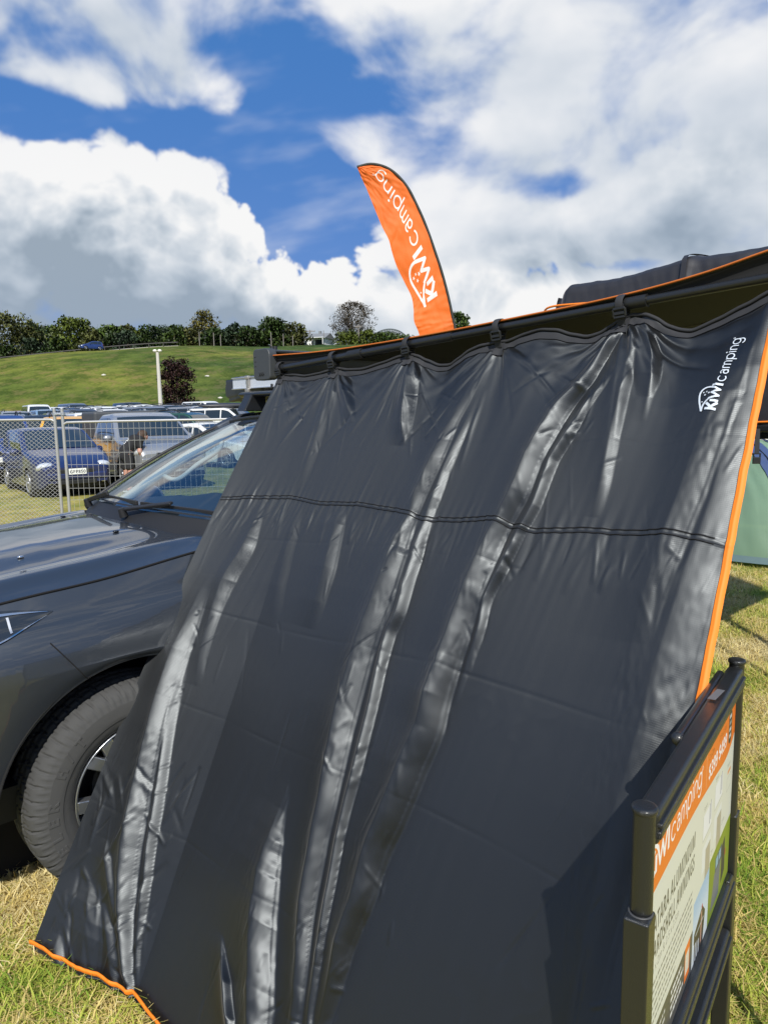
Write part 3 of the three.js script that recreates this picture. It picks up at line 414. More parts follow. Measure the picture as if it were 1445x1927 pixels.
function makeCar(name, label, kind, body, pos, turn, o = {}) {
  const kit = carKit(kind), { k } = kit, t = thing(name, label, o.cat ?? 'car', pos, turn, o.group), g = new THREE.Group();
  const P = (n, geo, m, parent = t, lab) => { const q = part(n, geo, m, parent, lab); return q; };
  const b = P('body', kit.body, body); P('underbody', kit.under, DARKTRIM);
  P('windscreen', kit.screen, GLASS); P('rear_window', kit.rear, GLASS); kit.side.forEach((s) => P('side_window', s, GLASS));
  kit.head.forEach((h) => P('headlight', h, LAMP)); kit.tail.forEach((h) => P('tail_light', h, TAIL)); P('grille', kit.grille, DARKTRIM); P('bumper', kit.bumper, o.bumper ?? DARKTRIM); P('number_plate', kit.plate, PLATE); P('number_plate', kit.rearPlate, PLATE);
  kit.mirror.forEach((h) => P('mirror', h, body)); kit.handles.forEach((h) => P('door_handle', h, o.handle ?? body));
  if (o.racks ?? true) kit.racks.forEach((h) => P('roof_rail', h, DARKTRIM));
  for (const w of k.wheels) for (const s of [1, -1]) { const tw = P('wheel', kit.tyre, TYRE); tw.position.set(w, k.r, s * (k.W / 2 - 0.115)); if (s < 0) tw.rotation.y = Math.PI; P('hub', kit.dish, DARKTRIM, tw); P('rim', kit.rim, RIM, tw); }
  return t;
}
// shared paints
const PAINT = { ute: paint([0.34, 0.355, 0.375], 0.55), navy: paint([0.012, 0.022, 0.095], 0.2), royal: paint([0.02, 0.05, 0.2], 0.2), grey: paint([0.11, 0.115, 0.125], 0.55), silver: paint([0.36, 0.37, 0.38], 0.6), black: paint([0.012, 0.013, 0.015], 0.2), white: paint([0.72, 0.73, 0.72], 0, 0.45), green: paint([0.008, 0.06, 0.045], 0.25), yellow: paint([0.72, 0.36, 0.01], 0, 0.45), pale: paint([0.2, 0.32, 0.45], 0.3), red: paint([0.35, 0.02, 0.02], 0.1), steel: paint([0.16, 0.19, 0.23], 0.5), teal: paint([0.03, 0.09, 0.1], 0.3) };
// place by where the nose stands in the photograph and how far off it is; heading: which way the nose points, in degrees from towards the camera
function park(name, label, kind, body, px, d, heading, o = {}) {
  const r = ray(px, o.py ?? 800), x = r.x * d / -r.z, k = KINDS[kind], a = heading * Math.PI / 180, dir = V(Math.sin(a), 0, Math.cos(a));   // nose direction
  const mid = V(x, 0, -d), nose = mid.clone().addScaledVector(dir, k.L / 2), y = landY(mid.x, mid.z);
  const f = makeCar(name, label, kind, body, [nose.x, y, nose.z], Math.atan2(dir.z, -dir.x), o); return f;
}
const G = { group: 'cars parked on the grass field' };
const blueHatch = park('hatchback', 'dark blue hatchback with bright headlights parked nearest the fence', 'hatch', PAINT.navy, 98, 17.4, 37, { ...G, bumper: PAINT.navy });
const ute = park('pickup_ute', 'grey double-cab pickup with a boxy canopy beside the blue hatchback', 'ute', PAINT.ute, 262, 19.0, 34, { ...G, cat: 'pickup' });
{ // canopy on the pickup's tray, snorkel-free bonnet
  part('tray_canopy', new RoundedBoxGeometry(1.5, 0.72, 1.7, 3, 0.08).translate(4.5, 1.5, 0), mat([0.06, 0.065, 0.07], 0.6), ute);
  part('bull_bar', [box(0.06, 0.1, 1.5, -0.05, 0.72, 0, 0.02)], PAINT.silver, ute);
}
const yv = park('yellow_wagon', 'yellow wagon parked behind the blue hatchback and the pickup', 'suv', PAINT.yellow, 134, 22.5, 22, { ...G });
park('suv_car', 'dark blue four-wheel drive cut off by the left edge behind the fence', 'boxy', PAINT.royal, -8, 21, 28, { ...G });
park('suv_car', 'black boxy four-wheel drive behind the fence posts', 'boxy', PAINT.black, 85, 30, 25, { ...G });
park('suv_car', 'white boxy four-wheel drive just left of the pickup canopy', 'boxy', PAINT.white, 172, 34, 32, { ...G });
park('hatchback', 'pale blue small car between the blue and the black four-wheel drives', 'hatch', PAINT.pale, 52, 30, 30, { ...G });
park('suv_car', 'dark green four-wheel drive with roof rails right of the pickup', 'boxy', PAINT.green, 352, 31, 75, { ...G });
park('sedan_car', 'white sedan low in front of the green four-wheel drive', 'sedan', PAINT.white, 396, 25, 60, { ...G });
park('suv_car', 'silver wagon with roof rails behind the pickup cab', 'suv', PAINT.silver, 265, 30, 40, { ...G });
park('hatchback', 'white small car with a red tail beside the dark windscreen top', 'hatch', PAINT.white, 445, 33, -60, { ...G });
const rows = [
  ['suv', 'steel', 14, 36, 20, 'blue-grey wagon at the left edge, second row back'], ['sedan', 'black', 36, 38, 30, 'black sedan roof just right of the blue-grey wagon'], ['suv', 'grey', 118, 38, 22, 'grey wagon right behind the black four-wheel drive'], ['suv', 'silver', 140, 36, 34, 'silver wagon left of the white boxy four-wheel drive'], ['hatch', 'grey', 225, 37, 30, 'grey small car behind the white boxy four-wheel drive'], ['suv', 'steel', 300, 40, 42, 'dark steel wagon left behind the green four-wheel drive'], ['sedan', 'silver', 330, 44, 50, 'silver sedan roof above the green four-wheel drive'], ['suv', 'white', 428, 42, 70, 'white wagon under the rooftop box'],
  ['van', 'white', 70, 50, 25, 'white van roof standing above the black four-wheel drive'], ['suv', 'white', 112, 52, 25, 'white wagon roof behind the twin fence posts'], ['hatch', 'teal', 20, 50, 20, 'dark teal small car near the left edge, third row'], ['suv', 'black', 160, 51, 30, 'black wagon right of the white wagon roof'], ['boxy', 'white', 195, 48, 34, 'white boxy wagon in the middle of the far rows'], ['suv', 'black', 228, 50, 30, 'black wagon with roof rails next to the white boxy wagon'], ['boxy', 'white', 266, 52, 40, 'white boxy wagon left of the lamp post foot'], ['suv', 'grey', 320, 52, 40, 'grey wagon right of the lamp post foot'], ['suv', 'grey', 362, 53, 45, 'grey wagon under the copper shrub'], ['hatch', 'white', 405, 52, 60, 'white small car right of the copper shrub'], ['sedan', 'steel', 440, 54, 60, 'steel blue sedan roof under the black roof bag'],
  ['hatch', 'black', 5, 57, 20, 'black small car in the farthest row at the left edge'], ['hatch', 'red', 40, 59, 20, 'dark red small car in the farthest row'], ['van', 'steel', 140, 58, 30, 'steel grey van in the farthest row'], ['suv', 'teal', 180, 58, 30, 'teal wagon in the farthest row'], ['van', 'black', 245, 59, 30, 'black van tallest in the farthest row'], ['suv', 'silver', 290, 58, 30, 'silver wagon roof just left of the lamp post'], ['suv', 'black', 345, 60, 40, 'black wagon before the copper shrub'], ['van', 'white', 385, 60, 40, 'white van right of the copper shrub in the farthest row'], ['suv', 'silver', 95, 60, 25, 'silver wagon in the farthest row left of the fence posts'],
];
rows.push(['suv', 'silver', 30, 43, 24, 'silver wagon roof left of the black four-wheel drive, third row'], ['hatch', 'white', 58, 44, 24, 'white small car roof right of the silver wagon, third row'], ['suv', 'pale', 92, 46, 26, 'pale blue wagon roof between the twin fence posts and the white van'], ['sedan', 'silver', 128, 45, 30, 'silver sedan roof over the yellow wagon'], ['boxy', 'grey', 152, 43, 30, 'grey boxy wagon roof over the yellow wagon'], ['hatch', 'silver', 182, 42, 32, 'silver small car roof left of the pickup cab'], ['suv', 'white', 212, 44, 34, 'white wagon roof directly over the pickup cab'], ['sedan', 'pale', 243, 45, 36, 'pale blue sedan roof over the bent person'], ['boxy', 'silver', 284, 46, 40, 'silver boxy wagon roof below the lamp post foot'], ['hatch', 'white', 312, 47, 44, 'white small car roof right below the lamp post foot'], ['suv', 'silver', 372, 46, 52, 'silver wagon roof right of the green four-wheel drive'], ['suv', 'white', 402, 47, 56, 'white wagon roof above the white sedan']);
rows.forEach(([kind, col, px, d, h, label]) => park({ suv: 'suv_car', boxy: 'suv_car', van: 'passenger_van', hatch: 'hatchback', sedan: 'sedan_car' }[kind], label, kind, PAINT[col], px, d, h + 8, { ...G, cat: kind === 'van' ? 'van' : 'car', py: 770 }));
{ // a wagon driving along the hilltop road, and a kayak on one of the far roofs
  const [x, z] = (() => { const r = ray(163, 676), d = 128; return [r.x * d / -r.z, -d]; })();
  makeCar('hatchback', 'small blue car driving along the hilltop road before the trees', 'hatch', PAINT.royal, [x - 1.5, landY(x, z) + 0.72, z - 1.2], 0.75, { group: undefined });
  const q = hillAt(432, 765, 42), kk = thing('kayak', 'dark kayak with yellow end tied on the roof of a white wagon', 'kayak', [q.x, landY(q.x, q.z) + 1.86, q.z], 0.3);
  const kg = new THREE.SphereGeometry(1, 24, 14).scale(1.7, 0.16, 0.32); part('hull', kg, mat([0.03, 0.032, 0.04], 0.4), kk); part('bow', new THREE.SphereGeometry(1, 16, 10).scale(0.5, 0.12, 0.24).translate(1.35, 0.03, 0), mat([0.7, 0.45, 0.03], 0.4), kk, 'yellow bow');
}
// lettering on the nearest car's plate
const plateTex = (() => { const c = document.createElement('canvas'); c.width = 256; c.height = 96; const g = c.getContext('2d'); g.fillStyle = '#e9ebe6'; g.fillRect(0, 0, 256, 96); g.fillStyle = '#16181c'; g.font = 'bold 74px sans-serif'; g.textAlign = 'center'; g.textBaseline = 'middle'; g.fillText('GFP850', 128, 52, 236); const t = new THREE.CanvasTexture(c); t.colorSpace = THREE.SRGBColorSpace; return t; })();
{
  const k = KINDS.hatch, pl = new THREE.PlaneGeometry(0.36, 0.125).rotateY(-Math.PI / 2).translate(-0.0425, k.clear + 0.36, 0); part('plate_lettering', pl, mat([1, 1, 1], 0.5, { map: plateTex }), blueHatch);
  part('badge', new THREE.TorusGeometry(0.05, 0.012, 6, 20).scale(1.4, 1, 1).rotateY(Math.PI / 2).translate(-0.025, 0.56, 0), RIM, blueHatch);
  for (const s of [-1, 1]) part('fog_lamp', new THREE.SphereGeometry(0.05, 10, 8).scale(0.5, 0.8, 1.4).translate(0.04, 0.34, s * 0.55), LAMP, blueHatch);
  part('lower_grille', box(0.04, 0.1, 0.8, 0.0, 0.33, 0, 0.02), DARKTRIM, blueHatch);
}
// ------------------------------------------------------------------ the awning on the roof of the four-wheel drive, and its wall
const UF = V(-0.73, 0, 0.68).normalize(), US = V(0.68, 0, 0.73).normalize(), UP = V(0, 1, 0);   // the vehicle's nose, its near side, up
const Q0 = at(524, 692, 3.15);
// a pixel seen on the upright plane under the awning's front rafter
const onRafterPlane = (px, py) => { const r = ray(px, py), o = camera.position, t = Q0.clone().sub(o).dot(UF) / r.dot(UF); return r.multiplyScalar(t).add(o); };
const sOf = (p) => p.clone().sub(Q0).dot(US);
const M = {
  orange: mat([0.86, 0.22, 0.012], 0.62, { sheen: 0.3, sheenRoughness: 0.5 }),
  plasticBlack: mat([0.014, 0.015, 0.016], 0.45), satinBlack: mat([0.012, 0.013, 0.014], 0.33, { clearcoat: 0.25, clearcoatRoughness: 0.4 }),
  webbing: mat([0.025, 0.026, 0.03], 0.8), charcoal: mat([0.045, 0.05, 0.055], 0.5), rubber: mat([0.02, 0.02, 0.021], 0.75),
  chrome: mat([0.75, 0.75, 0.76], 0.16, { metalness: 1 }), alu: mat([0.6, 0.62, 0.65], 0.38, { metalness: 0.85 }), galv: mat([0.46, 0.46, 0.45], 0.5, { metalness: 0.55 }),
  white: mat([0.8, 0.8, 0.78], 0.5), thread: mat([0.008, 0.008, 0.01], 0.8),
};
const ripBump = dataTex(256, (u, v) => {
  const gx = Math.abs(((u * 8) % 1) - 0.5) * 2, gy = Math.abs(((v * 8) % 1) - 0.5) * 2, line = Math.max(step01(0.82, 1, gx) * 0.5, step01(0.8, 1, gy));
  const weave = 0.5 + 0.25 * Math.sin(u * Math.PI * 2 * 64) * Math.sin(v * Math.PI * 2 * 64), n = tileNoise(u, v, 30) * 0.25;
  const c = 0.3 + line * 0.5 + weave * 0.15 + n * 0.12; return [c, c, c];
});
const fabricRough = dataTex(256, (u, v) => { const n = 0.92 + tileNoise(u, v, 60, 3) * 0.08; return [n, n, n]; });
const metric = (t, size) => { const c = t.clone(); c.repeat.set(1 / size, 1 / size); c.needsUpdate = true; return c; };
M.fabric = mat([0.0045, 0.0048, 0.0054], 0.49, { bumpMap: metric(ripBump, 0.036), bumpScale: 0.00013, roughnessMap: metric(fabricRough, 0.09), sheen: 0.42, sheenRoughness: 0.6, sheenColor: C(0.6, 0.58, 0.56), ior: 1.68, specularColor: C(0.9, 0.96, 1), anisotropy: 0.68, side: THREE.DoubleSide });
M.canopy = mat([0.0035, 0.0035, 0.0034], 0.8, { side: THREE.DoubleSide, sheen: 0.2, sheenRoughness: 0.5 });

const TL = onRafterPlane(524, 701), TR = onRafterPlane(1464, 528), BL = onGround(53, 1789, 0.03), BM = onGround(246, 1889, 0.02), BR = V(0.2, 0.02, -0.9);
const wallN = V(0, 0, 0).crossVectors(BR.clone().sub(BL), TL.clone().sub(BL)).normalize(); if (wallN.z < 0) wallN.negate();
const UM = 0.215;
const bottomAt = (u) => u < UM ? BL.clone().lerp(BM, u / UM) : BM.clone().lerp(BR, (u - UM) / (1 - UM));
const wallBase = (u, v) => TL.clone().lerp(TR, u).lerp(bottomAt(u), v);
function toUV(px, py) {   // where a pixel meets the flat wall
  let u = clamp((px - 300) / 1000, 0.05, 0.95), v = clamp((py - 650) / 1500, 0.02, 1.2);
  for (let k = 0; k < 25; k++) {
    const a = project(wallBase(u, v)), b = project(wallBase(u + 1e-3, v)), c = project(wallBase(u, v + 1e-3));
    const ax = (b[0] - a[0]) / 1e-3, ay = (b[1] - a[1]) / 1e-3, bx = (c[0] - a[0]) / 1e-3, by = (c[1] - a[1]) / 1e-3, D = ax * by - ay * bx, ex = px - a[0], ey = py - a[1];
    u += clamp((ex * by - ey * bx) / D, -0.3, 0.3); v += clamp((ax * ey - ay * ex) / D, -0.3, 0.3);
  }
  return [u, v];
}
// upper hem: hung from the straps and sagging between them
const hemPix = [[524, 701], [549, 702], [573, 704], [600, 699], [619, 693], [634, 689], [652, 692], [680, 690], [719, 678], [750, 667], [768, 662], [786, 666], [800, 674], [826, 684], [845, 683], [862, 670], [882, 655], [905, 645], [931, 640], [954, 637], [982, 624], [1013, 615], [1044, 616], [1075, 625], [1103, 629], [1126, 622], [1146, 610], [1163, 598], [1185, 587], [1212, 586], [1232, 593], [1255, 608], [1279, 615], [1300, 617], [1322, 607], [1345, 596], [1400, 568], [1445, 543], [1464, 530]];
const sEnd = sOf(TR), hem = hemPix.map(([x, y]) => { const p = onRafterPlane(x, y), u = sOf(p) / sEnd; return [clamp(u, 0, 1), p.y - lerp(TL.y, TR.y, u)]; });
const hemDrop = (u) => { let i = 0; while (i < hem.length - 2 && hem[i + 1][0] < u) i++; const [a, ya] = hem[i], [b, yb] = hem[i + 1]; const t = clamp((u - a) / Math.max(b - a, 1e-5), 0, 1); return lerp(ya, yb, t * t * (3 - 2 * t) * 0.5 + t * 0.5); };
const hemTable = Array.from({ length: 801 }, (_, i) => hemDrop(i / 800));
const hemSmooth = hemTable.map((_, i) => { let s = 0, n = 0; for (let k = -7; k <= 7; k++) { const j = clamp(i + k, 0, 800), w = 8 - Math.abs(k); s += hemTable[j] * w; n += w; } return s / n; });
const hemY = (u) => { const t = clamp(u, 0, 1) * 800, i = Math.min(799, Math.floor(t)); return lerp(hemSmooth[i], hemSmooth[i + 1], t - i); };
// folds: the line of each crest as [x, y, width of the slope to its right, height in mm]
const foldPix = [
  [[400, 1082, 16, 2], [385, 1108, 20, 12], [365, 1160, 22, 18], [340, 1225, 24, 20], [319, 1292, 26, 22], [289, 1402, 26, 24], [266, 1492, 28, 25], [246, 1591, 28, 26], [238, 1660, 24, 24], [234, 1740, 20, 20], [236, 1830, 14, 14], [240, 1885, 8, 5]],
  [[352, 1240, 10, 1], [342, 1272, 12, 8], [319, 1375, 12, 12], [299, 1492, 12, 13], [282, 1591, 11, 13], [270, 1680, 10, 12], [257, 1760, 9, 10], [248, 1860, 6, 6]],
  [[490, 945, 9, 6], [462, 1026, 18, 13], [425, 1092, 22, 13], [402, 1151, 16, 10], [380, 1220, 16, 5], [365, 1290, 14, 0]],
  [[923, 655, 12, 4], [888, 703, 16, 14], [863, 751, 20, 17], [841, 789, 22, 18], [815, 860, 24, 18], [786, 922, 22, 15], [770, 965, 20, 13], [738, 1043, 34, 20], [714, 1117, 38, 23], [688, 1192, 36, 24], [667, 1263, 34, 24], [645, 1338, 34, 25], [622, 1456, 30, 24], [599, 1568, 26, 22], [574, 1699, 24, 21], [556, 1848, 22, 20], [548, 1923, 22, 19], [520, 2150, 20, 8]],
  [[905, 712, 8, 2], [882, 764, 12, 9], [844, 853, 14, 12], [815, 935, 12, 11], [799, 976, 12, 9], [782, 1034, 14, 12], [765, 1093, 14, 14], [749, 1151, 13, 14], [730, 1192, 13, 14], [714, 1255, 12, 14], [699, 1325, 12, 13], [690, 1365, 12, 13], [672, 1443, 12, 13], [644, 1555, 11, 12], [616, 1699, 11, 12], [591, 1836, 11, 11], [578, 1923, 11, 11], [550, 2150, 10, 5]],
  [[1166, 600, 12, 6], [1130, 648, 18, 14], [1095, 702, 22, 17], [1052, 757, 26, 19], [1025, 804, 28, 21], [996, 860, 30, 22], [968, 926, 30, 22], [938, 980, 30, 20], [908, 1043, 34, 22], [888, 1093, 36, 24], [866, 1151, 36, 25], [838, 1234, 34, 28], [812, 1308, 36, 32], [794, 1369, 40, 28], [762, 1443, 42, 29], [730, 1524, 40, 29], [692, 1618, 36, 27], [668, 1699, 32, 25], [642, 1773, 26, 28], [616, 1867, 22, 23], [600, 1923, 20, 20], [560, 2100, 14, 0]],
  [[1154, 679, 10, 2], [1099, 753, 14, 10], [1064, 812, 15, 12], [1036, 859, 15, 12], [1002, 948, 13, 11], [973, 1001, 13, 10], [936, 1076, 13, 11], [911, 1126, 13, 10], [898, 1184, 12, 9], [869, 1263, 11, 7], [848, 1325, 10, 2]],
  [[538, 1475, 8, 1], [524, 1520, 16, 9], [511, 1575, 26, 17], [497, 1640, 38, 22], [486, 1724, 44, 25], [480, 1848, 44, 24], [478, 1923, 42, 22], [470, 2100, 38, 14], [460, 2300, 30, 4]],
  [[416, 1760, 6, 1], [420, 1800, 12, 8], [428, 1842, 14, 12], [434, 1910, 16, 13], [440, 2050, 16, 6]],
  [[1392, 600, 40, 8], [1345, 740, 60, 14], [1305, 860, 60, 14], [1252, 1010, 56, 13], [1218, 1110, 50, 10], [1190, 1210, 46, 4], [1170, 1300, 40, 0]],
  [[1442, 560, 24, 8], [1404, 690, 50, 13], [1362, 850, 64, 14], [1318, 1000, 70, 15], [1280, 1110, 80, 16], [1236, 1250, 86, 17], [1196, 1400, 86, 17], [1150, 1560, 80, 15], [1090, 1800, 70, 12], [1040, 2050, 60, 4]],
  [[642, 692, 14, 6], [646, 725, 16, 12], [652, 756, 12, 7], [657, 790, 10, 0]],
  [[622, 690, 8, 4], [612, 740, 12, 6], [596, 800, 14, 5], [570, 880, 14, 3], [550, 930, 14, 1]],
  [[776, 664, 14, 6], [770, 700, 18, 15], [764, 740, 18, 16], [758, 790, 16, 10], [752, 830, 14, 0]],
  [[640, 946, 10, 2], [630, 985, 18, 8], [612, 1067, 22, 10], [592, 1130, 22, 7], [575, 1180, 22, 2]],
  [[560, 946, 10, 1], [545, 1000, 16, 4], [520, 1100, 18, 4], [505, 1180, 18, 0]],
  [[1212, 590, 14, 5], [1225, 640, 18, 13], [1226, 685, 14, 12], [1216, 730, 10, 3], [1205, 780, 10, 0]],
  [[1190, 600, 10, 4], [1172, 700, 16, 9], [1150, 800, 18, 9], [1130, 900, 20, 7], [1110, 970, 20, 3]],
  [[206, 1580, 10, 0], [206, 1620, 16, 7], [210, 1660, 16, 7], [216, 1700, 12, 4], [222, 1760, 10, 2]],
  [[170, 1660, 10, 0], [168, 1700, 30, 8], [164, 1760, 40, 10], [150, 1830, 40, 8], [146, 1856, 34, 5]],
  [[112, 1760, 10, 0], [108, 1800, 16, 8], [104, 1826, 16, 7]],
  [[196, 1700, 10, 2], [203, 1750, 20, 8], [207, 1800, 20, 8], [208, 1868, 12, 5]],
];
const folds = foldPix.map((list) => {
  const pts = list.map(([x, y, w, mm]) => { const [u, v] = toUV(x, y), u2 = toUV(x + w, y)[0]; return [v, u, Math.max(0.0035, (u2 - u) * 0.84), mm / 1000 * 1.9]; }).sort((a, b) => a[0] - b[0]);
  { const v0 = pts[0][0], v1 = pts[pts.length - 1][0], L = v1 - v0; for (const p of pts) p[3] *= (v0 > 0.02 ? step01(-0.02, 0.24, (p[0] - v0) / L) : 1) * (v1 < 0.99 ? step01(-0.02, 0.24, (v1 - p[0]) / L) : 1); if (v0 > 0.02) pts[0][3] = 0; if (v1 < 0.99) pts[pts.length - 1][3] = 0; }
  const N = 700, tab = new Float32Array((N + 1) * 3).fill(NaN);
  for (let i = 0; i <= N; i++) {
    const v = i / N; if (v < pts[0][0] || v > pts[pts.length - 1][0]) continue;
    let k = 0; while (k < pts.length - 2 && pts[k + 1][0] < v) k++;
    const t = (v - pts[k][0]) / Math.max(1e-6, pts[k + 1][0] - pts[k][0]);
    for (let c = 0; c < 3; c++) {   // Catmull-Rom through the crest points
      const p0 = pts[Math.max(0, k - 1)][c + 1], p1 = pts[k][c + 1], p2 = pts[k + 1][c + 1], p3 = pts[Math.min(pts.length - 1, k + 2)][c + 1];
      tab[i * 3 + c] = c ? lerp(p1, p2, t) : 0.5 * (2 * p1 + (p2 - p0) * t + (2 * p0 - 5 * p1 + 4 * p2 - p3) * t * t + (3 * p1 - p0 - 3 * p2 + p3) * t * t * t);
    }
  }
  return { N, tab };
});
const spine = (() => { const a = toUV(1161, 605), b = toUV(614, 1923); return (v) => lerp(a[0], b[0], (v - a[1]) / (b[1] - a[1])); })();
const seamPix = [[424, 941], [462, 934], [505, 932], [545, 932], [599, 943], [670, 945], [745, 955], [799, 976], [824, 973], [919, 978], [956, 987], [1000, 992], [1100, 993], [1200, 998], [1280, 1008], [1348, 1021]].map((p) => toUV(...p));
const seamV = (u) => { let i = 0; while (i < seamPix.length - 2 && seamPix[i + 1][0] < u) i++; const [a, va] = seamPix[i], [b, vb] = seamPix[i + 1]; return lerp(va, vb, clamp((u - a) / (b - a), -0.5, 1.5)); };
const clipU = [0.012, ...[[630, 690], [770, 663], [940, 640], [1172, 590]].map(([x, y]) => sOf(onRafterPlane(x, y)) / sEnd)];
// short sharp creases: near the straps, along the ridges, under the seam, in the lower corner; and the marks left by packing
const creases = (() => {
  const r = rng(77), list = [], add = (u, v, len, dir, w, a) => list.push({ u, v, c: Math.cos(dir), s: Math.sin(dir), len, w, a });
  for (const c of clipU) for (let i = 0; i < 16; i++) { const th = (r() - 0.5) * 2.3, d = 0.03 + r() * 0.16; add(c + Math.sin(th) * d, 0.02 + Math.cos(th) * d * 0.8, 0.02 + r() * 0.05, Math.PI / 2 - th, 0.0022 + r() * 0.003, (r() < 0.6 ? 1 : -1) * (0.0012 + r() * 0.0022)); }
  folds.forEach((f, k) => { for (let i = 0; i < (k < 8 ? 34 : 9); i++) { const j = Math.floor(r() * f.N) * 3, uc = f.tab[j], du = f.tab[j + 1]; if (uc === uc) add(uc + du * (r() * 1.3 - 0.1), j / 3 / f.N, 0.005 + r() * 0.018, 1.75 + (r() - 0.5) * (r() < 0.5 ? 2.4 : 0.7), 0.0016 + r() * 0.0022, (r() < 0.5 ? 1 : -1) * (0.0006 + r() * 0.0016)); } });
  for (let i = 0; i < 90; i++) { const u = r(); add(u, seamV(u) + 0.004 + r() * 0.05, 0.008 + r() * 0.03, Math.PI / 2 + 0.12 + (r() - 0.5) * 0.6, 0.002 + r() * 0.003, (r() < 0.5 ? 1 : -1) * (0.0008 + r() * 0.0016)); }
  for (let i = 0; i < 60; i++) add(r() * 0.2, 0.72 + r() * 0.27, 0.01 + r() * 0.035, 1.3 + (r() - 0.5) * 2, 0.002 + r() * 0.003, (r() < 0.6 ? 1 : -1) * (0.0012 + r() * 0.0028));
  for (let i = 0; i < 70; i++) add(r(), 0.08 + r() * 0.85, 0.01 + r() * 0.05, 1.75 + (r() - 0.5) * 1.1, 0.0018 + r() * 0.0022, (r() < 0.5 ? 1 : -1) * (0.0005 + r() * 0.0009));
  return list.sort((a, b) => a.v - b.v);
})();
const creaseRows = Array.from({ length: 101 }, (_, i) => creases.filter((c) => Math.abs(c.v - i / 100) < c.len + c.w * 3 + 0.012));
const packLines = [[0.335, 0.0009, 0.1, 0.75], [0.47, 0.0011, 0.0, 1], [0.62, 0.0009, 0.05, 0.9], [0.79, 0.0009, 0, 0.6], [0.17, 0.0006, 0.2, 1]];
function relief(u, v) {
  let h = 0;
  for (const f of folds) {
    const t = v * f.N, i = Math.floor(t); if (i < 0 || i >= f.N) continue;
    const k = i * 3, a = f.tab[k], b = f.tab[k + 3]; if (!(a === a && b === b)) continue;
    const q = t - i, uc = a + (b - a) * q, du = f.tab[k + 1] + (f.tab[k + 4] - f.tab[k + 1]) * q, amp = f.tab[k + 2] + (f.tab[k + 5] - f.tab[k + 2]) * q;
    const wob = noise3(v * 7, du * 300, 3) * 0.08 + noise3(v * 23, du * 200, 9) * 0.03, x = (u - uc) / du + wob;
    if (x > 1.15 || x < -9) continue;
    if (x > -1 && x < 1.15) h += amp * 0.04 * noise3(u * 150, v * 70, 4.4) * (0.4 + noise3(v * 14, uc * 50, 6));
    h += amp * (x < 0 ? Math.exp(x / 1.5) : x < 0.9 ? 1 - 0.93 * Math.pow(x, 1.7) : lerp(1 - 0.93 * Math.pow(0.9, 1.7), 0, step01(0.9, 1.15, x)));
  }
  const sv = seamV(u), ds = v - sv, du = u - spine(v);
  // long soft draws that run with the folds, then small creases
  h += noise3(du * 6, v * 1.4, 1.3) * 0.008 + noise3(du * 22, v * 2.2, 5.1) * 0.0013 * (1 - 0.55 * step01(0.45, 0.8, v));
  h += noise3(du * 60, v * 7, 2.2) * 0.0006;
  const crk = Math.max(0, noise3(u * 9, v * 9, 31) - 0.05); h += crk * 0.0009 * (1 - 2 * Math.abs(noise3(u * 34 + v * 12, v * 30, 7.7)));
  for (const c of creaseRows[clamp(Math.round(v * 100), 0, 100)]) { const a = u - c.u, b = v - c.v, l = a * c.c + b * c.s, t = (-a * c.s + b * c.c) / c.w; if (l > -c.len && l < c.len && t > -3 && t < 3) { const q = 1 - (l * l) / (c.len * c.len); h += c.a * q * Math.exp(-t * t) * (1 + 0.5 * t); } }
  for (const [pv, a, u0, u1] of packLines) { const t = (v - pv - 0.006 * Math.sin(u * 7 + pv * 40)) / 0.0022; if (t > -3 && t < 3 && u > u0 && u < u1) h -= a * Math.exp(-t * t) * (0.45 + 0.55 * noise3(u * 9, pv * 30, 2)); }
  // gathered along the seam
  const pk = Math.exp(-Math.abs(ds) / (ds > 0 ? 0.035 : 0.016)); h += pk * noise3(du * 75, ds * 4, 11) * 0.0055; h += 0.0016 * Math.exp(-(ds * ds) / (0.0022 * 0.0022));
  // creases that fan out under each strap
  for (const c of clipU) { const a = (u - c) * 2.1, b = v * 2.4 + 0.015, r = Math.hypot(a, b); if (r < 0.42) { const th = Math.atan2(a, b); h += noise3(th * 5.5 + c * 30, r * 2, c * 9) * 0.013 * (1 - r / 0.42) * step01(0, 0.07, r); } }
  return h;
}
const wallAt = (u, v, lift = 0) => {
  const p = wallBase(u, v), edge = step01(0, 0.03, v);
  p.y += hemY(u) * Math.exp(-v * 9);
  const side = 0.35 + 0.65 * step01(0, 0.04, u);
  p.addScaledVector(wallN, relief(u, v) * lerp(0.25, 1, edge) * side + lift - 0.012);
  // the cloth bellies in a little between hem and ground
  p.addScaledVector(wallN, -0.05 * Math.sin(Math.PI * clamp(v, 0, 1)) * step01(0, 0.12, u) * step01(1, 0.85, u) * 0);
  p.addScaledVector(wallN, 0.038 * Math.exp(-u / 0.075) * Math.sin(Math.PI * clamp(v, 0, 1)));
  if (v > 0.97) p.y = Math.max(p.y, 0.03);
  return p;
};
const widthM = TL.distanceTo(TR), heightM = TL.distanceTo(BL);
const wall = thing('awning_wall', 'dark grey ripstop awning wall hung from the rafter, with orange edging and white bird emblem', 'awning wall', [0, 0, 0]);
part('fabric_panel', grid(620, 700, (u, v) => { const p = wallAt(u, v); p.u = u * widthM; p.v = -v * heightM; return p; }), M.fabric, wall);
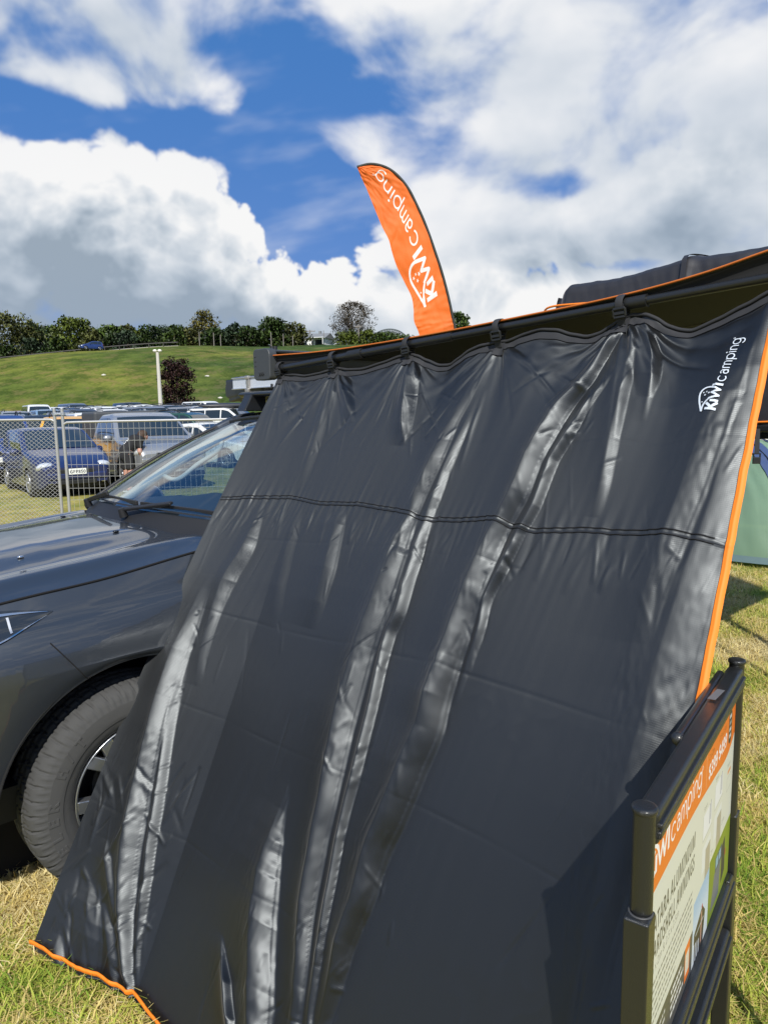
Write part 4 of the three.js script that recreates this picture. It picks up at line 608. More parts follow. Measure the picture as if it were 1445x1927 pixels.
// seam across the middle: two rows of stitching on a folded strip
for (const off of [-0.0028, 0.0028]) part('stitching', new THREE.TubeGeometry(new THREE.CatmullRomCurve3(Array.from({ length: 260 }, (_, i) => { const u = 0.003 + i / 259 * 0.985; return wallAt(u, seamV(u) + off, 0.0012); })), 900, 0.0016, 5), M.thread, wall);
part('hem_cord', new THREE.TubeGeometry(new THREE.CatmullRomCurve3(Array.from({ length: 200 }, (_, i) => wallAt(i / 199, 0.001, 0.003))), 600, 0.0052, 7), M.webbing, wall);
part('hem_tape', grid(400, 2, (u, v) => wallAt(u, 0.006 + v * 0.009, 0.0028 + 0.0015 * Math.sin(v * Math.PI))), M.webbing, wall);
// orange edging: down the free side and along the ground
part('orange_trim', grid(8, 500, (a, v) => { const p = wallAt(1, v * 0.995 + 0.002, 0.004), q = wallAt(0.985, v * 0.995 + 0.002); const d = p.clone().sub(q).normalize(); return p.addScaledVector(d, (a - 0.12) * 0.0165 + 0.0016 * noise3(v * 40, 1, 5)).addScaledVector(wallN, 0.004 * Math.sin(a * Math.PI) + (Math.abs(a - 0.2) < 0.07 ? -0.0012 : 0)); }), M.orange, wall);
part('orange_trim', grid(600, 8, (u, a) => { const p = wallAt(u * 0.99, 0.996, 0.004); p.y += Math.sin(a * Math.PI * 2) * 0.009 + 0.02 + 0.009 * noise3(u * 16, 3, 1) + 0.003 * noise3(u * 70, 3, 1); p.addScaledVector(wallN, Math.cos(a * Math.PI * 2) * 0.006); return p; }), M.orange, wall);
// straps with buckles over the rafter
const poleA = onRafterPlane(540, 691), poleB = onRafterPlane(1175, 573), poleDir = poleB.clone().sub(poleA).normalize();
const poleAt = (s) => poleA.clone().addScaledVector(poleDir, (s - sOf(poleA)) / poleDir.dot(US));
for (const c of clipU) {
  const s = Math.max(0.02, c * sEnd), top = poleAt(s), low = wallAt(c, 0.012, 0.006);
  const st = part('strap', [bar(top.clone().addScaledVector(UF, 0.024), low, 0.024, 0.003, poleDir, 0.001), bar(top.clone().addScaledVector(UF, -0.022).addScaledVector(UP, 0.004), top.clone().addScaledVector(UF, -0.01).addScaledVector(UP, -0.05), 0.024, 0.003, poleDir, 0.001),
    placeBy(new THREE.TorusGeometry(0.026, 0.0018, 6, 24).scale(1, 1, 7), new THREE.Matrix4().makeBasis(UF, UP, US)).translate(top.x, top.y, top.z)], M.webbing, wall);
  const b0 = top.clone().lerp(low, 0.22).addScaledVector(UF, 0.022), b1 = top.clone().lerp(low, 0.62).addScaledVector(UF, 0.014), x = poleDir.clone().multiplyScalar(0.017);
  part('buckle', [bar(b0.clone().add(x), b1.clone().add(x), 0.006, 0.007, poleDir, 0.002), bar(b0.clone().sub(x), b1.clone().sub(x), 0.006, 0.007, poleDir, 0.002), bar(b0.clone().sub(x), b0.clone().add(x), 0.007, 0.007, UP, 0.002), bar(b1.clone().sub(x), b1.clone().add(x), 0.007, 0.007, UP, 0.002), bar(b0.clone().lerp(b1, 0.55).sub(x), b0.clone().lerp(b1, 0.55).add(x), 0.009, 0.006, UP, 0.002)], M.plasticBlack, st);
  const tab = low.clone(); part('strap_patch', grid(4, 4, (a, b) => wallAt(c + (a - 0.5) * 0.02, 0.004 + b * 0.02, 0.0045)), M.webbing, wall);
}
// print on the cloth: canvas drawing with the ground left clear
function drawBrand(g, w, h, ink, clear) {   // laid out along x: emblem and first word, then second word
  g.clearRect(0, 0, w, h); if (clear) { g.fillStyle = clear; g.fillRect(0, 0, w, h); }
  g.fillStyle = ink; g.strokeStyle = ink; g.lineJoin = 'round'; g.textBaseline = 'alphabetic';
  const base = h * 0.74, H = h * 0.36;
  const stem = (x, y, a, b, t) => { g.beginPath(); g.moveTo(x, y); g.lineTo(a, b); g.lineWidth = t; g.stroke(); };
  const T = H * 0.24; g.lineCap = 'butt';
  let x = h * 0.06;
  stem(x + T / 2, base, x + T / 2, base - H, T); stem(x + T * 0.9, base - H * 0.42, x + H * 0.72, base - H, T); stem(x + T * 1.1, base - H * 0.5, x + H * 0.78, base, T);
  const xi = x + H * 0.95; stem(xi, base, xi, base - H * 0.72, T);
  // W whose first stroke runs on into the bird's tail, under a domed back
  const xw = xi + T * 1.1; g.lineWidth = T * 0.82; g.lineCap = 'butt';
  g.beginPath(); g.moveTo(xw - H * 0.05, base - H * 0.95); g.lineTo(xw + H * 0.3, base - H * 0.1); g.lineTo(xw + H * 0.62, base - H * 0.8); g.lineTo(xw + H * 0.92, base - H * 0.1); g.lineTo(xw + H * 1.3, base - H * 1.0); g.stroke();
  g.lineWidth = T * 0.7; g.beginPath(); g.moveTo(xw + H * 1.28, base - H * 0.95);
  g.bezierCurveTo(xw + H * 1.5, base - H * 1.75, xw + H * 0.9, base - H * 2.05, xw + H * 0.2, base - H * 1.85); g.bezierCurveTo(xw - H * 0.5, base - H * 1.7, xw - H * 1.1, base - H * 1.35, xw - H * 1.55, base - H * 1.2); g.stroke();
  g.beginPath(); g.moveTo(xw - H * 1.62, base - H * 1.2); g.bezierCurveTo(xw - H * 0.9, base - H * 1.42, xw - H * 0.3, base - H * 1.2, xw - H * 0.02, base - H * 0.82); g.lineWidth = T * 0.75; g.stroke();
  const star = (cx, cy, r) => { g.beginPath(); for (let i = 0; i < 10; i++) { const a = -Math.PI / 2 + i * Math.PI / 5, q = i % 2 ? r * 0.42 : r; g[i ? 'lineTo' : 'moveTo'](cx + q * Math.cos(a), cy + q * Math.sin(a)); } g.fill(); };
  star(xw + H * 0.72, base - H * 1.6, H * 0.12); star(xw + H * 0.42, base - H * 1.38, H * 0.13); star(xw + H * 0.78, base - H * 1.32, H * 0.11); star(xw + H * 0.62, base - H * 1.06, H * 0.15); g.beginPath(); g.arc(xw - H * 0.35, base - H * 1.45, H * 0.06, 0, 7); g.fill();
  const xl = xw + H * 1.52; stem(xl, base, xl, base - H, T);
  // second word in thin round letters
  const t = H * 0.105, R = H * 0.34, hi = base - R * 2; g.lineWidth = t; g.lineCap = 'butt';
  const arc = (cx, cy, r, a, b) => { g.beginPath(); g.arc(cx, cy, r, a, b); g.stroke(); };
  x = xl + H * 0.42 + R * 0.6;
  arc(x + R * 0.4, base - R, R, 0.75, Math.PI * 2 - 0.75); x += R * 2.35;                                             // c
  arc(x + R * 0.35, base - R * 0.62, R * 0.62, 0, 7); stem(x + R * 0.97, base, x + R * 0.97, base - R * 1.3, t); arc(x + R * 0.3, base - R * 1.32, R * 0.67, -2.6, 0); x += R * 1.75;   // a
  for (const k of [0, 1]) { arc(x + R * 0.6 + k * R * 1.2, base - R * 1.4, R * 0.6, Math.PI, 0); stem(x + R * 1.2 + k * R * 1.2, base, x + R * 1.2 + k * R * 1.2, base - R * 1.4, t); } stem(x, base, x, base - R * 2, t); x += R * 3.2;   // m
  stem(x, base + R * 0.95, x, base - R * 2, t); arc(x + R, base - R, R, 0, 7); x += R * 2.75;                          // p
  stem(x, base, x, base - R * 2, t); g.beginPath(); g.arc(x, base - R * 2.6, t * 0.72, 0, 7); g.fill(); x += R * 0.85;   // i
  stem(x, base, x, base - R * 2, t); arc(x + R * 0.75, base - R * 1.25, R * 0.75, Math.PI, 0); stem(x + R * 1.5, base, x + R * 1.5, base - R * 1.3, t); x += R * 2.2;   // n
  arc(x + R, base - R, R, 0, 7); stem(x + R * 2, base - R * 2, x + R * 2, base + R * 0.2, t); arc(x + R, base + R * 0.15, R, 0.05, Math.PI * 0.82); x += R * 2.5;   // g
  g.lineWidth = t * 0.4; arc(x, base - R * 2.1, R * 0.24, 0, 7);
  return x + R * 0.4;
}
const brandCanvas = (ink, ground) => { const c = document.createElement('canvas'); c.width = 1024; c.height = 256; drawBrand(c.getContext('2d'), 1024, 256, ink, ground); return c; };
const brandAlpha = new THREE.CanvasTexture(brandCanvas('#ffffff', '#000000'));
M.print = mat([0.74, 0.8, 0.86], 0.5, { alphaMap: brandAlpha, transparent: true, alphaTest: 0.5, side: THREE.DoubleSide });
{
  // corners of the print on the cloth: foot of the first letter, head of the last
  const a0 = toUV(1366, 785), a1 = toUV(1424, 583), b0 = toUV(1306, 768), b1 = toUV(1366, 566);
  part('emblem_print', grid(120, 40, (s, t) => { const u = lerp(lerp(a0[0], a1[0], s), lerp(b0[0], b1[0], s), t), v = lerp(lerp(a0[1], a1[1], s), lerp(b0[1], b1[1], s), t); return wallAt(u, v, 0.0022); }), M.print, wall);
}

// awning itself: case along the roof side, cap, fabric, rafters
const awning = thing('side_awning', 'black roof-side vehicle awning with orange piped canopy and grey end cap', 'awning', [0, 0, 0]);
{
  const capC = at(494, 686, 3.2), back = UF.clone().negate(), caseL = 2.15;
  const frame = new THREE.Matrix4().makeBasis(US, UP, back);   // x across, y up, z rearward
  const sec = new THREE.Shape(); const W = 0.058, Hh = 0.063; sec.moveTo(-W, -Hh + 0.02); sec.quadraticCurveTo(-W, -Hh, -W + 0.02, -Hh); sec.lineTo(W - 0.015, -Hh); sec.quadraticCurveTo(W, -Hh, W, -Hh + 0.015); sec.lineTo(W, Hh - 0.03); sec.quadraticCurveTo(W, Hh, W - 0.03, Hh); sec.lineTo(-W + 0.015, Hh); sec.quadraticCurveTo(-W, Hh, -W, Hh - 0.015); sec.closePath();
  const cap = new THREE.ExtrudeGeometry(sec, { depth: 0.03, bevelEnabled: true, bevelSize: 0.005, bevelThickness: 0.006, bevelSegments: 3, curveSegments: 6 }); placeBy(cap, frame); cap.translate(capC.x, capC.y, capC.z);
  const cp = part('end_cap', cap, M.charcoal, awning);
  const chev = []; for (let k = 0; k < 3; k++) { const o = capC.clone().addScaledVector(UF, 0.0075).addScaledVector(US, -0.03 + k * 0.014 + 0.012).addScaledVector(UP, -0.042), a = o.clone().addScaledVector(UP, 0.008), b = o.clone().addScaledVector(US, 0.008), c = o.clone().addScaledVector(UP, -0.008); chev.push(rod(a, b, 0.0018, 0.0018, 5), rod(b, c, 0.0018, 0.0018, 5)); }
  part('chevron_mark', chev, M.plasticBlack, cp);
  part('screw', [0.035, 0.015, -0.005].map((y) => new THREE.SphereGeometry(0.0035, 8, 6).translate(capC.x, capC.y, capC.z).translate(UF.x * 0.006 - US.x * 0.045, y, UF.z * 0.006 - US.z * 0.045)), M.plasticBlack, cp);
  // hard shell: C-shaped aluminium channel with a curved lid
  const shell = new THREE.Shape(); shell.moveTo(0.05, 0.058); shell.quadraticCurveTo(0.02, 0.072, -0.052, 0.06); shell.lineTo(-0.052, -0.058); shell.lineTo(0.03, -0.058); shell.lineTo(0.03, -0.052); shell.lineTo(-0.046, -0.052); shell.lineTo(-0.046, 0.054); shell.quadraticCurveTo(0.02, 0.064, 0.048, 0.052); shell.closePath();
  const sh = new THREE.ExtrudeGeometry(shell, { depth: caseL, bevelEnabled: false, curveSegments: 8 }); placeBy(sh, frame); sh.translate(capC.x + back.x * 0.03, capC.y, capC.z + back.z * 0.03);
  part('case', sh, M.charcoal, awning);
  part('mount_bracket', [0.25, 1.0, 1.8].map((d) => bar(capC.clone().addScaledVector(back, d).addScaledVector(UP, -0.066), capC.clone().addScaledVector(back, d).addScaledVector(UP, -0.066).addScaledVector(US, -0.16), 0.05, 0.012, back, 0.003)), M.plasticBlack, awning);
  part('bolt', [[-0.01, 0.06], [0.03, 0.05], [0.9, 0.05]].map(([k, d]) => rod(capC.clone().addScaledVector(back, d + Math.abs(k)).addScaledVector(US, -0.02 + k * 0.2).addScaledVector(UP, 0.055), capC.clone().addScaledVector(back, d + Math.abs(k)).addScaledVector(US, -0.02 + k * 0.2).addScaledVector(UP, 0.083), 0.012, 0.010, 10)), M.plasticBlack, awning);
  // canopy
  const edgePix = [[516, 669], [580, 664], [640, 657], [700, 648], [760, 638], [880, 616], [1000, 592], [1122, 567], [1230, 541], [1340, 509], [1445, 472]];
  const ePts = edgePix.map(([x, y]) => onRafterPlane(x, y)), last = ePts[ePts.length - 1], dir = last.clone().sub(ePts[ePts.length - 3]).normalize(); ePts.push(last.clone().addScaledVector(dir, Math.max(0.06, 2.08 - sOf(last))));
  const edge = new THREE.CatmullRomCurve3(ePts), depth = 2.0;
  const canopyAt = (a, b) => { const p = edge.getPoint(a), s = Math.sin(Math.PI * b); return p.addScaledVector(back, b * depth).addScaledVector(UP, -0.035 * s * (1 - Math.abs(a - 0.5)) + b * 0.03); };
  const can = part('canopy', grid(60, 40, (a, b) => canopyAt(a, b)), M.canopy, awning);
  part('canopy_seam', [0.33, 0.66].map((b) => grid(60, 1, (a, t) => canopyAt(a, b + t * 0.006).addScaledVector(UP, -0.003))), mat([0.06, 0.055, 0.04], 0.8, { side: THREE.DoubleSide }), can);
  const trim = tube(Array.from({ length: 60 }, (_, i) => canopyAt(i / 59, 0).addScaledVector(UF, 0.004)), 0.0028, 200, 8); part('orange_piping', trim, mat([0.5, 0.13, 0.015], 0.7), can);
  // valance that hangs just under the piping, dark
  part('valance', grid(80, 4, (a, b) => canopyAt(a, 0).addScaledVector(UP, -0.004 - b * (0.03 + 0.014 * Math.sin(a * 9))).addScaledVector(back, 0.004 + 0.008 * Math.sin(b * 3))), M.canopy, can);
  const outer = poleAt(2.07);
  const r1 = part('rafter', [rod(poleAt(0.03), poleAt(1.0), 0.0145, 0.0145, 16), rod(poleAt(0.98), outer, 0.012, 0.012, 16)], M.satinBlack, awning);
  part('rafter_collar', [rod(poleAt(0.47), poleAt(0.55), 0.019, 0.019, 16), rod(poleAt(1.62), poleAt(1.68), 0.017, 0.017, 16), rod(poleAt(0.0), poleAt(0.05), 0.02, 0.016, 12)], M.plasticBlack, r1);
  const off = back.clone().multiplyScalar(1.95); part('rafter', rod(poleAt(0.03).add(off), outer.clone().add(off), 0.0145, 0.0145, 12), M.satinBlack, awning);
  part('front_bar', rod(outer.clone().addScaledVector(UP, 0.02), outer.clone().add(off).addScaledVector(UP, 0.02), 0.016, 0.016, 12), M.satinBlack, awning);
  for (const o of [V(0, 0, 0), off]) part('awning_leg', rod(outer.clone().add(o).addScaledVector(back, 0.05), V(outer.x + o.x + back.x * 0.05, 0, outer.z + o.z + back.z * 0.05), 0.012, 0.015, 10), M.satinBlack, awning);
}
// ------------------------------------------------------------------ the four-wheel drive that carries the awning
// local axes: x towards the nose from the front axle, y up, z to the far side (the near side is negative)
const truck = thing('four_wheel_drive', 'dark blue-grey four-wheel drive half hidden behind the awning wall, bonnet and front wheel showing', 'car');
{
  const axle = V(-0.92, 0, -2.46).addScaledVector(US, -0.90 - 0.005).addScaledVector(UF, -0.05);
  truck.position.copy(axle); truck.rotation.y = Math.atan2(-UF.z, UF.x);
  const flakes = dataTex(256, (u, v) => { const n = 0.5 + tileNoise(u, v, 128, 2) * 0.5; return [n, n, n]; });
  const body = mat([0.055, 0.063, 0.075], 0.33, { metalness: 0.6, clearcoat: 1, clearcoatRoughness: 0.025, side: THREE.DoubleSide });
  const gap = mat([0.004, 0.004, 0.005], 0.9), trim = mat([0.012, 0.012, 0.013], 0.55, { side: THREE.DoubleSide }), gloss = mat([0.008, 0.008, 0.009], 0.15, { clearcoat: 1, side: THREE.DoubleSide });
  const beige = mat([0.5, 0.5, 0.46], 0.8, { side: THREE.DoubleSide }), seatM = mat([0.035, 0.036, 0.04], 0.75), dashM = mat([0.03, 0.031, 0.034], 0.7, { side: THREE.DoubleSide });
  const pane = mat([0.66, 0.76, 0.8], 0.0, { transmission: 1, thickness: 0, ior: 2.25, side: THREE.DoubleSide });
  const R = 0.485, WY = 0.388, wb = -2.8;
  // skin of the flank: from the sill or wheel arch up to the bonnet gap or the window line
  const low = (x) => { let y = lerp(0.46, 0.40, step01(0.4, 0.6, x)); for (const w of [0, wb]) { const d = Math.abs(x - w); if (d < R) y = Math.max(y, WY + Math.sqrt(R * R - d * d)); } return y; };
  const nose = (x) => clamp((x - 0.1) / 0.82, 0, 1), tailT = (x) => clamp((-3.3 - x) / 0.5, 0, 1);
  const keys = (x) => {
    const f = nose(x), b = step01(0.2, -0.5, x), t = tailT(x), sh = -0.16 * f * f * f - 0.02 * f - 0.1 * t * t, drop = -0.11 * Math.pow(f, 1.6);
    const rear = step01(-0.62, -0.86, x);   // behind the windscreen pillar the flank runs on to the window line
    const l = low(x), K = [[0.895 + sh, l], [0.905 + sh, lerp(l, 0.9, 0.4)], [0.908 + sh, lerp(l, 0.9, 0.75)], [0.906 + sh, 0.9 + drop * 0.3], [0.893 + sh, 0.965 + drop * 0.4], [0.862 + sh, 1.022 + 0.02 * b + drop * 0.5], [0.828 + sh, 1.052 + 0.035 * b + drop * 0.65], [0.805 + sh, 1.085 + 0.05 * b + drop * 0.8], [0.766 + sh, 1.135 + 0.065 * b + drop]];
    const D = [[0.885, l], [0.9, lerp(l, 0.9, 0.4)], [0.905, lerp(l, 0.9, 0.75)], [0.903, 0.9], [0.893, 0.955], [0.885, 1.0], [0.874, 1.04], [0.862, 1.09], [0.838, 1.15]];
    return K.map((p, i) => [lerp(p[0], D[i][0] - 0.1 * t * t, rear), lerp(p[1], D[i][1], rear)]);
  };
  const cr = (p0, p1, p2, p3, t) => 0.5 * (2 * p1 + (p2 - p0) * t + (2 * p0 - 5 * p1 + 4 * p2 - p3) * t * t + (3 * p1 - p0 - 3 * p2 + p3) * t * t * t);
  const flank = (x, s) => { const K = keys(x), q = clamp(s, 0, 1) * (K.length - 1), i = Math.min(K.length - 2, Math.floor(q)), t = q - i, g = (k, c) => K[clamp(k, 0, K.length - 1)][c]; return [0, 1].map((c) => cr(g(i - 1, c), g(i, c), g(i + 1, c), g(i + 2, c), t)); };
  const archX = (a, b) => { const xs = [a, b]; for (let x = a; x > b; x -= 0.03) xs.push(x); for (const w of [0, wb]) for (let i = 0; i <= 40; i++) { const x = w - R * Math.cos(Math.PI * i / 40) * 0.9998; if (x < a && x > b) xs.push(x); } return [...new Set(xs)].sort((p, q) => q - p).filter((x, i, m) => !i || m[i - 1] - x > 0.0015); };
  const flankPart = (a, b, s) => { const xs = archX(a, b); return grid(xs.length - 1, 46, (u, v, i) => { const [z, y] = flank(xs[i], v); return V(xs[i], y, s * z); }); };
  // gaps between panels: thin dark beads let into the skin
  const bead = (pts, r = 0.0028) => new THREE.TubeGeometry(new THREE.CatmullRomCurve3(pts), pts.length * 6, r, 5);
  const yHood = (x, t) => {   // t across, -1 to 1 at the bonnet gaps
    const a = Math.abs(t), K = keys(Math.max(x, -0.6)), e = K[K.length - 1], f = nose(x), rise = 0.09 * (1 - Math.pow(a, 2.4)) + 0.016 * Math.exp(-((a - 0.80) ** 2) / 0.006) - 0.012 * Math.exp(-((a - 0.62) ** 2) / 0.02);
    return [e[0] * t, e[1] - 0.004 + rise * (1 - 0.25 * f) * (1 - 0.35 * step01(0.1, -0.5, x))];
  };
  const hoodBack = (t) => -0.31 - 0.18 * t * t, hoodFront = (t) => 0.80 - 0.14 * t * t;
  const hood = part('bonnet', grid(110, 60, (u, v) => { const t = u * 2 - 1, x = lerp(hoodBack(t), hoodFront(t), v), [z, y] = yHood(x, t); return V(x, y - 0.09 * Math.pow(step01(0.75, 1, v), 2), z); }), body, truck);
  for (const s of [-1, 1]) {
    part('fender', flankPart(0.60, -0.86, s), body, truck);
    part('door', flankPart(-0.864, -1.86, s), body, truck); part('door', flankPart(-1.864, -2.52, s), body, truck); part('rear_quarter', flankPart(-2.524, -3.82, s), body, truck);
    part('bumper_corner', grid(40, 46, (u, v) => { const x = lerp(0.604, 0.93, u), [z, y] = flank(x, v); return V(x, y, s * z); }), body, truck);
    const gp = part('panel_gap', [bead(Array.from({ length: 40 }, (_, i) => { const x = lerp(-0.62, 0.62, i / 39), K = keys(x), e = K[K.length - 1]; return V(x, e[1] + 0.001, s * (e[0] + 0.002)); }), 0.0042),
      bead(Array.from({ length: 12 }, (_, i) => { const t = i / 11, x = lerp(0.275, 0.158, t), y = lerp(0.985, 0.822, t); let sv = 0.5; for (let k = 0, a = 0, b = 1; k < 24; k++) { sv = (a + b) / 2; if (flank(x, sv)[1] < y) a = sv; else b = sv; } const [z, yy] = flank(x, sv); return V(x, yy, s * z); }), 0.0026),
      bead(Array.from({ length: 20 }, (_, i) => { const [z, y] = flank(-0.862, lerp(0.02, 0.98, i / 19)); return V(-0.862, y, s * z); }), 0.003)], gap, truck); gp.userData.kind = 'stuff';
    // wheel well
    for (const w of [0, wb]) {
      part('wheel_arch_liner', [grid(40, 1, (u, v) => { const a = Math.PI * u; return V(w + Math.cos(a) * (R + 0.006), WY + Math.sin(a) * (R + 0.006), s * lerp(0.893 - (w ? 0.02 : 0), 0.5, v)); }), grid(40, 6, (u, v) => { const a = Math.PI * u, r = (R + 0.01) * v; return V(w + Math.cos(a) * r, WY + Math.sin(a) * r, s * 0.5); }), box(0.9, 0.4, 0.02, w, 0.22, s * 0.5)], mat([0.006, 0.006, 0.006], 0.95, { side: THREE.DoubleSide }), truck);
      part('arch_lip', new THREE.TubeGeometry(new THREE.CatmullRomCurve3(Array.from({ length: 40 }, (_, i) => { const a = Math.PI * (0.02 + 0.96 * i / 39), x = w + Math.cos(a) * R, [z] = flank(x, 0.01); return V(x, WY + Math.sin(a) * R, s * (z - 0.006)); })), 120, 0.0065, 6), body, truck);
    }
    // headlight that runs back into the fender
    const hlp = (u, v) => { const x = lerp(0.235, 0.86, u), w = Math.sin(Math.min(1, u * 2.2) * Math.PI / 2), yc = keys(x)[8][1] - 0.055 - 0.012 * u, y = yc + (v - 0.5) * 0.105 * w; let sv = 0.5; for (let k = 0, a = 0, b = 1; k < 22; k++) { sv = (a + b) / 2; if (flank(x, sv)[1] < y) a = sv; else b = sv; } const [z, yy] = flank(x, sv); return [x, yy, z]; };
    const hb = part('headlight', grid(50, 16, (u, v) => { const [x, y, z] = hlp(u, v); return V(x, y, s * (z + 0.004)); }), mat([0.05, 0.055, 0.06], 0.05, { metalness: 0.6, clearcoat: 1, side: THREE.DoubleSide }), truck);
    part('light_strip', grid(40, 4, (u, v) => { const [x, y, z] = hlp(0.03 + u * 0.97, 0.82 + v * 0.09); return V(x, y, s * (z + 0.008)); }), M.chrome, hb); part('light_strip', grid(40, 4, (u, v) => { const [x, y, z] = hlp(0.04 + u * 0.9, 0.03 + v * 0.045); return V(x, y, s * (z + 0.008)); }), M.chrome, hb);
    { const [x, y, z] = hlp(0.34, 0.42); part('projector_lens', new THREE.SphereGeometry(0.026, 18, 12).scale(1, 1, 0.5).translate(x, y, s * (z + 0.002)), LAMP, hb); } part('lens_rib', grid(12, 3, (u, v) => { const [x, y, z] = hlp(0.22 + v * 0.012, 0.15 + u * 0.6); return V(x, y, s * (z + 0.009)); }), M.alu, hb);
    part('fog_lamp', box(0.03, 0.05, 0.22, 0.8, 0.62, s * 0.66, 0.012), M.chrome, truck);
    part('sill_step', box(1.75, 0.05, 0.14, -1.4, 0.42, s * 0.89, 0.02), M.alu, truck);
    // pillars, window frames, glass
    const P = (x, y, z) => V(x, y, s * z), base = P(-0.61, 1.26, 0.815), topA = P(-1.39, 1.675, 0.672);
    part('windscreen_pillar', [tube([P(-0.52, 1.21, 0.81), base, P(-1.0, 1.465, 0.754), topA, P(-1.55, 1.705, 0.655)], 0.03, 40, 8)], body, truck);
    part('pillar_trim', tube([P(-0.70, 1.23, 0.765), P(-1.03, 1.44, 0.70), P(-1.40, 1.635, 0.63)], 0.033, 30, 8), beige, truck);
    part('grab_handle', tube([P(-0.92, 1.38, 0.715), P(-0.98, 1.345, 0.645), P(-1.12, 1.43, 0.62), P(-1.26, 1.515, 0.605), P(-1.31, 1.57, 0.655)], 0.0145, 40, 8), beige, truck);
    part('roof_rail_body', tube([topA, P(-2.0, 1.735, 0.645), P(-2.9, 1.725, 0.63), P(-3.5, 1.66, 0.6)], 0.035, 40, 8), body, truck);
    for (const [x0, x1, w] of [[-1.86, -1.92, 0.09], [-2.75, -2.82, 0.09], [-3.55, -3.5, 0.12]]) part('door_pillar', bar(P(x0, 1.14, 0.825), P(x1, 1.72, 0.6), w, 0.04, V(1, 0, 0), 0.012), gloss, truck);
    part('side_window', grid(12, 6, (u, v) => { const yb = 1.16, x = lerp(-0.86, -3.5, u), yt = x > -1.5 ? lerp(1.24, 1.69, clamp((-0.86 - x) / 0.64, 0, 1)) : 1.70, y = lerp(yb, yt, v); return P(x, y, lerp(0.832, 0.645, (y - 1.15) / 0.57)); }), pane, truck);
    part('belt_trim', tube([P(-0.86, 1.155, 0.842), P(-2, 1.16, 0.846), P(-3.5, 1.18, 0.82)], 0.009, 30, 6), M.chrome, truck);
    const mr = part('mirror', new THREE.SphereGeometry(1, 20, 14).scale(0.085, 0.095, 0.12).translate(-0.98, 1.2, s * 1.0), body, truck); part('mirror_arm', bar(P(-0.96, 1.14, 0.85), P(-0.97, 1.16, 0.95), 0.05, 0.03, V(1, 0, 0), 0.01), trim, mr);
    for (const x of [-1.68, -2.44]) part('door_handle', box(0.2, 0.035, 0.03, x, 1.02, s * 0.905, 0.012), M.chrome, truck);
    part('tail_light', box(0.08, 0.45, 0.14, -3.8, 1.05, s * 0.72, 0.03), TAIL, truck);
  }
  // nose, roof, tail
  part('front_bumper', [grid(40, 14, (u, v) => { const t = u * 2 - 1, y = lerp(0.34, 0.98, v); return V(0.93 - 0.05 * t * t - 0.02 * Math.cos(v * 6), y, t * (flank(0.93, 0.5)[0] + 0.0)); })], body, truck);
  part('front_fascia', grid(40, 4, (u, v) => { const t = u * 2 - 1, x = hoodFront(t), [z, y] = yHood(x, t); return V(lerp(x - 0.002, 0.93 - 0.05 * t * t - 0.02 * Math.cos(6), v), lerp(y - 0.09, 0.98, v), lerp(z, t * flank(0.93, 0.5)[0], v)); }), gloss, truck);
  part('grille', box(0.04, 0.22, 0.95, 0.935, 0.78, 0, 0.02), gloss, truck); for (const y of [0.74, 0.82]) part('grille_bar', box(0.03, 0.03, 0.9, 0.955, y, 0, 0.01), M.chrome, truck);
  part('number_plate', box(0.012, 0.125, 0.36, 0.965, 0.55, 0), PLATE, truck);
  part('roof', grid(50, 30, (u, v) => { const x = lerp(-1.305, -3.6, u), t = v * 2 - 1; return V(x - 0.1 * t * t * (1 - u), 1.715 + 0.055 * Math.sin(Math.min(1, u * 1.3 + 0.1) * Math.PI * 0.62) - 0.04 * t * t - 0.05 * step01(0.8, 1, u), t * lerp(0.66, 0.6, u)); }), body, truck);
  part('tailgate', grid(20, 20, (u, v) => V(lerp(-3.84, -3.6, step01(0.45, 1, v)), lerp(0.5, 1.69, v), (u * 2 - 1) * lerp(0.8, 0.58, step01(0.5, 1, v)))), body, truck);
  part('floor_pan', box(4.4, 0.12, 1.5, -1.5, 0.42, 0), trim, truck);
  part('headlining', grid(6, 6, (u, v) => V(lerp(-1.40, -3.5, u), 1.66 - 0.03 * Math.abs(v * 2 - 1), (v * 2 - 1) * 0.58)), beige, truck);
  // cowl, windscreen, wipers
  const wsB = (t) => V(-0.37 - 0.2 * t * t, 1.3 - 0.03 * t * t, t * 0.795), wsT = (t) => V(-1.28 - 0.1 * t * t, 1.706 - 0.03 * t * t, t * 0.655);
  const ws = (t, v) => { const p = wsB(t).lerp(wsT(t), v), bow = Math.sin(Math.PI * v) * 0.03; return V(p.x + bow * 0.5, p.y + bow * 0.87, p.z); };
  part('windscreen', grid(40, 30, (u, v) => ws(u * 2 - 1, v)), pane, truck);
  part('windscreen_seal', [tube(Array.from({ length: 30 }, (_, i) => ws(i / 14.5 - 1, 0.99).add(V(0, 0.004, 0))), 0.009, 60, 6), tube(Array.from({ length: 20 }, (_, i) => ws(-1, i / 19).add(V(0, 0.004, -0.004))), 0.009, 40, 6), tube(Array.from({ length: 20 }, (_, i) => ws(1, i / 19).add(V(0, 0.004, 0.004))), 0.009, 40, 6)], trim, truck);
  part('cowl', grid(40, 6, (u, v) => { const t = u * 2 - 1, b = wsB(t), h = yHood(hoodBack(t), t); return V(lerp(hoodBack(t) + 0.03, b.x - 0.015, v), lerp(h[1] - 0.03, b.y + 0.012, v) - 0.012 * Math.sin(v * Math.PI), lerp(h[0], b.z, v)); }), trim, truck);
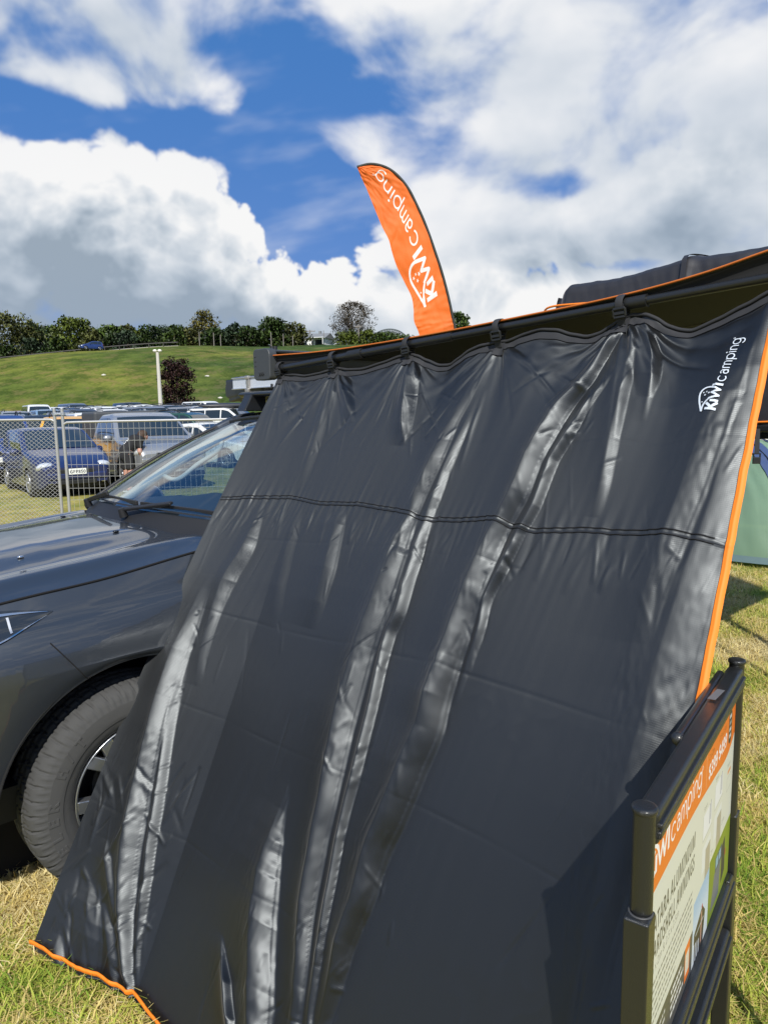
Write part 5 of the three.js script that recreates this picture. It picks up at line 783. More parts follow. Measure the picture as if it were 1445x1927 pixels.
  for (const [z0, z1, zz] of [[0.52, -0.02, 0], [-0.10, -0.62, 1]]) {   // arms lie along the foot of the glass
    const n = (t, v, up) => ws(t, v).add(V(0.5 * up, 0.87 * up, 0)), t0 = z0 / 0.795, t1 = z1 / 0.795;
    const arm = part('wiper', [bar(n(t0, -0.035, 0.02), n(lerp(t0, t1, 0.55), 0.035, 0.035), 0.024, 0.014, V(0, 0, 1), 0.005), bar(n(lerp(t0, t1, 0.1), 0.03, 0.012), n(t1 - 0.12, 0.03, 0.012), 0.014, 0.02, V(1, 0, 0), 0.004), rod(n(t0, -0.05, -0.01), n(t0, -0.04, 0.03), 0.02, 0.016, 10)], trim, truck);
  }
  for (const [x, t] of [[-0.22, 0.45], [-0.2, -0.42]]) { const [z, y] = yHood(x, t); part('washer_jet', new THREE.SphereGeometry(0.011, 12, 8).scale(1.3, 0.5, 1).translate(x, y + 0.005, z), gloss, truck); }
  { // grey mast standing on the near front corner of the bonnet
    const [z, y] = yHood(0.30, 0.18); part('bonnet_mast', [rod(V(0.30, y, z), V(0.42, y + 0.16, z + 0.02), 0.009, 0.008, 10), new THREE.CylinderGeometry(0.028, 0.03, 0.012, 16).translate(0.30, y + 0.006, z)], mat([0.35, 0.34, 0.31], 0.6), truck);
    const [z2, y2] = yHood(0.2, -0.5); part('washer_jet', new THREE.SphereGeometry(0.010, 12, 8).scale(1.3, 0.5, 1).translate(0.2, y2 + 0.004, z2), M.chrome, truck);
  }
  // cabin
  part('dashboard', grid(40, 16, (u, v) => { const t = u * 2 - 1, a = v; return V(lerp(wsB(t).x - 0.03, -1.12 - 0.05 * Math.cos(t * 3), Math.min(1, a * 1.4)), a < 0.7 ? 1.255 - 0.02 * a + 0.035 * Math.exp(-((t - 0.5) ** 2) / 0.05) * step01(0.3, 0.7, a) : lerp(1.17, 0.7, (a - 0.7) / 0.3), t * 0.74); }), dashM, truck);
  const sw = new THREE.TorusGeometry(0.185, 0.017, 10, 40).rotateY(Math.PI / 2).rotateZ(0.45).translate(-1.24, 1.1, 0.37); part('steering_wheel', [sw, bar(V(-1.21, 1.09, 0.2), V(-1.21, 1.09, 0.54), 0.05, 0.03, V(0, 1, 0), 0.01), rod(V(-1.2, 1.09, 0.37), V(-1.05, 1.0, 0.37), 0.05, 0.06, 10)], seatM, truck);
  part('instrument_hood', new THREE.SphereGeometry(1, 20, 12, 0, Math.PI * 2, 0, Math.PI / 2).scale(0.14, 0.075, 0.2).translate(-1.0, 1.15, 0.37), dashM, truck);
  for (const [x, zs] of [[-1.75, [-0.37, 0.37]], [-2.65, [-0.4, 0.4]]]) for (const z of zs) { const st = part('seat', [new RoundedBoxGeometry(0.5, 0.14, 0.5, 3, 0.05).translate(x + 0.2, 0.78, z), new RoundedBoxGeometry(0.13, 0.62, 0.48, 3, 0.05).rotateZ(0.22).translate(x - 0.08, 1.1, z)], seatM, truck); part('headrest', new RoundedBoxGeometry(0.1, 0.18, 0.27, 3, 0.04).translate(x - 0.19, 1.48, z), seatM, st); }
  part('rear_view_mirror', [new RoundedBoxGeometry(0.04, 0.08, 0.25, 3, 0.02).translate(-1.36, 1.6, 0.0), rod(V(-1.34, 1.68, 0), V(-1.36, 1.61, 0), 0.012, 0.012, 8)], seatM, truck);
  part('sun_visor', [new RoundedBoxGeometry(0.17, 0.015, 0.36, 2, 0.007).rotateZ(0.35).translate(-1.56, 1.625, 0.32)], beige, truck); part('sun_visor', [new RoundedBoxGeometry(0.17, 0.015, 0.36, 2, 0.007).rotateZ(0.35).translate(-1.56, 1.625, -0.32)], beige, truck);
  part('camera_housing', new RoundedBoxGeometry(0.12, 0.07, 0.2, 3, 0.02).translate(-1.33, 1.63, 0.0), seatM, truck);
  // wheels
  const tread = (a, k) => { const f = ((a / (Math.PI * 2) * 46 + k) % 1 + 1) % 1; return f < 0.13 ? -0.0085 : 0; };
  const prof = [[0.235, -0.10], [0.25, -0.118], [0.27, -0.126], [0.283, -0.129], [0.284, -0.1315], [0.30, -0.1335], [0.333, -0.1335], [0.335, -0.131], [0.352, -0.127], [0.366, -0.1195], [0.375, -0.111], [0.382, -0.1], [0.3865, -0.086], [0.388, -0.065], [0.388, -0.05], [0.38, -0.046], [0.38, -0.038], [0.388, -0.034], [0.389, -0.01], [0.381, -0.006]];
  const full = [...prof, ...prof.slice().reverse().map(([r, z]) => [r, -z])];
  const tyreG = grid(620, full.length - 1, (u, v, i, j) => { const a = u * Math.PI * 2, [r, z] = full[j], sd = Math.abs(z), sh = sd > 0.05 && sd < 0.124 && r > 0.35 ? tread(a, sd * 6 + 0.12 * Math.sin(sd * 90)) * (sd > 0.118 ? 0.6 : 1) : sd <= 0.05 && r > 0.385 ? tread(a, sd * 10 + 0.5) : 0, j2 = sd > 0.115 && sd < 0.13 && r > 0.345 ? 0.0018 * (Math.sin(a * 92) > 0.2 ? 1 : -0.3) : 0; return V(Math.cos(a) * (r + sh), Math.sin(a) * (r + sh), z + Math.sign(z) * j2); });
  const rubber = mat([0.058, 0.058, 0.057], 0.88, { bumpMap: dataTex(256, (u, v) => { const n = 0.5 + tileNoise(u, v, 50, 2) * 0.4; return [n, n, n]; }), bumpScale: 0.0008 }), alloy = mat([0.55, 0.57, 0.6], 0.28, { metalness: 0.9 }), pocket = mat([0.02, 0.021, 0.023], 0.5, { side: THREE.DoubleSide });
  const { FontLoader } = await import('three/addons/loaders/FontLoader.js'), { TextGeometry } = await import('three/addons/geometries/TextGeometry.js');
  const font = await new FontLoader().loadAsync('fonts/droid/droid_sans_bold.typeface.json');
  const letters = []; 'DUELER H/T'.split('').forEach((ch, i) => { if (ch === ' ') return; const g = new TextGeometry(ch, { font, size: 0.034, depth: 0.0026, curveSegments: 4, bevelEnabled: true, bevelSize: 0.0007, bevelThickness: 0.0006, bevelSegments: 1 }); g.computeBoundingBox(); const w = g.boundingBox.max.x; g.translate(-w / 2, 0.300, 0.1325); g.scale(1.25, 1, 1); g.rotateZ(Math.PI * 0.74 - i * 0.178); letters.push(g); });
  const text = merge(letters); text.rotateY(Math.PI);   // faces the near side (negative z)
  const rimProf = [[0.03, -0.085], [0.06, -0.085]].length && [[0.232, -0.118], [0.238, -0.122], [0.241, -0.118], [0.236, -0.105], [0.222, -0.07], [0.215, 0.0], [0.222, 0.1], [0.238, 0.115]];
  const barrel = new THREE.LatheGeometry(rimProf.map(([a, b]) => new THREE.Vector2(a, b)), 72).rotateX(Math.PI / 2);
  const spoke = () => { const s = new THREE.Shape(); s.moveTo(-0.03, 0.03); s.lineTo(-0.024, 0.13); s.lineTo(-0.058, 0.222); s.lineTo(-0.02, 0.231); s.lineTo(0, 0.17); s.lineTo(0.02, 0.231); s.lineTo(0.058, 0.222); s.lineTo(0.024, 0.13); s.lineTo(0.03, 0.03); s.closePath(); const g = new THREE.ExtrudeGeometry(s, { depth: 0.03, bevelEnabled: true, bevelSize: 0.004, bevelThickness: 0.004, bevelSegments: 2 }); g.rotateY(Math.PI); g.translate(0, 0, -0.082); return g; };
  for (const w of [0, wb]) for (const s of [-1, 1]) {
    const wh = part('wheel', tyreG, rubber, truck, w === 0 && s < 0 ? 'front wheel with worn grey tyre' : undefined); wh.position.set(w, WY - 0.003, s * 0.765); if (s > 0) wh.rotation.y = Math.PI;
    part('tyre_lettering', text, rubber, wh); part('rim', barrel, alloy, wh);
    for (let i = 0; i < 6; i++) { const sp = part('spoke', spoke(), alloy, wh); sp.rotation.z = i * Math.PI / 3 + 0.35; }
    part('hub_cap', new THREE.CylinderGeometry(0.035, 0.04, 0.03, 20).rotateX(Math.PI / 2).translate(0, 0, -0.115), alloy, wh);
    for (let i = 0; i < 6; i++) part('wheel_nut', new THREE.CylinderGeometry(0.011, 0.011, 0.03, 6).rotateX(Math.PI / 2).translate(Math.cos(i * 1.047) * 0.07, Math.sin(i * 1.047) * 0.07, -0.1), M.chrome, wh);
    part('brake_disc', [new THREE.CylinderGeometry(0.15, 0.15, 0.025, 32).rotateX(Math.PI / 2).translate(0, 0, -0.02), new THREE.CylinderGeometry(0.205, 0.205, 0.02, 32).rotateX(Math.PI / 2).translate(0, 0, 0.06)], pocket, wh);
    part('valve', new THREE.SphereGeometry(0.008, 8, 6).translate(0.08, 0.19, -0.09), M.white, wh);
  }
}
// roof rack with its cross bars, and the long box strapped on top
const toTruck = (x, y, z) => V(x, y, z).applyAxisAngle(UP, truck.rotation.y).add(truck.position);
{
  const rack = thing('roof_rack', 'black aerodynamic roof rack bars on the dark four-wheel drive', 'roof rack', truck.position.toArray(), truck.rotation.y);
  const bars = [-1.5, -2.3, -3.1];
  bars.forEach((x, i) => {
    const s = new THREE.Shape(); s.absellipse(0, 0, 0.042, 0.015, 0, Math.PI * 2); const g = new THREE.ExtrudeGeometry(s, { depth: 1.34, bevelEnabled: true, bevelSize: 0.004, bevelThickness: 0.012, bevelSegments: 3, curveSegments: 20 }); g.translate(x, 1.84, -0.67);
    part('crossbar', g, M.satinBlack, rack);
    for (const z of [-0.56, 0.56]) { const f = new THREE.Shape(); f.moveTo(-0.05, 0); f.lineTo(0.10, 0); f.quadraticCurveTo(0.06, 0.06, 0.05, 0.085); f.lineTo(-0.04, 0.085); f.closePath(); const g2 = new THREE.ExtrudeGeometry(f, { depth: 0.07, bevelEnabled: true, bevelSize: 0.008, bevelThickness: 0.008, bevelSegments: 2 }); g2.translate(x, 1.745, z - 0.035); part('foot', g2, M.satinBlack, rack); }
  });
  const bx = thing('roof_box', 'black covered rooftop box with silver latched front panel on the roof rack', 'roof box', truck.position.toArray(), truck.rotation.y);
  const x0 = -1.57, z0 = -0.1, z1 = 1.03, y0 = 1.80, y1 = 1.965;
  const soft = grid(60, 40, (u, v) => { const a = u * Math.PI * 2, ca = Math.cos(a), sa = Math.sin(a), sq = (q) => Math.sign(q) * Math.pow(Math.abs(q), 0.32), L = lerp(0, -0.42, v), end = Math.pow(Math.sin(Math.PI * clamp(v * 30, 0, 0.5)), 0.5) * Math.pow(Math.sin(Math.PI * clamp((1 - v) * 30, 0, 0.5)), 0.5); const wob = 0.02 * noise3(v * 14, ca * 3, sa * 3) + 0.012 * noise3(v * 40, ca * 8, sa * 8); return V(x0 + L, (y0 + y1) / 2 + sq(sa) * (0.08 + wob * 0.6) * end, (z0 + z1) / 2 + sq(ca) * (0.565 + wob * 1.6) * end); });
  part('soft_cover', soft, mat([0.014, 0.014, 0.015], 0.32, { clearcoat: 0.3, clearcoatRoughness: 0.3, side: THREE.DoubleSide }), bx);
  const pn = part('front_panel', [box(0.03, 0.072, 0.95, x0 + 0.03, 1.916, 0.38, 0.004)], mat([0.62, 0.66, 0.72], 0.35, { metalness: 0.3 }), bx);
  for (const y of [1.882, 1.95]) part('panel_edge', box(0.012, 0.008, 0.95, x0 + 0.048, y, 0.38, 0.003), M.alu, pn);
  for (const z of [0.66, 0.1]) part('latch', [box(0.014, 0.10, 0.032, x0 + 0.053, 1.91, z, 0.004), box(0.02, 0.024, 0.042, x0 + 0.058, 1.868, z, 0.005), box(0.02, 0.02, 0.038, x0 + 0.058, 1.948, z, 0.005)], mat([0.5, 0.47, 0.42], 0.4, { metalness: 0.8 }), bx);
  part('key_lock', box(0.012, 0.03, 0.014, x0 + 0.054, 1.885, 0.4, 0.004), M.plasticBlack, bx);
}
// ------------------------------------------------------------------ wire fence
{
  const d = 10.2, W = (px, py) => hillAt(px, py, d);
  const wire = mat([0.52, 0.52, 0.5], 0.45, { metalness: 0.4 });
  const makePanel = (name, label, pxA, pxB, railPy, topPy, postAt) => {
    const a = W(pxA, railPy), b = W(pxB, railPy), t = thing(name, label, 'fence', [a.x, 0, -d]), L = b.x - a.x, ry = a.y, by = 0.12, topY = W(postAt ? pxB : pxA, topPy).y, px = postAt ? L : 0;
    part('post', rod(V(px, 0, 0), V(px, topY, 0), 0.021, 0.021, 12), M.galv, t); part('post', rod(V(postAt ? 0 : L, 0, 0), V(postAt ? 0 : L, topY, 0), 0.021, 0.021, 12), M.galv, t);
    part('post_cap', new THREE.SphereGeometry(0.023, 10, 6).scale(1, 0.5, 1).translate(px, topY, 0), M.galv, t);
    part('rail', tube([V(0, ry - 0.03, 0), V(0.04, ry - 0.005, 0), V(0.15, ry, 0), V(L - 0.15, ry, 0), V(L - 0.04, ry - 0.005, 0), V(L, ry - 0.03, 0)], 0.017, 60, 8), M.galv, t); part('rail', rod(V(0, by, 0), V(L, by, 0), 0.017, 0.017, 8), M.galv, t);
    return { t, L, ry, by };
  };
  const A = makePanel('chain_link_panel', 'temporary fence panel of diamond chain-link wire, left of the twin posts', -330, 104.5, 797, 770, true);
  { const list = [], h = A.ry - A.by, p = 0.068, sl = 0.82; for (let x = -h / sl; x < A.L + h / sl; x += p) for (const s of [1, -1]) { const x0 = s > 0 ? x : x, x1 = x0 + s * h / sl; let a = V(x0, A.by, s * 0.002), b = V(x1, A.ry, s * 0.002); const cut = (q, o) => { if (q.x < 0) { const k = (0 - q.x) / (o.x - q.x); q.lerp(o, k); } if (q.x > A.L) { const k = (A.L - q.x) / (o.x - q.x); q.lerp(o, k); } }; if ((a.x < 0 && b.x < 0) || (a.x > A.L && b.x > A.L)) continue; cut(a, b); cut(b, a); if (a.distanceTo(b) > 0.05) list.push(rod(a, b, s > 0 ? 0.0027 : 0.0019, s > 0 ? 0.0027 : 0.0019, 4)); } part('chain_link', list, wire, A.t).userData.kind = 'stuff'; }
  const B = makePanel('mesh_panel', 'temporary fence panel of square welded wire, right of the twin posts', 119, 640, 795, 769, false);
  { const v = [], h = []; for (let x = 0.075; x < B.L; x += 0.075) v.push(rod(V(x, B.by, 0.004), V(x + 0.02 * noise3(x, 1, 1), B.ry, 0.004), 0.0024, 0.0024, 4)); for (let y = B.by + 0.12; y < B.ry - 0.05; y += 0.165) h.push(rod(V(0, y, -0.003), V(B.L, y - 0.02, -0.003), 0.0024, 0.0024, 4)); part('vertical_wire', v, wire, B.t).userData.kind = 'stuff'; part('horizontal_wire', h, wire, B.t).userData.kind = 'stuff'; }
  const c = W(111.5, 779), k = thing('fence_clamp', 'steel clamp joining the tops of the two fence posts', 'clamp', [c.x, c.y, c.z]);
  part('band', [-0.055, 0.055].map((x) => new THREE.CylinderGeometry(0.028, 0.028, 0.04, 14).translate(x, 0, 0)), M.alu, k); part('bridge', box(0.09, 0.03, 0.012, 0, 0, 0.026, 0.004), M.alu, k); part('bolt', rod(V(0, 0, 0.02), V(0, 0, 0.06), 0.008, 0.008, 6), M.alu, k);
  for (const x of [119, 104.5]) { const q = W(x, 800), f = thing('concrete_block', x < 110 ? 'grey block foot under the left one of the twin fence posts' : 'grey block foot under the right one of the twin fence posts', 'block', [q.x, 0, -d - (x < 110 ? 0.02 : -0.02)]); part('weight', box(0.11, 0.14, 0.55, 0, 0.07, 0, 0.03), mat([0.3, 0.3, 0.29], 0.9), f); }
}
// ------------------------------------------------------------------ person beyond the fence, bent forward beside the pickup
{
  const d = 16.4, base = hillAt(238, 872, d), t = thing('person', 'person in black printed t-shirt and dark shorts bending forward by the pickup', 'person', [base.x, 0, -d]);
  const f = V(0.62, 0, -0.62).normalize(), s = V(f.z, 0, -f.x).multiplyScalar(-1), P = (a, y, b) => f.clone().multiplyScalar(a).addScaledVector(s, b).setY(y);
  const field = (caps, bmin, size, n, mt, name, parent) => {
    const mc = new MarchingCubes(n, mt, false, false, 200000); mc.isolation = 0; const h = size / 2, c = bmin.clone().addScalar(h);
    for (let z = 0; z < n; z++) for (let y = 0; y < n; y++) for (let x = 0; x < n; x++) {
      const p = V(x / n * 2 - 1, y / n * 2 - 1, z / n * 2 - 1).multiplyScalar(h).add(c); let e = 0;
      for (const [a, b, ra, rb] of caps) { const ab = b.clone().sub(a), q = clamp(p.clone().sub(a).dot(ab) / Math.max(1e-9, ab.lengthSq()), 0, 1), dd = p.distanceTo(a.clone().addScaledVector(ab, q)) - lerp(ra, rb, q); e += Math.exp(-dd / 0.018); }
      mc.field[x + y * n + z * n * n] = 0.018 * Math.log(Math.max(e, 1e-12));
    }
    mc.update(); const g = new THREE.BufferGeometry(), k = mc.count; g.setAttribute('position', new THREE.BufferAttribute(mc.positionArray.slice(0, k * 3), 3)); g.setAttribute('normal', new THREE.BufferAttribute(mc.normalArray.slice(0, k * 3), 3));
    g.scale(h, h, h); g.translate(c.x, c.y, c.z); const m2 = mergeVertices(g, 1e-4); m2.computeVertexNormals(); return part(name, m2, mt, parent);
  };
  const skin = mat([0.52, 0.27, 0.2], 0.6), black = mat([0.012, 0.012, 0.014], 0.85), hair = mat([0.05, 0.026, 0.014], 0.7), cloth = mat([0.02, 0.02, 0.024], 0.85);
  const hip = P(0, 0.92, 0), chest = P(0.24, 1.17, 0), neck = P(0.36, 1.24, 0), head = P(0.44, 1.27, 0), caps = [];
  caps.push([hip, chest, 0.115, 0.125], [chest, neck, 0.1, 0.055], [neck, head, 0.05, 0.085], [head, P(0.475, 1.25, 0), 0.092, 0.075]);
  for (const q of [-1, 1]) {
    const sh = P(0.28, 1.2, q * 0.17), el = P(0.24, 0.94, q * 0.2), wr = P(0.33, 0.72, q * 0.17), hd = P(0.37, 0.64, q * 0.165);
    caps.push([chest, sh, 0.085, 0.06], [sh, el, 0.05, 0.04], [el, wr, 0.038, 0.028], [wr, hd, 0.03, 0.026]);
    for (let i = 0; i < 4; i++) { const kn = hd.clone().addScaledVector(s, (i - 1.5) * 0.018).addScaledVector(f, 0.012).setY(hd.y - 0.035); caps.push([hd.clone().addScaledVector(s, (i - 1.5) * 0.016), kn, 0.0095, 0.009], [kn, kn.clone().addScaledVector(f, 0.004).setY(kn.y - 0.035 - 0.006 * (i === 1 || i === 2)), 0.009, 0.008]); } caps.push([hd, hd.clone().addScaledVector(s, -q * 0.035).addScaledVector(f, 0.02).setY(hd.y - 0.03), 0.011, 0.009]);
    const kn = P(0.05, 0.5, q * 0.1), an = P(-0.02, 0.1, q * 0.11); caps.push([hip, P(0, 0.88, q * 0.09), 0.1, 0.09], [P(0, 0.88, q * 0.09), kn, 0.085, 0.058], [kn, an, 0.056, 0.038], [an, P(0.14, 0.04, q * 0.12), 0.042, 0.036]);
  }
  field(caps, V(-0.75, -0.05, -0.75), 1.5, 110, skin, 'body', t);
  const shirt = [[P(-0.01, 0.94, 0), chest, 0.132, 0.142], [chest, P(0.33, 1.225, 0), 0.12, 0.072]]; for (const q of [-1, 1]) shirt.push([chest, P(0.28, 1.2, q * 0.17), 0.1, 0.075], [P(0.28, 1.2, q * 0.17), P(0.255, 1.05, q * 0.19), 0.066, 0.066]);
  field(shirt, V(-0.75, 0.45, -0.75), 1.5, 80, black, 'shirt', t);
  const shorts = [[P(0, 0.9, 0), P(0, 0.86, 0), 0.135, 0.135]]; for (const q of [-1, 1]) shorts.push([P(0, 0.88, q * 0.08), P(0.03, 0.6, q * 0.1), 0.11, 0.092]);
  field(shorts, V(-0.75, 0.2, -0.75), 1.5, 80, cloth, 'shorts', t);
  field([[P(0.42, 1.30, 0), P(0.405, 1.265, 0), 0.1, 0.1], [P(0.45, 1.315, 0), P(0.4, 1.23, 0), 0.085, 0.085]], V(-0.3, 1.0, -0.75), 0.9, 70, hair, 'hair', t);
  for (const q of [-1, 1]) { part('ear', new THREE.SphereGeometry(0.022, 10, 8).scale(0.7, 1.2, 0.7).translate(...P(0.44, 1.26, q * 0.095).toArray()), skin, t); part('shoe', new THREE.SphereGeometry(1, 14, 10).scale(0.14, 0.055, 0.055).rotateY(Math.atan2(-f.z, f.x)).translate(...P(0.07, 0.045, q * 0.12).toArray()), M.white, t); }
  part('nose', new THREE.ConeGeometry(0.014, 0.035, 8).rotateX(-1.2).translate(...P(0.545, 1.215, 0).toArray()), skin, t);
  const back = P(0.08, 1.1, 0), up = chest.clone().sub(hip).normalize(), out = up.clone().cross(s).normalize(); if (out.y < 0) out.negate();
  for (let i = 0; i < 4; i++) part('shirt_print', grid(8, 2, (u, v) => hip.clone().addScaledVector(up, 0.12 + i * 0.045 + v * 0.024).addScaledVector(s, (u - 0.5) * (0.15 - 0.02 * (i % 2))).addScaledVector(out, 0.150 - 0.9 * ((u - 0.5) * 0.15) ** 2 / 0.15)), M.white, t, 'white print on the back');
  part('waistband', new THREE.TorusGeometry(0.125, 0.013, 8, 40).rotateX(Math.PI / 2).translate(0, 0.9, 0), M.white, t, 'white hem showing under the shirt');
}
// ------------------------------------------------------------------ feather flag
{
  const d = 11, W = (x, y) => hillAt(x, y, d);
  const outer = [[856.7, 619], [852, 598], [841.7, 551.5], [830.5, 510], [819, 475], [808, 443], [795, 409.5], [782, 381.5], [770.7, 359], [756, 338.6], [737, 321], [718.4, 312], [696, 308.7], [671.8, 314.3]];
  const inner = [[800, 680], [787.5, 626], [779, 605.6], [778, 581], [774.5, 559], [761.4, 531], [746.5, 501], [737, 473], [731.5, 452.5], [718.4, 426], [703.5, 389], [688.6, 351.6], [680, 334], [673, 318]];
  const foot = W(868, 690), oC = new THREE.CatmullRomCurve3([foot, ...outer.map(([x, y]) => W(x, y))]), iC = new THREE.CatmullRomCurve3(inner.map(([x, y]) => W(x, y)));
  const c = document.createElement('canvas'); c.width = 2048; c.height = 512; const g = c.getContext('2d'); g.fillStyle = '#f5731a'; g.fillRect(0, 0, 2048, 512);
  const b = document.createElement('canvas'); b.width = 1024; b.height = 256; const len = drawBrand(b.getContext('2d'), 1024, 256, '#f3f1ee'), sc = 1390 / len; g.drawImage(b, 410, 512 * 0.575 - 143 * sc, 1024 * sc, 256 * sc);
  const tex = new THREE.CanvasTexture(c); tex.colorSpace = THREE.SRGBColorSpace;
  const base = W(868, 700), gx = base.x + 0.06, t = thing('feather_flag', 'orange feather flag with white bird logo and black sleeve, rising behind the awning', 'flag', [gx, 0, -d]);
  const loc = (p) => p.sub(V(gx, 0, -d));
  const wave = (s, k) => 0.03 * Math.sin(k * 13 + s * 3) * (1 - s) + 0.035 * noise3(s * 2.5, k * 9, 4) * (1 - s * 0.7) + 0.014 * noise3(s * 9 + k * 22, k * 6 - s * 7, 8) * step01(0.5, 0.8, k) + 0.012 * noise3(s * 3, k * 46, 2) * step01(0.45, 0.2, k) + 0.01 * noise3(s * 7, k * 20, 6);
  part('banner', grid(46, 200, (s, k) => { const a = iC.getPoint(k), q = oC.getPoint(lerp(0.02, 0.985, k)), p = a.lerp(q, s); p.z += wave(s, k); loc(p); const yy = clamp((k * 0.92 + 0.08) , 0, 1); p.u = k; p.v = 1 - s; return p; }), mat([1, 1, 1], 0.7, { map: tex, transmission: 0.3, thickness: 0, side: THREE.DoubleSide, sheen: 0.2 }), t);
  const sl = Array.from({ length: 80 }, (_, i) => loc(oC.getPoint(i / 79))); part('sleeve', new THREE.TubeGeometry(new THREE.CatmullRomCurve3(sl), 200, 0.019, 8), mat([0.03, 0.032, 0.026], 0.7), t);
  part('pole', rod(V(0, 0, 0), sl[0].clone(), 0.022, 0.018, 10), M.plasticBlack, t); part('ground_stake', [rod(V(0, -0.1, 0), V(0, 0.25, 0), 0.015, 0.015, 8), box(0.5, 0.02, 0.06, 0, 0.02, 0), box(0.06, 0.02, 0.5, 0, 0.035, 0)], M.galv, t);
}
// ------------------------------------------------------------------ sign frame with its poster
{
  const n1 = at(1213, 1499, 0.97), f1 = at(1385, 1264, 1.53), t = thing('sign_frame', 'black steel sign frame with orange and cream awning poster, on the grass at the right', 'sign', [n1.x, 0, n1.z]);
  const H = (n1.y + f1.y) / 2, ex = V(f1.x - n1.x, 0, f1.z - n1.z), L = ex.length(); ex.normalize(); const nz = V(-ex.z, 0, ex.x);   // nz: the face turned to the camera
  if (nz.z < 0) nz.negate();
  const P = (x, y, z = 0) => ex.clone().multiplyScalar(x).addScaledVector(nz, z).setY(y);
  const steel = mat([0.013, 0.014, 0.014], 0.3, { clearcoat: 0.6, clearcoatRoughness: 0.22, bumpMap: metric(dataTex(256, (u, v) => { const n = 0.5 + tileNoise(u, v, 9, 2) * 0.3 + tileNoise(u, v, 40, 5) * 0.1; return [n, n, n]; }), 0.12), bumpScale: 0.0006 });
  for (const x of [0, L]) {
    const p = part('post', rod(P(x, H - 0.34), P(x, H), 0.0148, 0.0148, 24), steel, t);
    part('post_cap', new THREE.LatheGeometry([[0, 0.002], [0.013, 0.0018], [0.0165, 0.0008], [0.0174, -0.002], [0.0168, -0.006], [0.0148, -0.008]].map(([a, b]) => new THREE.Vector2(a, b)), 28).translate(...P(x, H + 0.006).toArray()), steel, p);
    const side = x ? 1 : -1; part('lower_post', bar(P(x + side * 0.008, 0.0), P(x + side * 0.008, H - 0.145 - (x ? 0.19 : 0)), 0.037, 0.034, ex, 0.004), steel, t);
    part('weld', new THREE.TorusGeometry(0.0152, 0.0016, 6, 20).rotateX(Math.PI / 2).translate(...P(x + side * 0.003, H - 0.145 - (x ? 0.19 : 0)).toArray()), mat([0.06, 0.06, 0.06], 0.5), t);
  }
  const rail = (y, w, h, name = 'rail') => part(name, [bar(P(0.012, y), P(L - 0.012, y), w, h, nz, 0.008), bar(P(0.014, y - w * 0.28, 0.0145), P(L - 0.014, y - w * 0.28, 0.0145), 0.012, 0.010, UP, 0.003), bar(P(0.014, y + h * 0.1, 0.016), P(L - 0.014, y + h * 0.1, 0.016), 0.008, 0.010, UP, 0.003)], steel, t);
  const top = H - 0.03, pTop = H - 0.066, pBot = H - 0.462; rail(top, 0.032, 0.05, 'top_rail'); rail(pBot - 0.026, 0.036, 0.05); rail(pBot - 0.155, 0.032, 0.045); rail(0.12, 0.032, 0.04);
  part('brace_rod', rod(P(0.03, pBot - 0.09, -0.012), P(L - 0.03, pBot - 0.09, -0.012), 0.013, 0.013, 12), steel, t);
  part('slot_plate', [bar(P(0.03, pBot - 0.088, -0.03), P(L - 0.03, pBot - 0.088, -0.03), 0.05, 0.006, UP, 0.002)], steel, t); part('slot', placeBy(new THREE.TorusGeometry(0.018, 0.004, 8, 24).scale(1.6, 0.8, 1), new THREE.Matrix4().makeBasis(ex, UP, nz)).translate(...P(0.2, pBot - 0.088, -0.024).toArray()), M.alu, t);
  part('gusset', [bar(P(L - 0.02, pBot - 0.01, 0.012), P(L - 0.06, pBot - 0.005, 0.012), 0.02, 0.01, UP, 0.004)], steel, t);
  part('tape', grid(6, 2, (u, v) => P(L * 0.66 + u * 0.06, top + 0.0285, -0.012 + v * 0.014 + u * 0.006)), mat([0.12, 0.125, 0.13], 0.5, { side: THREE.DoubleSide }), t, 'torn grey tape on the top rail');
  part('handle', [rod(P(L * 0.42, top + 0.012, -0.024), P(L * 0.94, top + 0.012, -0.024), 0.009, 0.009, 10), new THREE.SphereGeometry(0.012, 10, 8).translate(...P(L * 0.42, top + 0.012, -0.024).toArray())], steel, t);
  for (const x of [0.0, L]) part('base_foot', bar(P(x, 0.02, -0.22), P(x, 0.02, 0.2), 0.04, 0.03, ex, 0.006), steel, t);
  // the poster: flat print
  const cw = 2048, ch = Math.round(2048 * (pTop - pBot) / (L - 0.03)), c = document.createElement('canvas'); c.width = cw; c.height = ch; const g = c.getContext('2d'), X = (x) => x * cw, Y = (y) => y * ch;
  g.fillStyle = '#e4e5d6'; g.fillRect(0, 0, cw, ch);
  g.fillStyle = '#f47b20'; g.beginPath(); g.moveTo(0, 0); g.lineTo(cw, 0); g.lineTo(cw, Y(0.2)); g.bezierCurveTo(X(0.88), Y(0.3), X(0.8), Y(0.245), X(0.68), Y(0.235)); g.bezierCurveTo(X(0.62), Y(0.23), X(0.5), Y(0.2), X(0.3), Y(0.2)); g.lineTo(0, Y(0.2)); g.closePath(); g.fill();
  const b = document.createElement('canvas'); b.width = 1024; b.height = 256; const len = drawBrand(b.getContext('2d'), 1024, 256, '#ffffff'), s1 = X(0.535) / len; g.drawImage(b, X(-0.005), Y(0.135) - 189 * s1, 1024 * s1, 256 * s1);
  g.strokeStyle = '#ffd9b8'; g.lineWidth = 4; g.beginPath(); g.moveTo(X(0.575), Y(0.03)); g.lineTo(X(0.575), Y(0.2)); g.stroke();
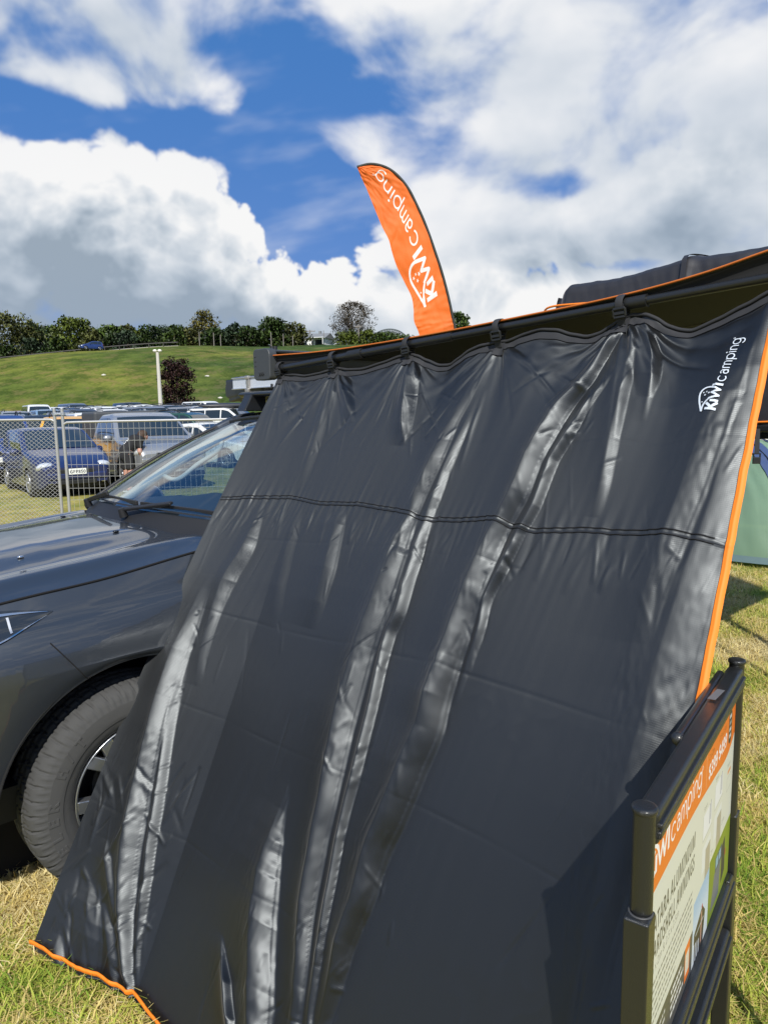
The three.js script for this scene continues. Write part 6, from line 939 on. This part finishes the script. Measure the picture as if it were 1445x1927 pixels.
  const T = (s, x, y, size, col = '#55544f', w = '', mx) => { g.fillStyle = col; g.font = w + ' ' + Math.round(size * ch) + 'px sans-serif'; g.textAlign = 'left'; g.textBaseline = 'alphabetic'; mx ? g.fillText(s, X(x), Y(y), X(mx)) : g.fillText(s, X(x), Y(y)); };
  T('Tatara Aluminium Hardshell Awning', 0.6, 0.045, 0.032, '#8a3f10', '', 0.3); T('2 x 2m', 0.605, 0.09, 0.038, '#7a3a12'); T('2.5 x 2.5m', 0.745, 0.09, 0.038, '#7a3a12'); T('$399', 0.605, 0.19, 0.105, '#ffffff', 'bold', 0.125); T('$499', 0.745, 0.19, 0.105, '#ffffff', 'bold', 0.125);
  g.fillStyle = '#2c3238'; g.beginPath(); g.roundRect(X(0.895), Y(0.03), X(0.05), Y(0.18), X(0.024)); g.fill(); for (let i = 0; i < 4; i++) { g.fillStyle = i === 1 ? '#9a9fa3' : '#d5d8d8'; g.fillRect(X(0.905), Y(0.055 + i * 0.035), X(0.03), Y(0.02)); }
  T('TATARA ALUMINIUM', 0.035, 0.385, 0.105, '#5b5a55', 'bold', 0.43); T('HARDSHELL AWNINGS', 0.035, 0.49, 0.105, '#5b5a55', 'bold', 0.43); T('2m x 2m & 2.5 x 2.5m', 0.035, 0.545, 0.045, '#8b8a83');
  const scribble = (x, y, w, h, col) => { let q = x; const r = rng(Math.round(x * 900 + y * 7000)); g.fillStyle = col; while (q < x + w) { const l = 0.008 + r() * 0.022; g.fillRect(X(q), Y(y), X(Math.min(l, x + w - q)), Y(h)); q += l + 0.005; } };
  for (let i = 0; i < 6; i++) scribble(0.035, 0.585 + i * 0.033, i === 5 ? 0.25 : 0.42, 0.012, '#8f8e86');
  // size drawings
  for (const [x, y] of [[0.6, 0.33], [0.755, 0.3]]) { g.fillStyle = '#f2f3f2'; g.fillRect(X(x - 0.035), Y(y), X(0.11), Y(0.12)); g.fillStyle = '#6d6f86'; g.fillRect(X(x + 0.045), Y(y + 0.0), X(0.006), Y(0.1)); g.fillRect(X(x + 0.06), Y(y - 0.01), X(0.005), Y(0.1)); g.strokeStyle = '#8b8c88'; g.lineWidth = 3; g.beginPath(); g.moveTo(X(x - 0.04), Y(y + 0.125)); g.lineTo(X(x + 0.085), Y(y + 0.125)); g.moveTo(X(x - 0.04), Y(y)); g.lineTo(X(x - 0.04), Y(y + 0.12)); g.stroke(); g.fillStyle = '#eceee9'; g.fillRect(X(x - 0.035), Y(y + 0.16), X(0.11), Y(0.13)); g.fillStyle = '#b9b19c'; g.fillRect(X(x + 0.01), Y(y + 0.2), X(0.062), Y(0.17)); g.strokeRect(X(x + 0.01), Y(y + 0.2), X(0.062), Y(0.17)); T(x < 0.7 ? '2m' : '2.5m', x + 0.02, y + 0.42, 0.032, '#8b8a83'); T(x < 0.7 ? '2m' : '2.5m', x + 0.085, y + 0.3, 0.032, '#8b8a83'); T('Specs', x - 0.035, y - 0.02, 0.03, '#8b8a83'); }
  T('Tatara', 0.9, 0.34, 0.03, '#8b8a83'); g.fillStyle = '#e8a06a'; g.fillRect(X(0.91), Y(0.36), X(0.05), Y(0.02)); g.strokeStyle = '#9b9c96'; g.strokeRect(X(0.905), Y(0.4), X(0.07), Y(0.07));
  // dark block and the two printed photographs (plain scenes)
  g.fillStyle = '#565450'; g.fillRect(0, Y(0.8), X(0.48), Y(0.2)); for (let i = 0; i < 4; i++) scribble(0.035, 0.835 + i * 0.035, 0.16, 0.015, '#cfcdc6'); for (let i = 0; i < 4; i++) scribble(0.25, 0.83 + i * 0.035, 0.11 + 0.02 * (i % 2), 0.017, '#f0efe9');
  g.fillStyle = '#f47b20'; g.fillRect(X(0.395), Y(0.8), X(0.055), Y(0.17)); g.fillStyle = '#e7dfcd'; g.fillRect(X(0.402), Y(0.84), X(0.041), Y(0.1));
  let gr = g.createLinearGradient(0, Y(0.66), 0, Y(1)); gr.addColorStop(0, '#9fc2e4'); gr.addColorStop(0.45, '#cfe0ef'); gr.addColorStop(1, '#dfe6ea'); g.fillStyle = gr; g.fillRect(X(0.48), Y(0.68), X(0.2), Y(0.32)); g.fillStyle = '#3b352c'; g.beginPath(); g.moveTo(X(0.5), Y(0.85)); g.lineTo(X(0.6), Y(0.8)); g.lineTo(X(0.64), Y(0.86)); g.lineTo(X(0.62), Y(1)); g.lineTo(X(0.5), Y(1)); g.fill(); g.fillStyle = '#c79a86'; g.fillRect(X(0.585), Y(0.82), X(0.014), Y(0.16)); g.fillStyle = '#c8303a'; g.fillRect(X(0.59), Y(0.79), X(0.012), Y(0.02)); g.fillStyle = '#dfe7f2'; for (let i = 0; i < 4; i++) g.fillRect(X(0.5 + i * 0.02), Y(0.9 + 0.01 * i), X(0.008), Y(0.1)); g.fillStyle = '#c9d2d8'; g.fillRect(X(0.52), Y(0.87), X(0.1), Y(0.008));
  gr = g.createLinearGradient(X(0.68), 0, cw, 0); gr.addColorStop(0, '#7f9426'); gr.addColorStop(1, '#96a935'); g.fillStyle = gr; g.fillRect(X(0.68), Y(0.66), X(0.32), Y(0.34)); g.fillStyle = '#6e7482'; g.beginPath(); g.moveTo(X(0.72), Y(0.96)); g.lineTo(X(0.76), Y(0.8)); g.lineTo(X(0.86), Y(0.78)); g.lineTo(X(0.84), Y(0.97)); g.fill(); g.fillStyle = '#4a5a68'; g.fillRect(X(0.77), Y(0.72), X(0.1), Y(0.08)); g.fillStyle = '#8fb8cc'; g.fillRect(X(0.78), Y(0.73), X(0.035), Y(0.055)); g.fillRect(X(0.825), Y(0.73), X(0.03), Y(0.05)); g.fillStyle = '#2e333a'; g.beginPath(); g.moveTo(X(0.87), Y(0.74)); g.lineTo(X(0.92), Y(0.72)); g.lineTo(X(0.93), Y(0.92)); g.lineTo(X(0.87), Y(0.95)); g.fill(); g.fillStyle = '#c03038'; g.fillRect(X(0.925), Y(0.8), X(0.012), Y(0.04));
  const tex = new THREE.CanvasTexture(c); tex.colorSpace = THREE.SRGBColorSpace; tex.anisotropy = 16;
  const pg = grid(1, 1, (u, v) => { const p = P(0.015 + u * (L - 0.03), lerp(pTop, pBot, v), 0.004); p.u = u; p.v = 1 - v; return p; }); const paper = part('poster', pg, mat([1, 1, 1], 0.35, { map: tex, side: THREE.FrontSide, clearcoat: 0.3, clearcoatRoughness: 0.2 }), t, 'orange and cream printed poster with prices');
  part('poster_board', bar(P(0.015, (pTop + pBot) / 2, -0.003), P(L - 0.015, (pTop + pBot) / 2, -0.003), pTop - pBot, 0.008, UP), M.white, t);
}
// ------------------------------------------------------------------ rooftop tent on a display stand behind the awning
{
  const o = V(1.33, 0, -5.6), e2 = UF.clone().negate(), t = thing('rooftop_tent', 'black soft-shell rooftop tent with orange piping standing behind the awning canopy', 'rooftop tent', [o.x, 0, o.z]);
  const L = 2.05, Wd = 1.15, y0 = 1.56, P = (a, y, b) => US.clone().multiplyScalar(a).addScaledVector(e2, b).setY(y);
  const topY = (a) => 2.60 + 0.07 * step01(-0.16, 0.05, a) + 0.05 * step01(0.2, 0.9, a) - 0.015 * Math.sin(clamp((a - 0.2) / 0.75, 0, 1) * Math.PI) + 0.06 * step01(0.9, L, a) - 0.03 * Math.sin(clamp((a - 0.95) / 1.1, 0, 1) * Math.PI);
  const cloth = mat([0.022, 0.022, 0.027], 0.55, { sheen: 0.4, sheenRoughness: 0.4, sheenColor: C(0.45, 0.47, 0.52), side: THREE.DoubleSide });
  part('cover', grid(120, 60, (u, v) => {   // wraps up the near side, over the top, down the far side
    const a = lerp(-0.16, L, u), T = topY(a), q = v * 3, fold = 0.012 * noise3(a * 5, v * 8, 2) + 0.006 * noise3(a * 18 + v * 12, v * 20, 6) + 0.02 * Math.exp(-((a - 0.93) ** 2) / 0.002);
    const endIn = 0.16 * step01(0.02, -0.16, a); let y, b;
    if (q < 1) { y = lerp(y0 + 0.2, T - 0.06, q); b = -0.02 + 0.10 * q * q + endIn * q; } else if (q < 2) { const s = q - 1; b = lerp(0.08 + endIn, Wd - 0.08 - endIn, s); y = T - 0.06 + 0.06 * Math.pow(Math.sin(Math.PI * s), 0.35); } else { y = lerp(T - 0.06, y0 + 0.2, q - 2); b = Wd - 0.08 - endIn + (0.1 + endIn) * (q - 2); }
    return P(a - 0.12 * (1 - q / 3) * 0, y, b).addScaledVector(UF, fold).addScaledVector(UP, fold * 0.6); }), cloth, t);
  part('end_panel', grid(24, 24, (u, v) => { const T = topY(-0.16), y = lerp(y0 + 0.2, T - 0.02, v); return P(-0.17 - 0.16 * (1 - v) ** 1.5 + 0.01 * noise3(u * 6, v * 6, 3), y, lerp(-0.02 + 0.26 * v, Wd + 0.02 - 0.26 * v, u)); }), cloth, t); part('end_panel', grid(10, 10, (u, v) => P(L, lerp(y0 + 0.2, topY(L) - 0.02, v), lerp(-0.02 + 0.1 * v, Wd + 0.02 - 0.1 * v, u))), cloth, t);
  part('cover_seam', grid(3, 60, (u, v) => { const a = 0.90 + u * 0.035, T = topY(a), q = v * 2; let y, b; if (q < 1) { y = lerp(y0 + 0.2, T - 0.06, q); b = -0.02 + 0.10 * q * q; } else { const k = q - 1; b = lerp(0.08, Wd - 0.08, k); y = T - 0.06 + 0.06 * Math.pow(Math.sin(Math.PI * k), 0.35); } return P(a, y, b).addScaledVector(UF, 0.026).addScaledVector(UP, 0.022); }), cloth, t);
  part('orange_piping', tube([P(-0.18, 2.33, 0.3), P(-0.17, 2.44, 0.06), P(-0.12, 2.475, 0.015), P(0.3, 2.47, 0.0), P(1.2, 2.46, -0.02), P(L, 2.46, -0.02)], 0.008, 80, 8), M.orange, t); part('orange_piping', tube([P(-0.16, y0 + 0.09, -0.03), P(0.8, y0 + 0.07, -0.035), P(1.3, y0 + 0.055, -0.035), P(L, y0 + 0.085, -0.035)], 0.006, 80, 8), M.orange, t);
  part('base_board', bar(P(-0.16, y0 + 0.02, Wd / 2), P(L, y0 + 0.02, Wd / 2), Wd + 0.06, 0.045, e2, 0.012), M.satinBlack, t); part('base_rail', bar(P(-0.16, y0 - 0.03, 0.12), P(L, y0 - 0.03, 0.12), 0.05, 0.04, e2, 0.006), M.satinBlack, t); part('base_rail', bar(P(-0.16, y0 - 0.03, Wd - 0.12), P(L, y0 - 0.03, Wd - 0.12), 0.05, 0.04, e2, 0.006), M.satinBlack, t);
  part('skirt', grid(60, 4, (u, v) => P(lerp(-0.16, L, u), lerp(y0 + 0.03, y0 + 0.21, v), -0.03 + 0.01 * noise3(u * 20, v * 2, 1))), cloth, t);
  const stand = thing('display_stand', 'black steel display stand carrying the rooftop tent', 'stand', [o.x, 0, o.z]);
  for (const [a, b] of [[0.1, 0.1], [L - 0.06, 0.1], [0.1, Wd - 0.1], [L - 0.06, Wd - 0.1]]) part('leg', bar(P(a, 0, b), P(a, y0 - 0.05, b), 0.05, 0.05, US, 0.006), M.satinBlack, stand);
  part('beam', bar(P(0.1, 0.2, 0.1), P(0.1, 0.2, Wd - 0.1), 0.05, 0.05, UP, 0.006), M.satinBlack, stand);
  const sp = at(1424, 826, 4.35), s2 = thing('hanging_strap', 'black webbing strap with cam buckle hanging under the rooftop tent', 'strap', [sp.x, sp.y, sp.z]);
  part('webbing', [bar(V(0, 0.06, 0), V(0, -0.09, 0.004), 0.028, 0.003, V(1, 0, 0), 0.001)], M.webbing, s2); part('buckle', [bar(V(-0.02, -0.085, 0.004), V(-0.02, -0.145, 0.004), 0.006, 0.01, V(1, 0, 0), 0.002), bar(V(0.02, -0.085, 0.004), V(0.02, -0.145, 0.004), 0.006, 0.01, V(1, 0, 0), 0.002), box(0.046, 0.007, 0.012, 0, -0.088, 0.004), box(0.046, 0.04, 0.012, 0, -0.128, 0.004, 0.003)], M.plasticBlack, s2);
}
// ------------------------------------------------------------------ green dome tent, caravan and roll beyond it
{
  const c = V(4.35, 0, -9.0), t = thing('dome_tent', 'pale green dome tent with dark blue seams on the grass at the right edge', 'tent', c.toArray(), Math.atan2(-0.72, 0.69));
  const R = 1.36, H = 1.27, fab = mat([0.19, 0.31, 0.2], 0.55, { transmission: 0.3, thickness: 0, side: THREE.DoubleSide }), blue = mat([0.045, 0.075, 0.17], 0.6, { side: THREE.DoubleSide });
  const surf = (th, r, lift = 0) => { const cs = Math.cos(th), sn = Math.sin(th), m = Math.pow(Math.pow(Math.abs(cs), 5) + Math.pow(Math.abs(sn), 5), -0.2), side = Math.cos(th * 4), rr = R * m * r * (1 - 0.05 * side * Math.sin(Math.PI * r)), y = H * Math.pow(Math.max(0, 1 - Math.pow(r, 1.75)), 0.82) + 0.07; const w = noise3(cs * 2, r * 2.2, sn * 2) * 0.035 + 0.02 * noise3(th * 9, r * 5 + th * 4, 3) * Math.sin(Math.PI * r) + 0.012 * noise3(r * 26 + th * 3, th * 3, 8) * Math.sin(Math.PI * r) + 0.006 * noise3(r * 9, th * 40, 5); return V(cs * rr, y + lift, sn * rr).addScaledVector(V(cs, 0.6, sn), w + lift); };
  for (let i = 0; i < 4; i++) part('panel', grid(50, 40, (u, v) => surf(Math.PI / 4 + (i + u) * Math.PI / 2, lerp(0.02, 1, v))), fab, t);
  for (let i = 0; i < 4; i++) part('seam_strip', grid(4, 50, (u, v) => surf(Math.PI / 4 + i * Math.PI / 2 + (u - 0.5) * 0.11 / Math.max(0.25, v), lerp(0.03, 0.99, v), 0.008)), blue, t);
  part('seam_strip', grid(30, 2, (u, v) => surf(Math.PI * 1.25 + u * Math.PI / 2, lerp(0.52, 0.56, v) + 0.12 * u, 0.006)), blue, t);
  part('hem', grid(160, 1, (u, v) => surf(u * Math.PI * 2, lerp(0.985, 1.01, v), 0.004)), mat([0.1, 0.16, 0.17], 0.7, { side: THREE.DoubleSide }), t);
  part('pole', [0, 1].map((i) => tube(Array.from({ length: 31 }, (_, k) => { const v = k / 15 - 1; return surf(Math.PI / 4 + i * Math.PI / 2 + (v < 0 ? Math.PI : 0), Math.max(0.02, Math.abs(v)), 0.012); }), 0.006, 80, 6)), M.plasticBlack, t);
  const q = hillAt(1412, 850, 14.5), cv = thing('caravan', 'white caravan side with ribbed panels beyond the green tent', 'caravan', [q.x, 0, -14.5], -0.12);
  const wht = mat([0.72, 0.72, 0.7], 0.5); part('body', new RoundedBoxGeometry(5, 2.1, 2.2, 4, 0.12).translate(2.5, 1.55, -1.1), wht, cv);
  for (let i = 0; i < 6; i++) part('panel_rib', box(0.05, 1.9, 0.03, 0.33 + i * 0.85, 1.55, 0.012, 0.01), mat([0.5, 0.5, 0.48], 0.6), cv); for (const y of [0.85, 1.12]) part('trim_strip', box(4.8, 0.04, 0.025, 2.5, y, 0.01, 0.008), mat([0.62, 0.6, 0.56], 0.5), cv);
  const wn = part('window', new RoundedBoxGeometry(1.2, 0.6, 0.04, 3, 0.05).translate(2.6, 1.85, 0.01), DARKTRIM, cv); part('pane', new RoundedBoxGeometry(1.1, 0.5, 0.04, 3, 0.04).translate(2.6, 1.85, 0.018), GLASS, wn);
  part('wheel', new THREE.TorusGeometry(0.24, 0.09, 12, 28).translate(2.6, 0.33, -0.15), TYRE, cv); part('skirt', box(4.7, 0.25, 0.05, 2.5, 0.42, -0.05), mat([0.1, 0.1, 0.1], 0.7), cv); part('drawbar', bar(V(0, 0.45, -1.1), V(-1.2, 0.4, -1.1), 0.08, 0.08, UP, 0.01), M.galv, cv);
  const r = hillAt(1446, 874, 11.5), b = thing('storage_crate', 'low white crate behind the green tent, under the teal roll', 'crate', [r.x, 0, -11.5]); const by = r.y - 0.07; for (const x of [-0.3, 0.3]) part('side', box(0.03, by, 0.4, x, by / 2, 0, 0.008), wht, b); for (const z of [-0.2, 0.2]) for (let i = 0; i < 3; i++) part('slat', box(0.6, by * 0.26, 0.02, 0, by * (0.17 + i * 0.33), z, 0.006), wht, b); part('lid', box(0.66, 0.02, 0.44, 0, by + 0.005, 0, 0.006), wht, b);
  const ro = thing('rolled_mat', 'teal rolled mat lying just above the green tent at the right edge', 'mat', [r.x + 0.1, by + 0.015, -11.5]); part('roll', new THREE.CylinderGeometry(0.065, 0.065, 0.5, 24).rotateZ(Math.PI / 2).translate(0, 0.065, 0), mat([0.0, 0.28, 0.22], 0.6), ro); part('end_spiral', new THREE.TorusGeometry(0.035, 0.01, 6, 20).rotateY(Math.PI / 2).translate(-0.25, 0.065, 0), mat([0.0, 0.18, 0.15], 0.7), ro); for (const x of [-0.14, 0.14]) part('band', new THREE.TorusGeometry(0.066, 0.006, 6, 24).rotateY(Math.PI / 2).translate(x, 0.065, 0), M.webbing, ro);
}
// ------------------------------------------------------------------ blades of grass where the field comes near
{
  const r = rng(4242);
  const tuft = (seed, n, len, flat) => {
    const q = rng(seed), pos = [], idx = [], nor = [];
    for (let i = 0; i < n; i++) {
      const a = q() * 6.283, rad = Math.sqrt(q()) * 0.035, x0 = Math.cos(a) * rad, z0 = Math.sin(a) * rad, dir = q() * 6.283, L = len * (0.5 + q()), lean = flat * (0.35 + 0.9 * q()), w = 0.0011 + 0.0012 * q(), bx = Math.cos(dir + 1.57) * w, bz = Math.sin(dir + 1.57) * w;
      const pt = (t) => { const bend = lean * t; return [x0 + Math.cos(dir) * Math.sin(bend) * L * t, Math.cos(bend) * L * t * 0.9, z0 + Math.sin(dir) * Math.sin(bend) * L * t]; };
      const b = pos.length / 3; [0, 0.5, 1].forEach((t, k) => { const p = pt(t), s = k === 2 ? 0.15 : 1 - 0.25 * t; pos.push(p[0] - bx * s, p[1], p[2] - bz * s, p[0] + bx * s, p[1], p[2] + bz * s); for (let m = 0; m < 2; m++) nor.push(Math.cos(dir) * -0.25, 0.95, Math.sin(dir) * -0.25); });
      idx.push(b, b + 1, b + 2, b + 1, b + 3, b + 2, b + 2, b + 3, b + 4, b + 3, b + 5, b + 4);
    }
    const g = new THREE.BufferGeometry(); g.setAttribute('position', new THREE.Float32BufferAttribute(pos, 3)); g.setAttribute('normal', new THREE.Float32BufferAttribute(nor, 3)); g.setIndex(idx); return g;
  };
  const blade = mat([1, 1, 1], 0.65, { side: THREE.DoubleSide, transmission: 0.3, thickness: 0, specularIntensity: 0.3 });
  const spots = [];   // [x, z]: only where the photograph shows grass close by
  const put = (n, f) => { let k = 0, tries = 0; while (k < n && tries++ < n * 30) { const p = f(); if (p) { spots.push(p); k++; } } };
  put(15000, () => { const x = lerp(-2.3, -0.45, r()), z = lerp(-3.4, -1.35, r()), [px, py] = project(V(x, 0, z)); const hemClear = [[BL, BM], [BM, BR]].some(([a, b]) => { const t = clamp(V(x, 0.02, z).sub(a).dot(b.clone().sub(a)) / b.distanceToSquared(a), 0, 1), c = a.clone().lerp(b, t); return Math.hypot(c.x - x, c.z - z) < 0.035; }); return !hemClear && px > -90 && px < 420 && py < 2120 ? [x, z] : null; });
  put(26000, () => { const z = -lerp(1.0, 4.6, r()), x = lerp(0.25, 2.8, r()), [px, py] = project(V(x, 0, z)); return px > 1180 && px < 1560 && py < 2150 ? [x, z] : null; });
  put(30000, () => { const z = -lerp(4.4, 9.2, Math.pow(r(), 1.3)), x = lerp(1.4, 6.2, r()), [px] = project(V(x, 0, z)); return px > 1200 && px < 1540 ? [x, z] : null; });
  const kinds = [tuft(1, 15, 0.036, 1.25), tuft(2, 16, 0.046, 1.55), tuft(3, 15, 0.034, 1.6), tuft(4, 17, 0.05, 1.2)], per = kinds.map(() => []); spots.forEach((s) => per[Math.floor(r() * kinds.length)].push(s));
  const straw = [0.66, 0.53, 0.2], pale = [0.74, 0.64, 0.34], green = [0.22, 0.34, 0.04], lime = [0.46, 0.5, 0.09], col = new THREE.Color(), m4 = new THREE.Matrix4(), q4 = new THREE.Quaternion(), e4 = new THREE.Euler();
  const grass = new THREE.Group(); grass.name = 'grass'; grass.userData = { kind: 'stuff', label: 'short dry straw-coloured grass with green patches', category: 'grass' }; scene.add(grass);
  kinds.forEach((g, k) => {
    const im = new THREE.InstancedMesh(g, blade, per[k].length); im.name = 'blades'; im.castShadow = im.receiveShadow = true;
    per[k].forEach(([x, z], i) => {
      const s = 0.7 + 0.75 * r(), n = fbm(x * 1.3, 3, z * 1.3, 3) * 1.7 + (r() - 0.5) * 0.9; q4.setFromEuler(e4.set((r() - 0.5) * 0.3, r() * 6.283, (r() - 0.5) * 0.3)); m4.compose(V(x, landY(x, z) - 0.004, z), q4, V(s, s * (0.7 + 0.5 * r()), s)); im.setMatrixAt(i, m4);
      const c = n > 0.46 ? green : n > 0.12 ? lime : n > -0.3 ? straw : pale, b = 0.75 + 0.5 * r(); im.setColorAt(i, col.setRGB(c[0] * b, c[1] * b, c[2] * b));
    });
    grass.add(im);
  });
}
renderer.render(scene, camera);
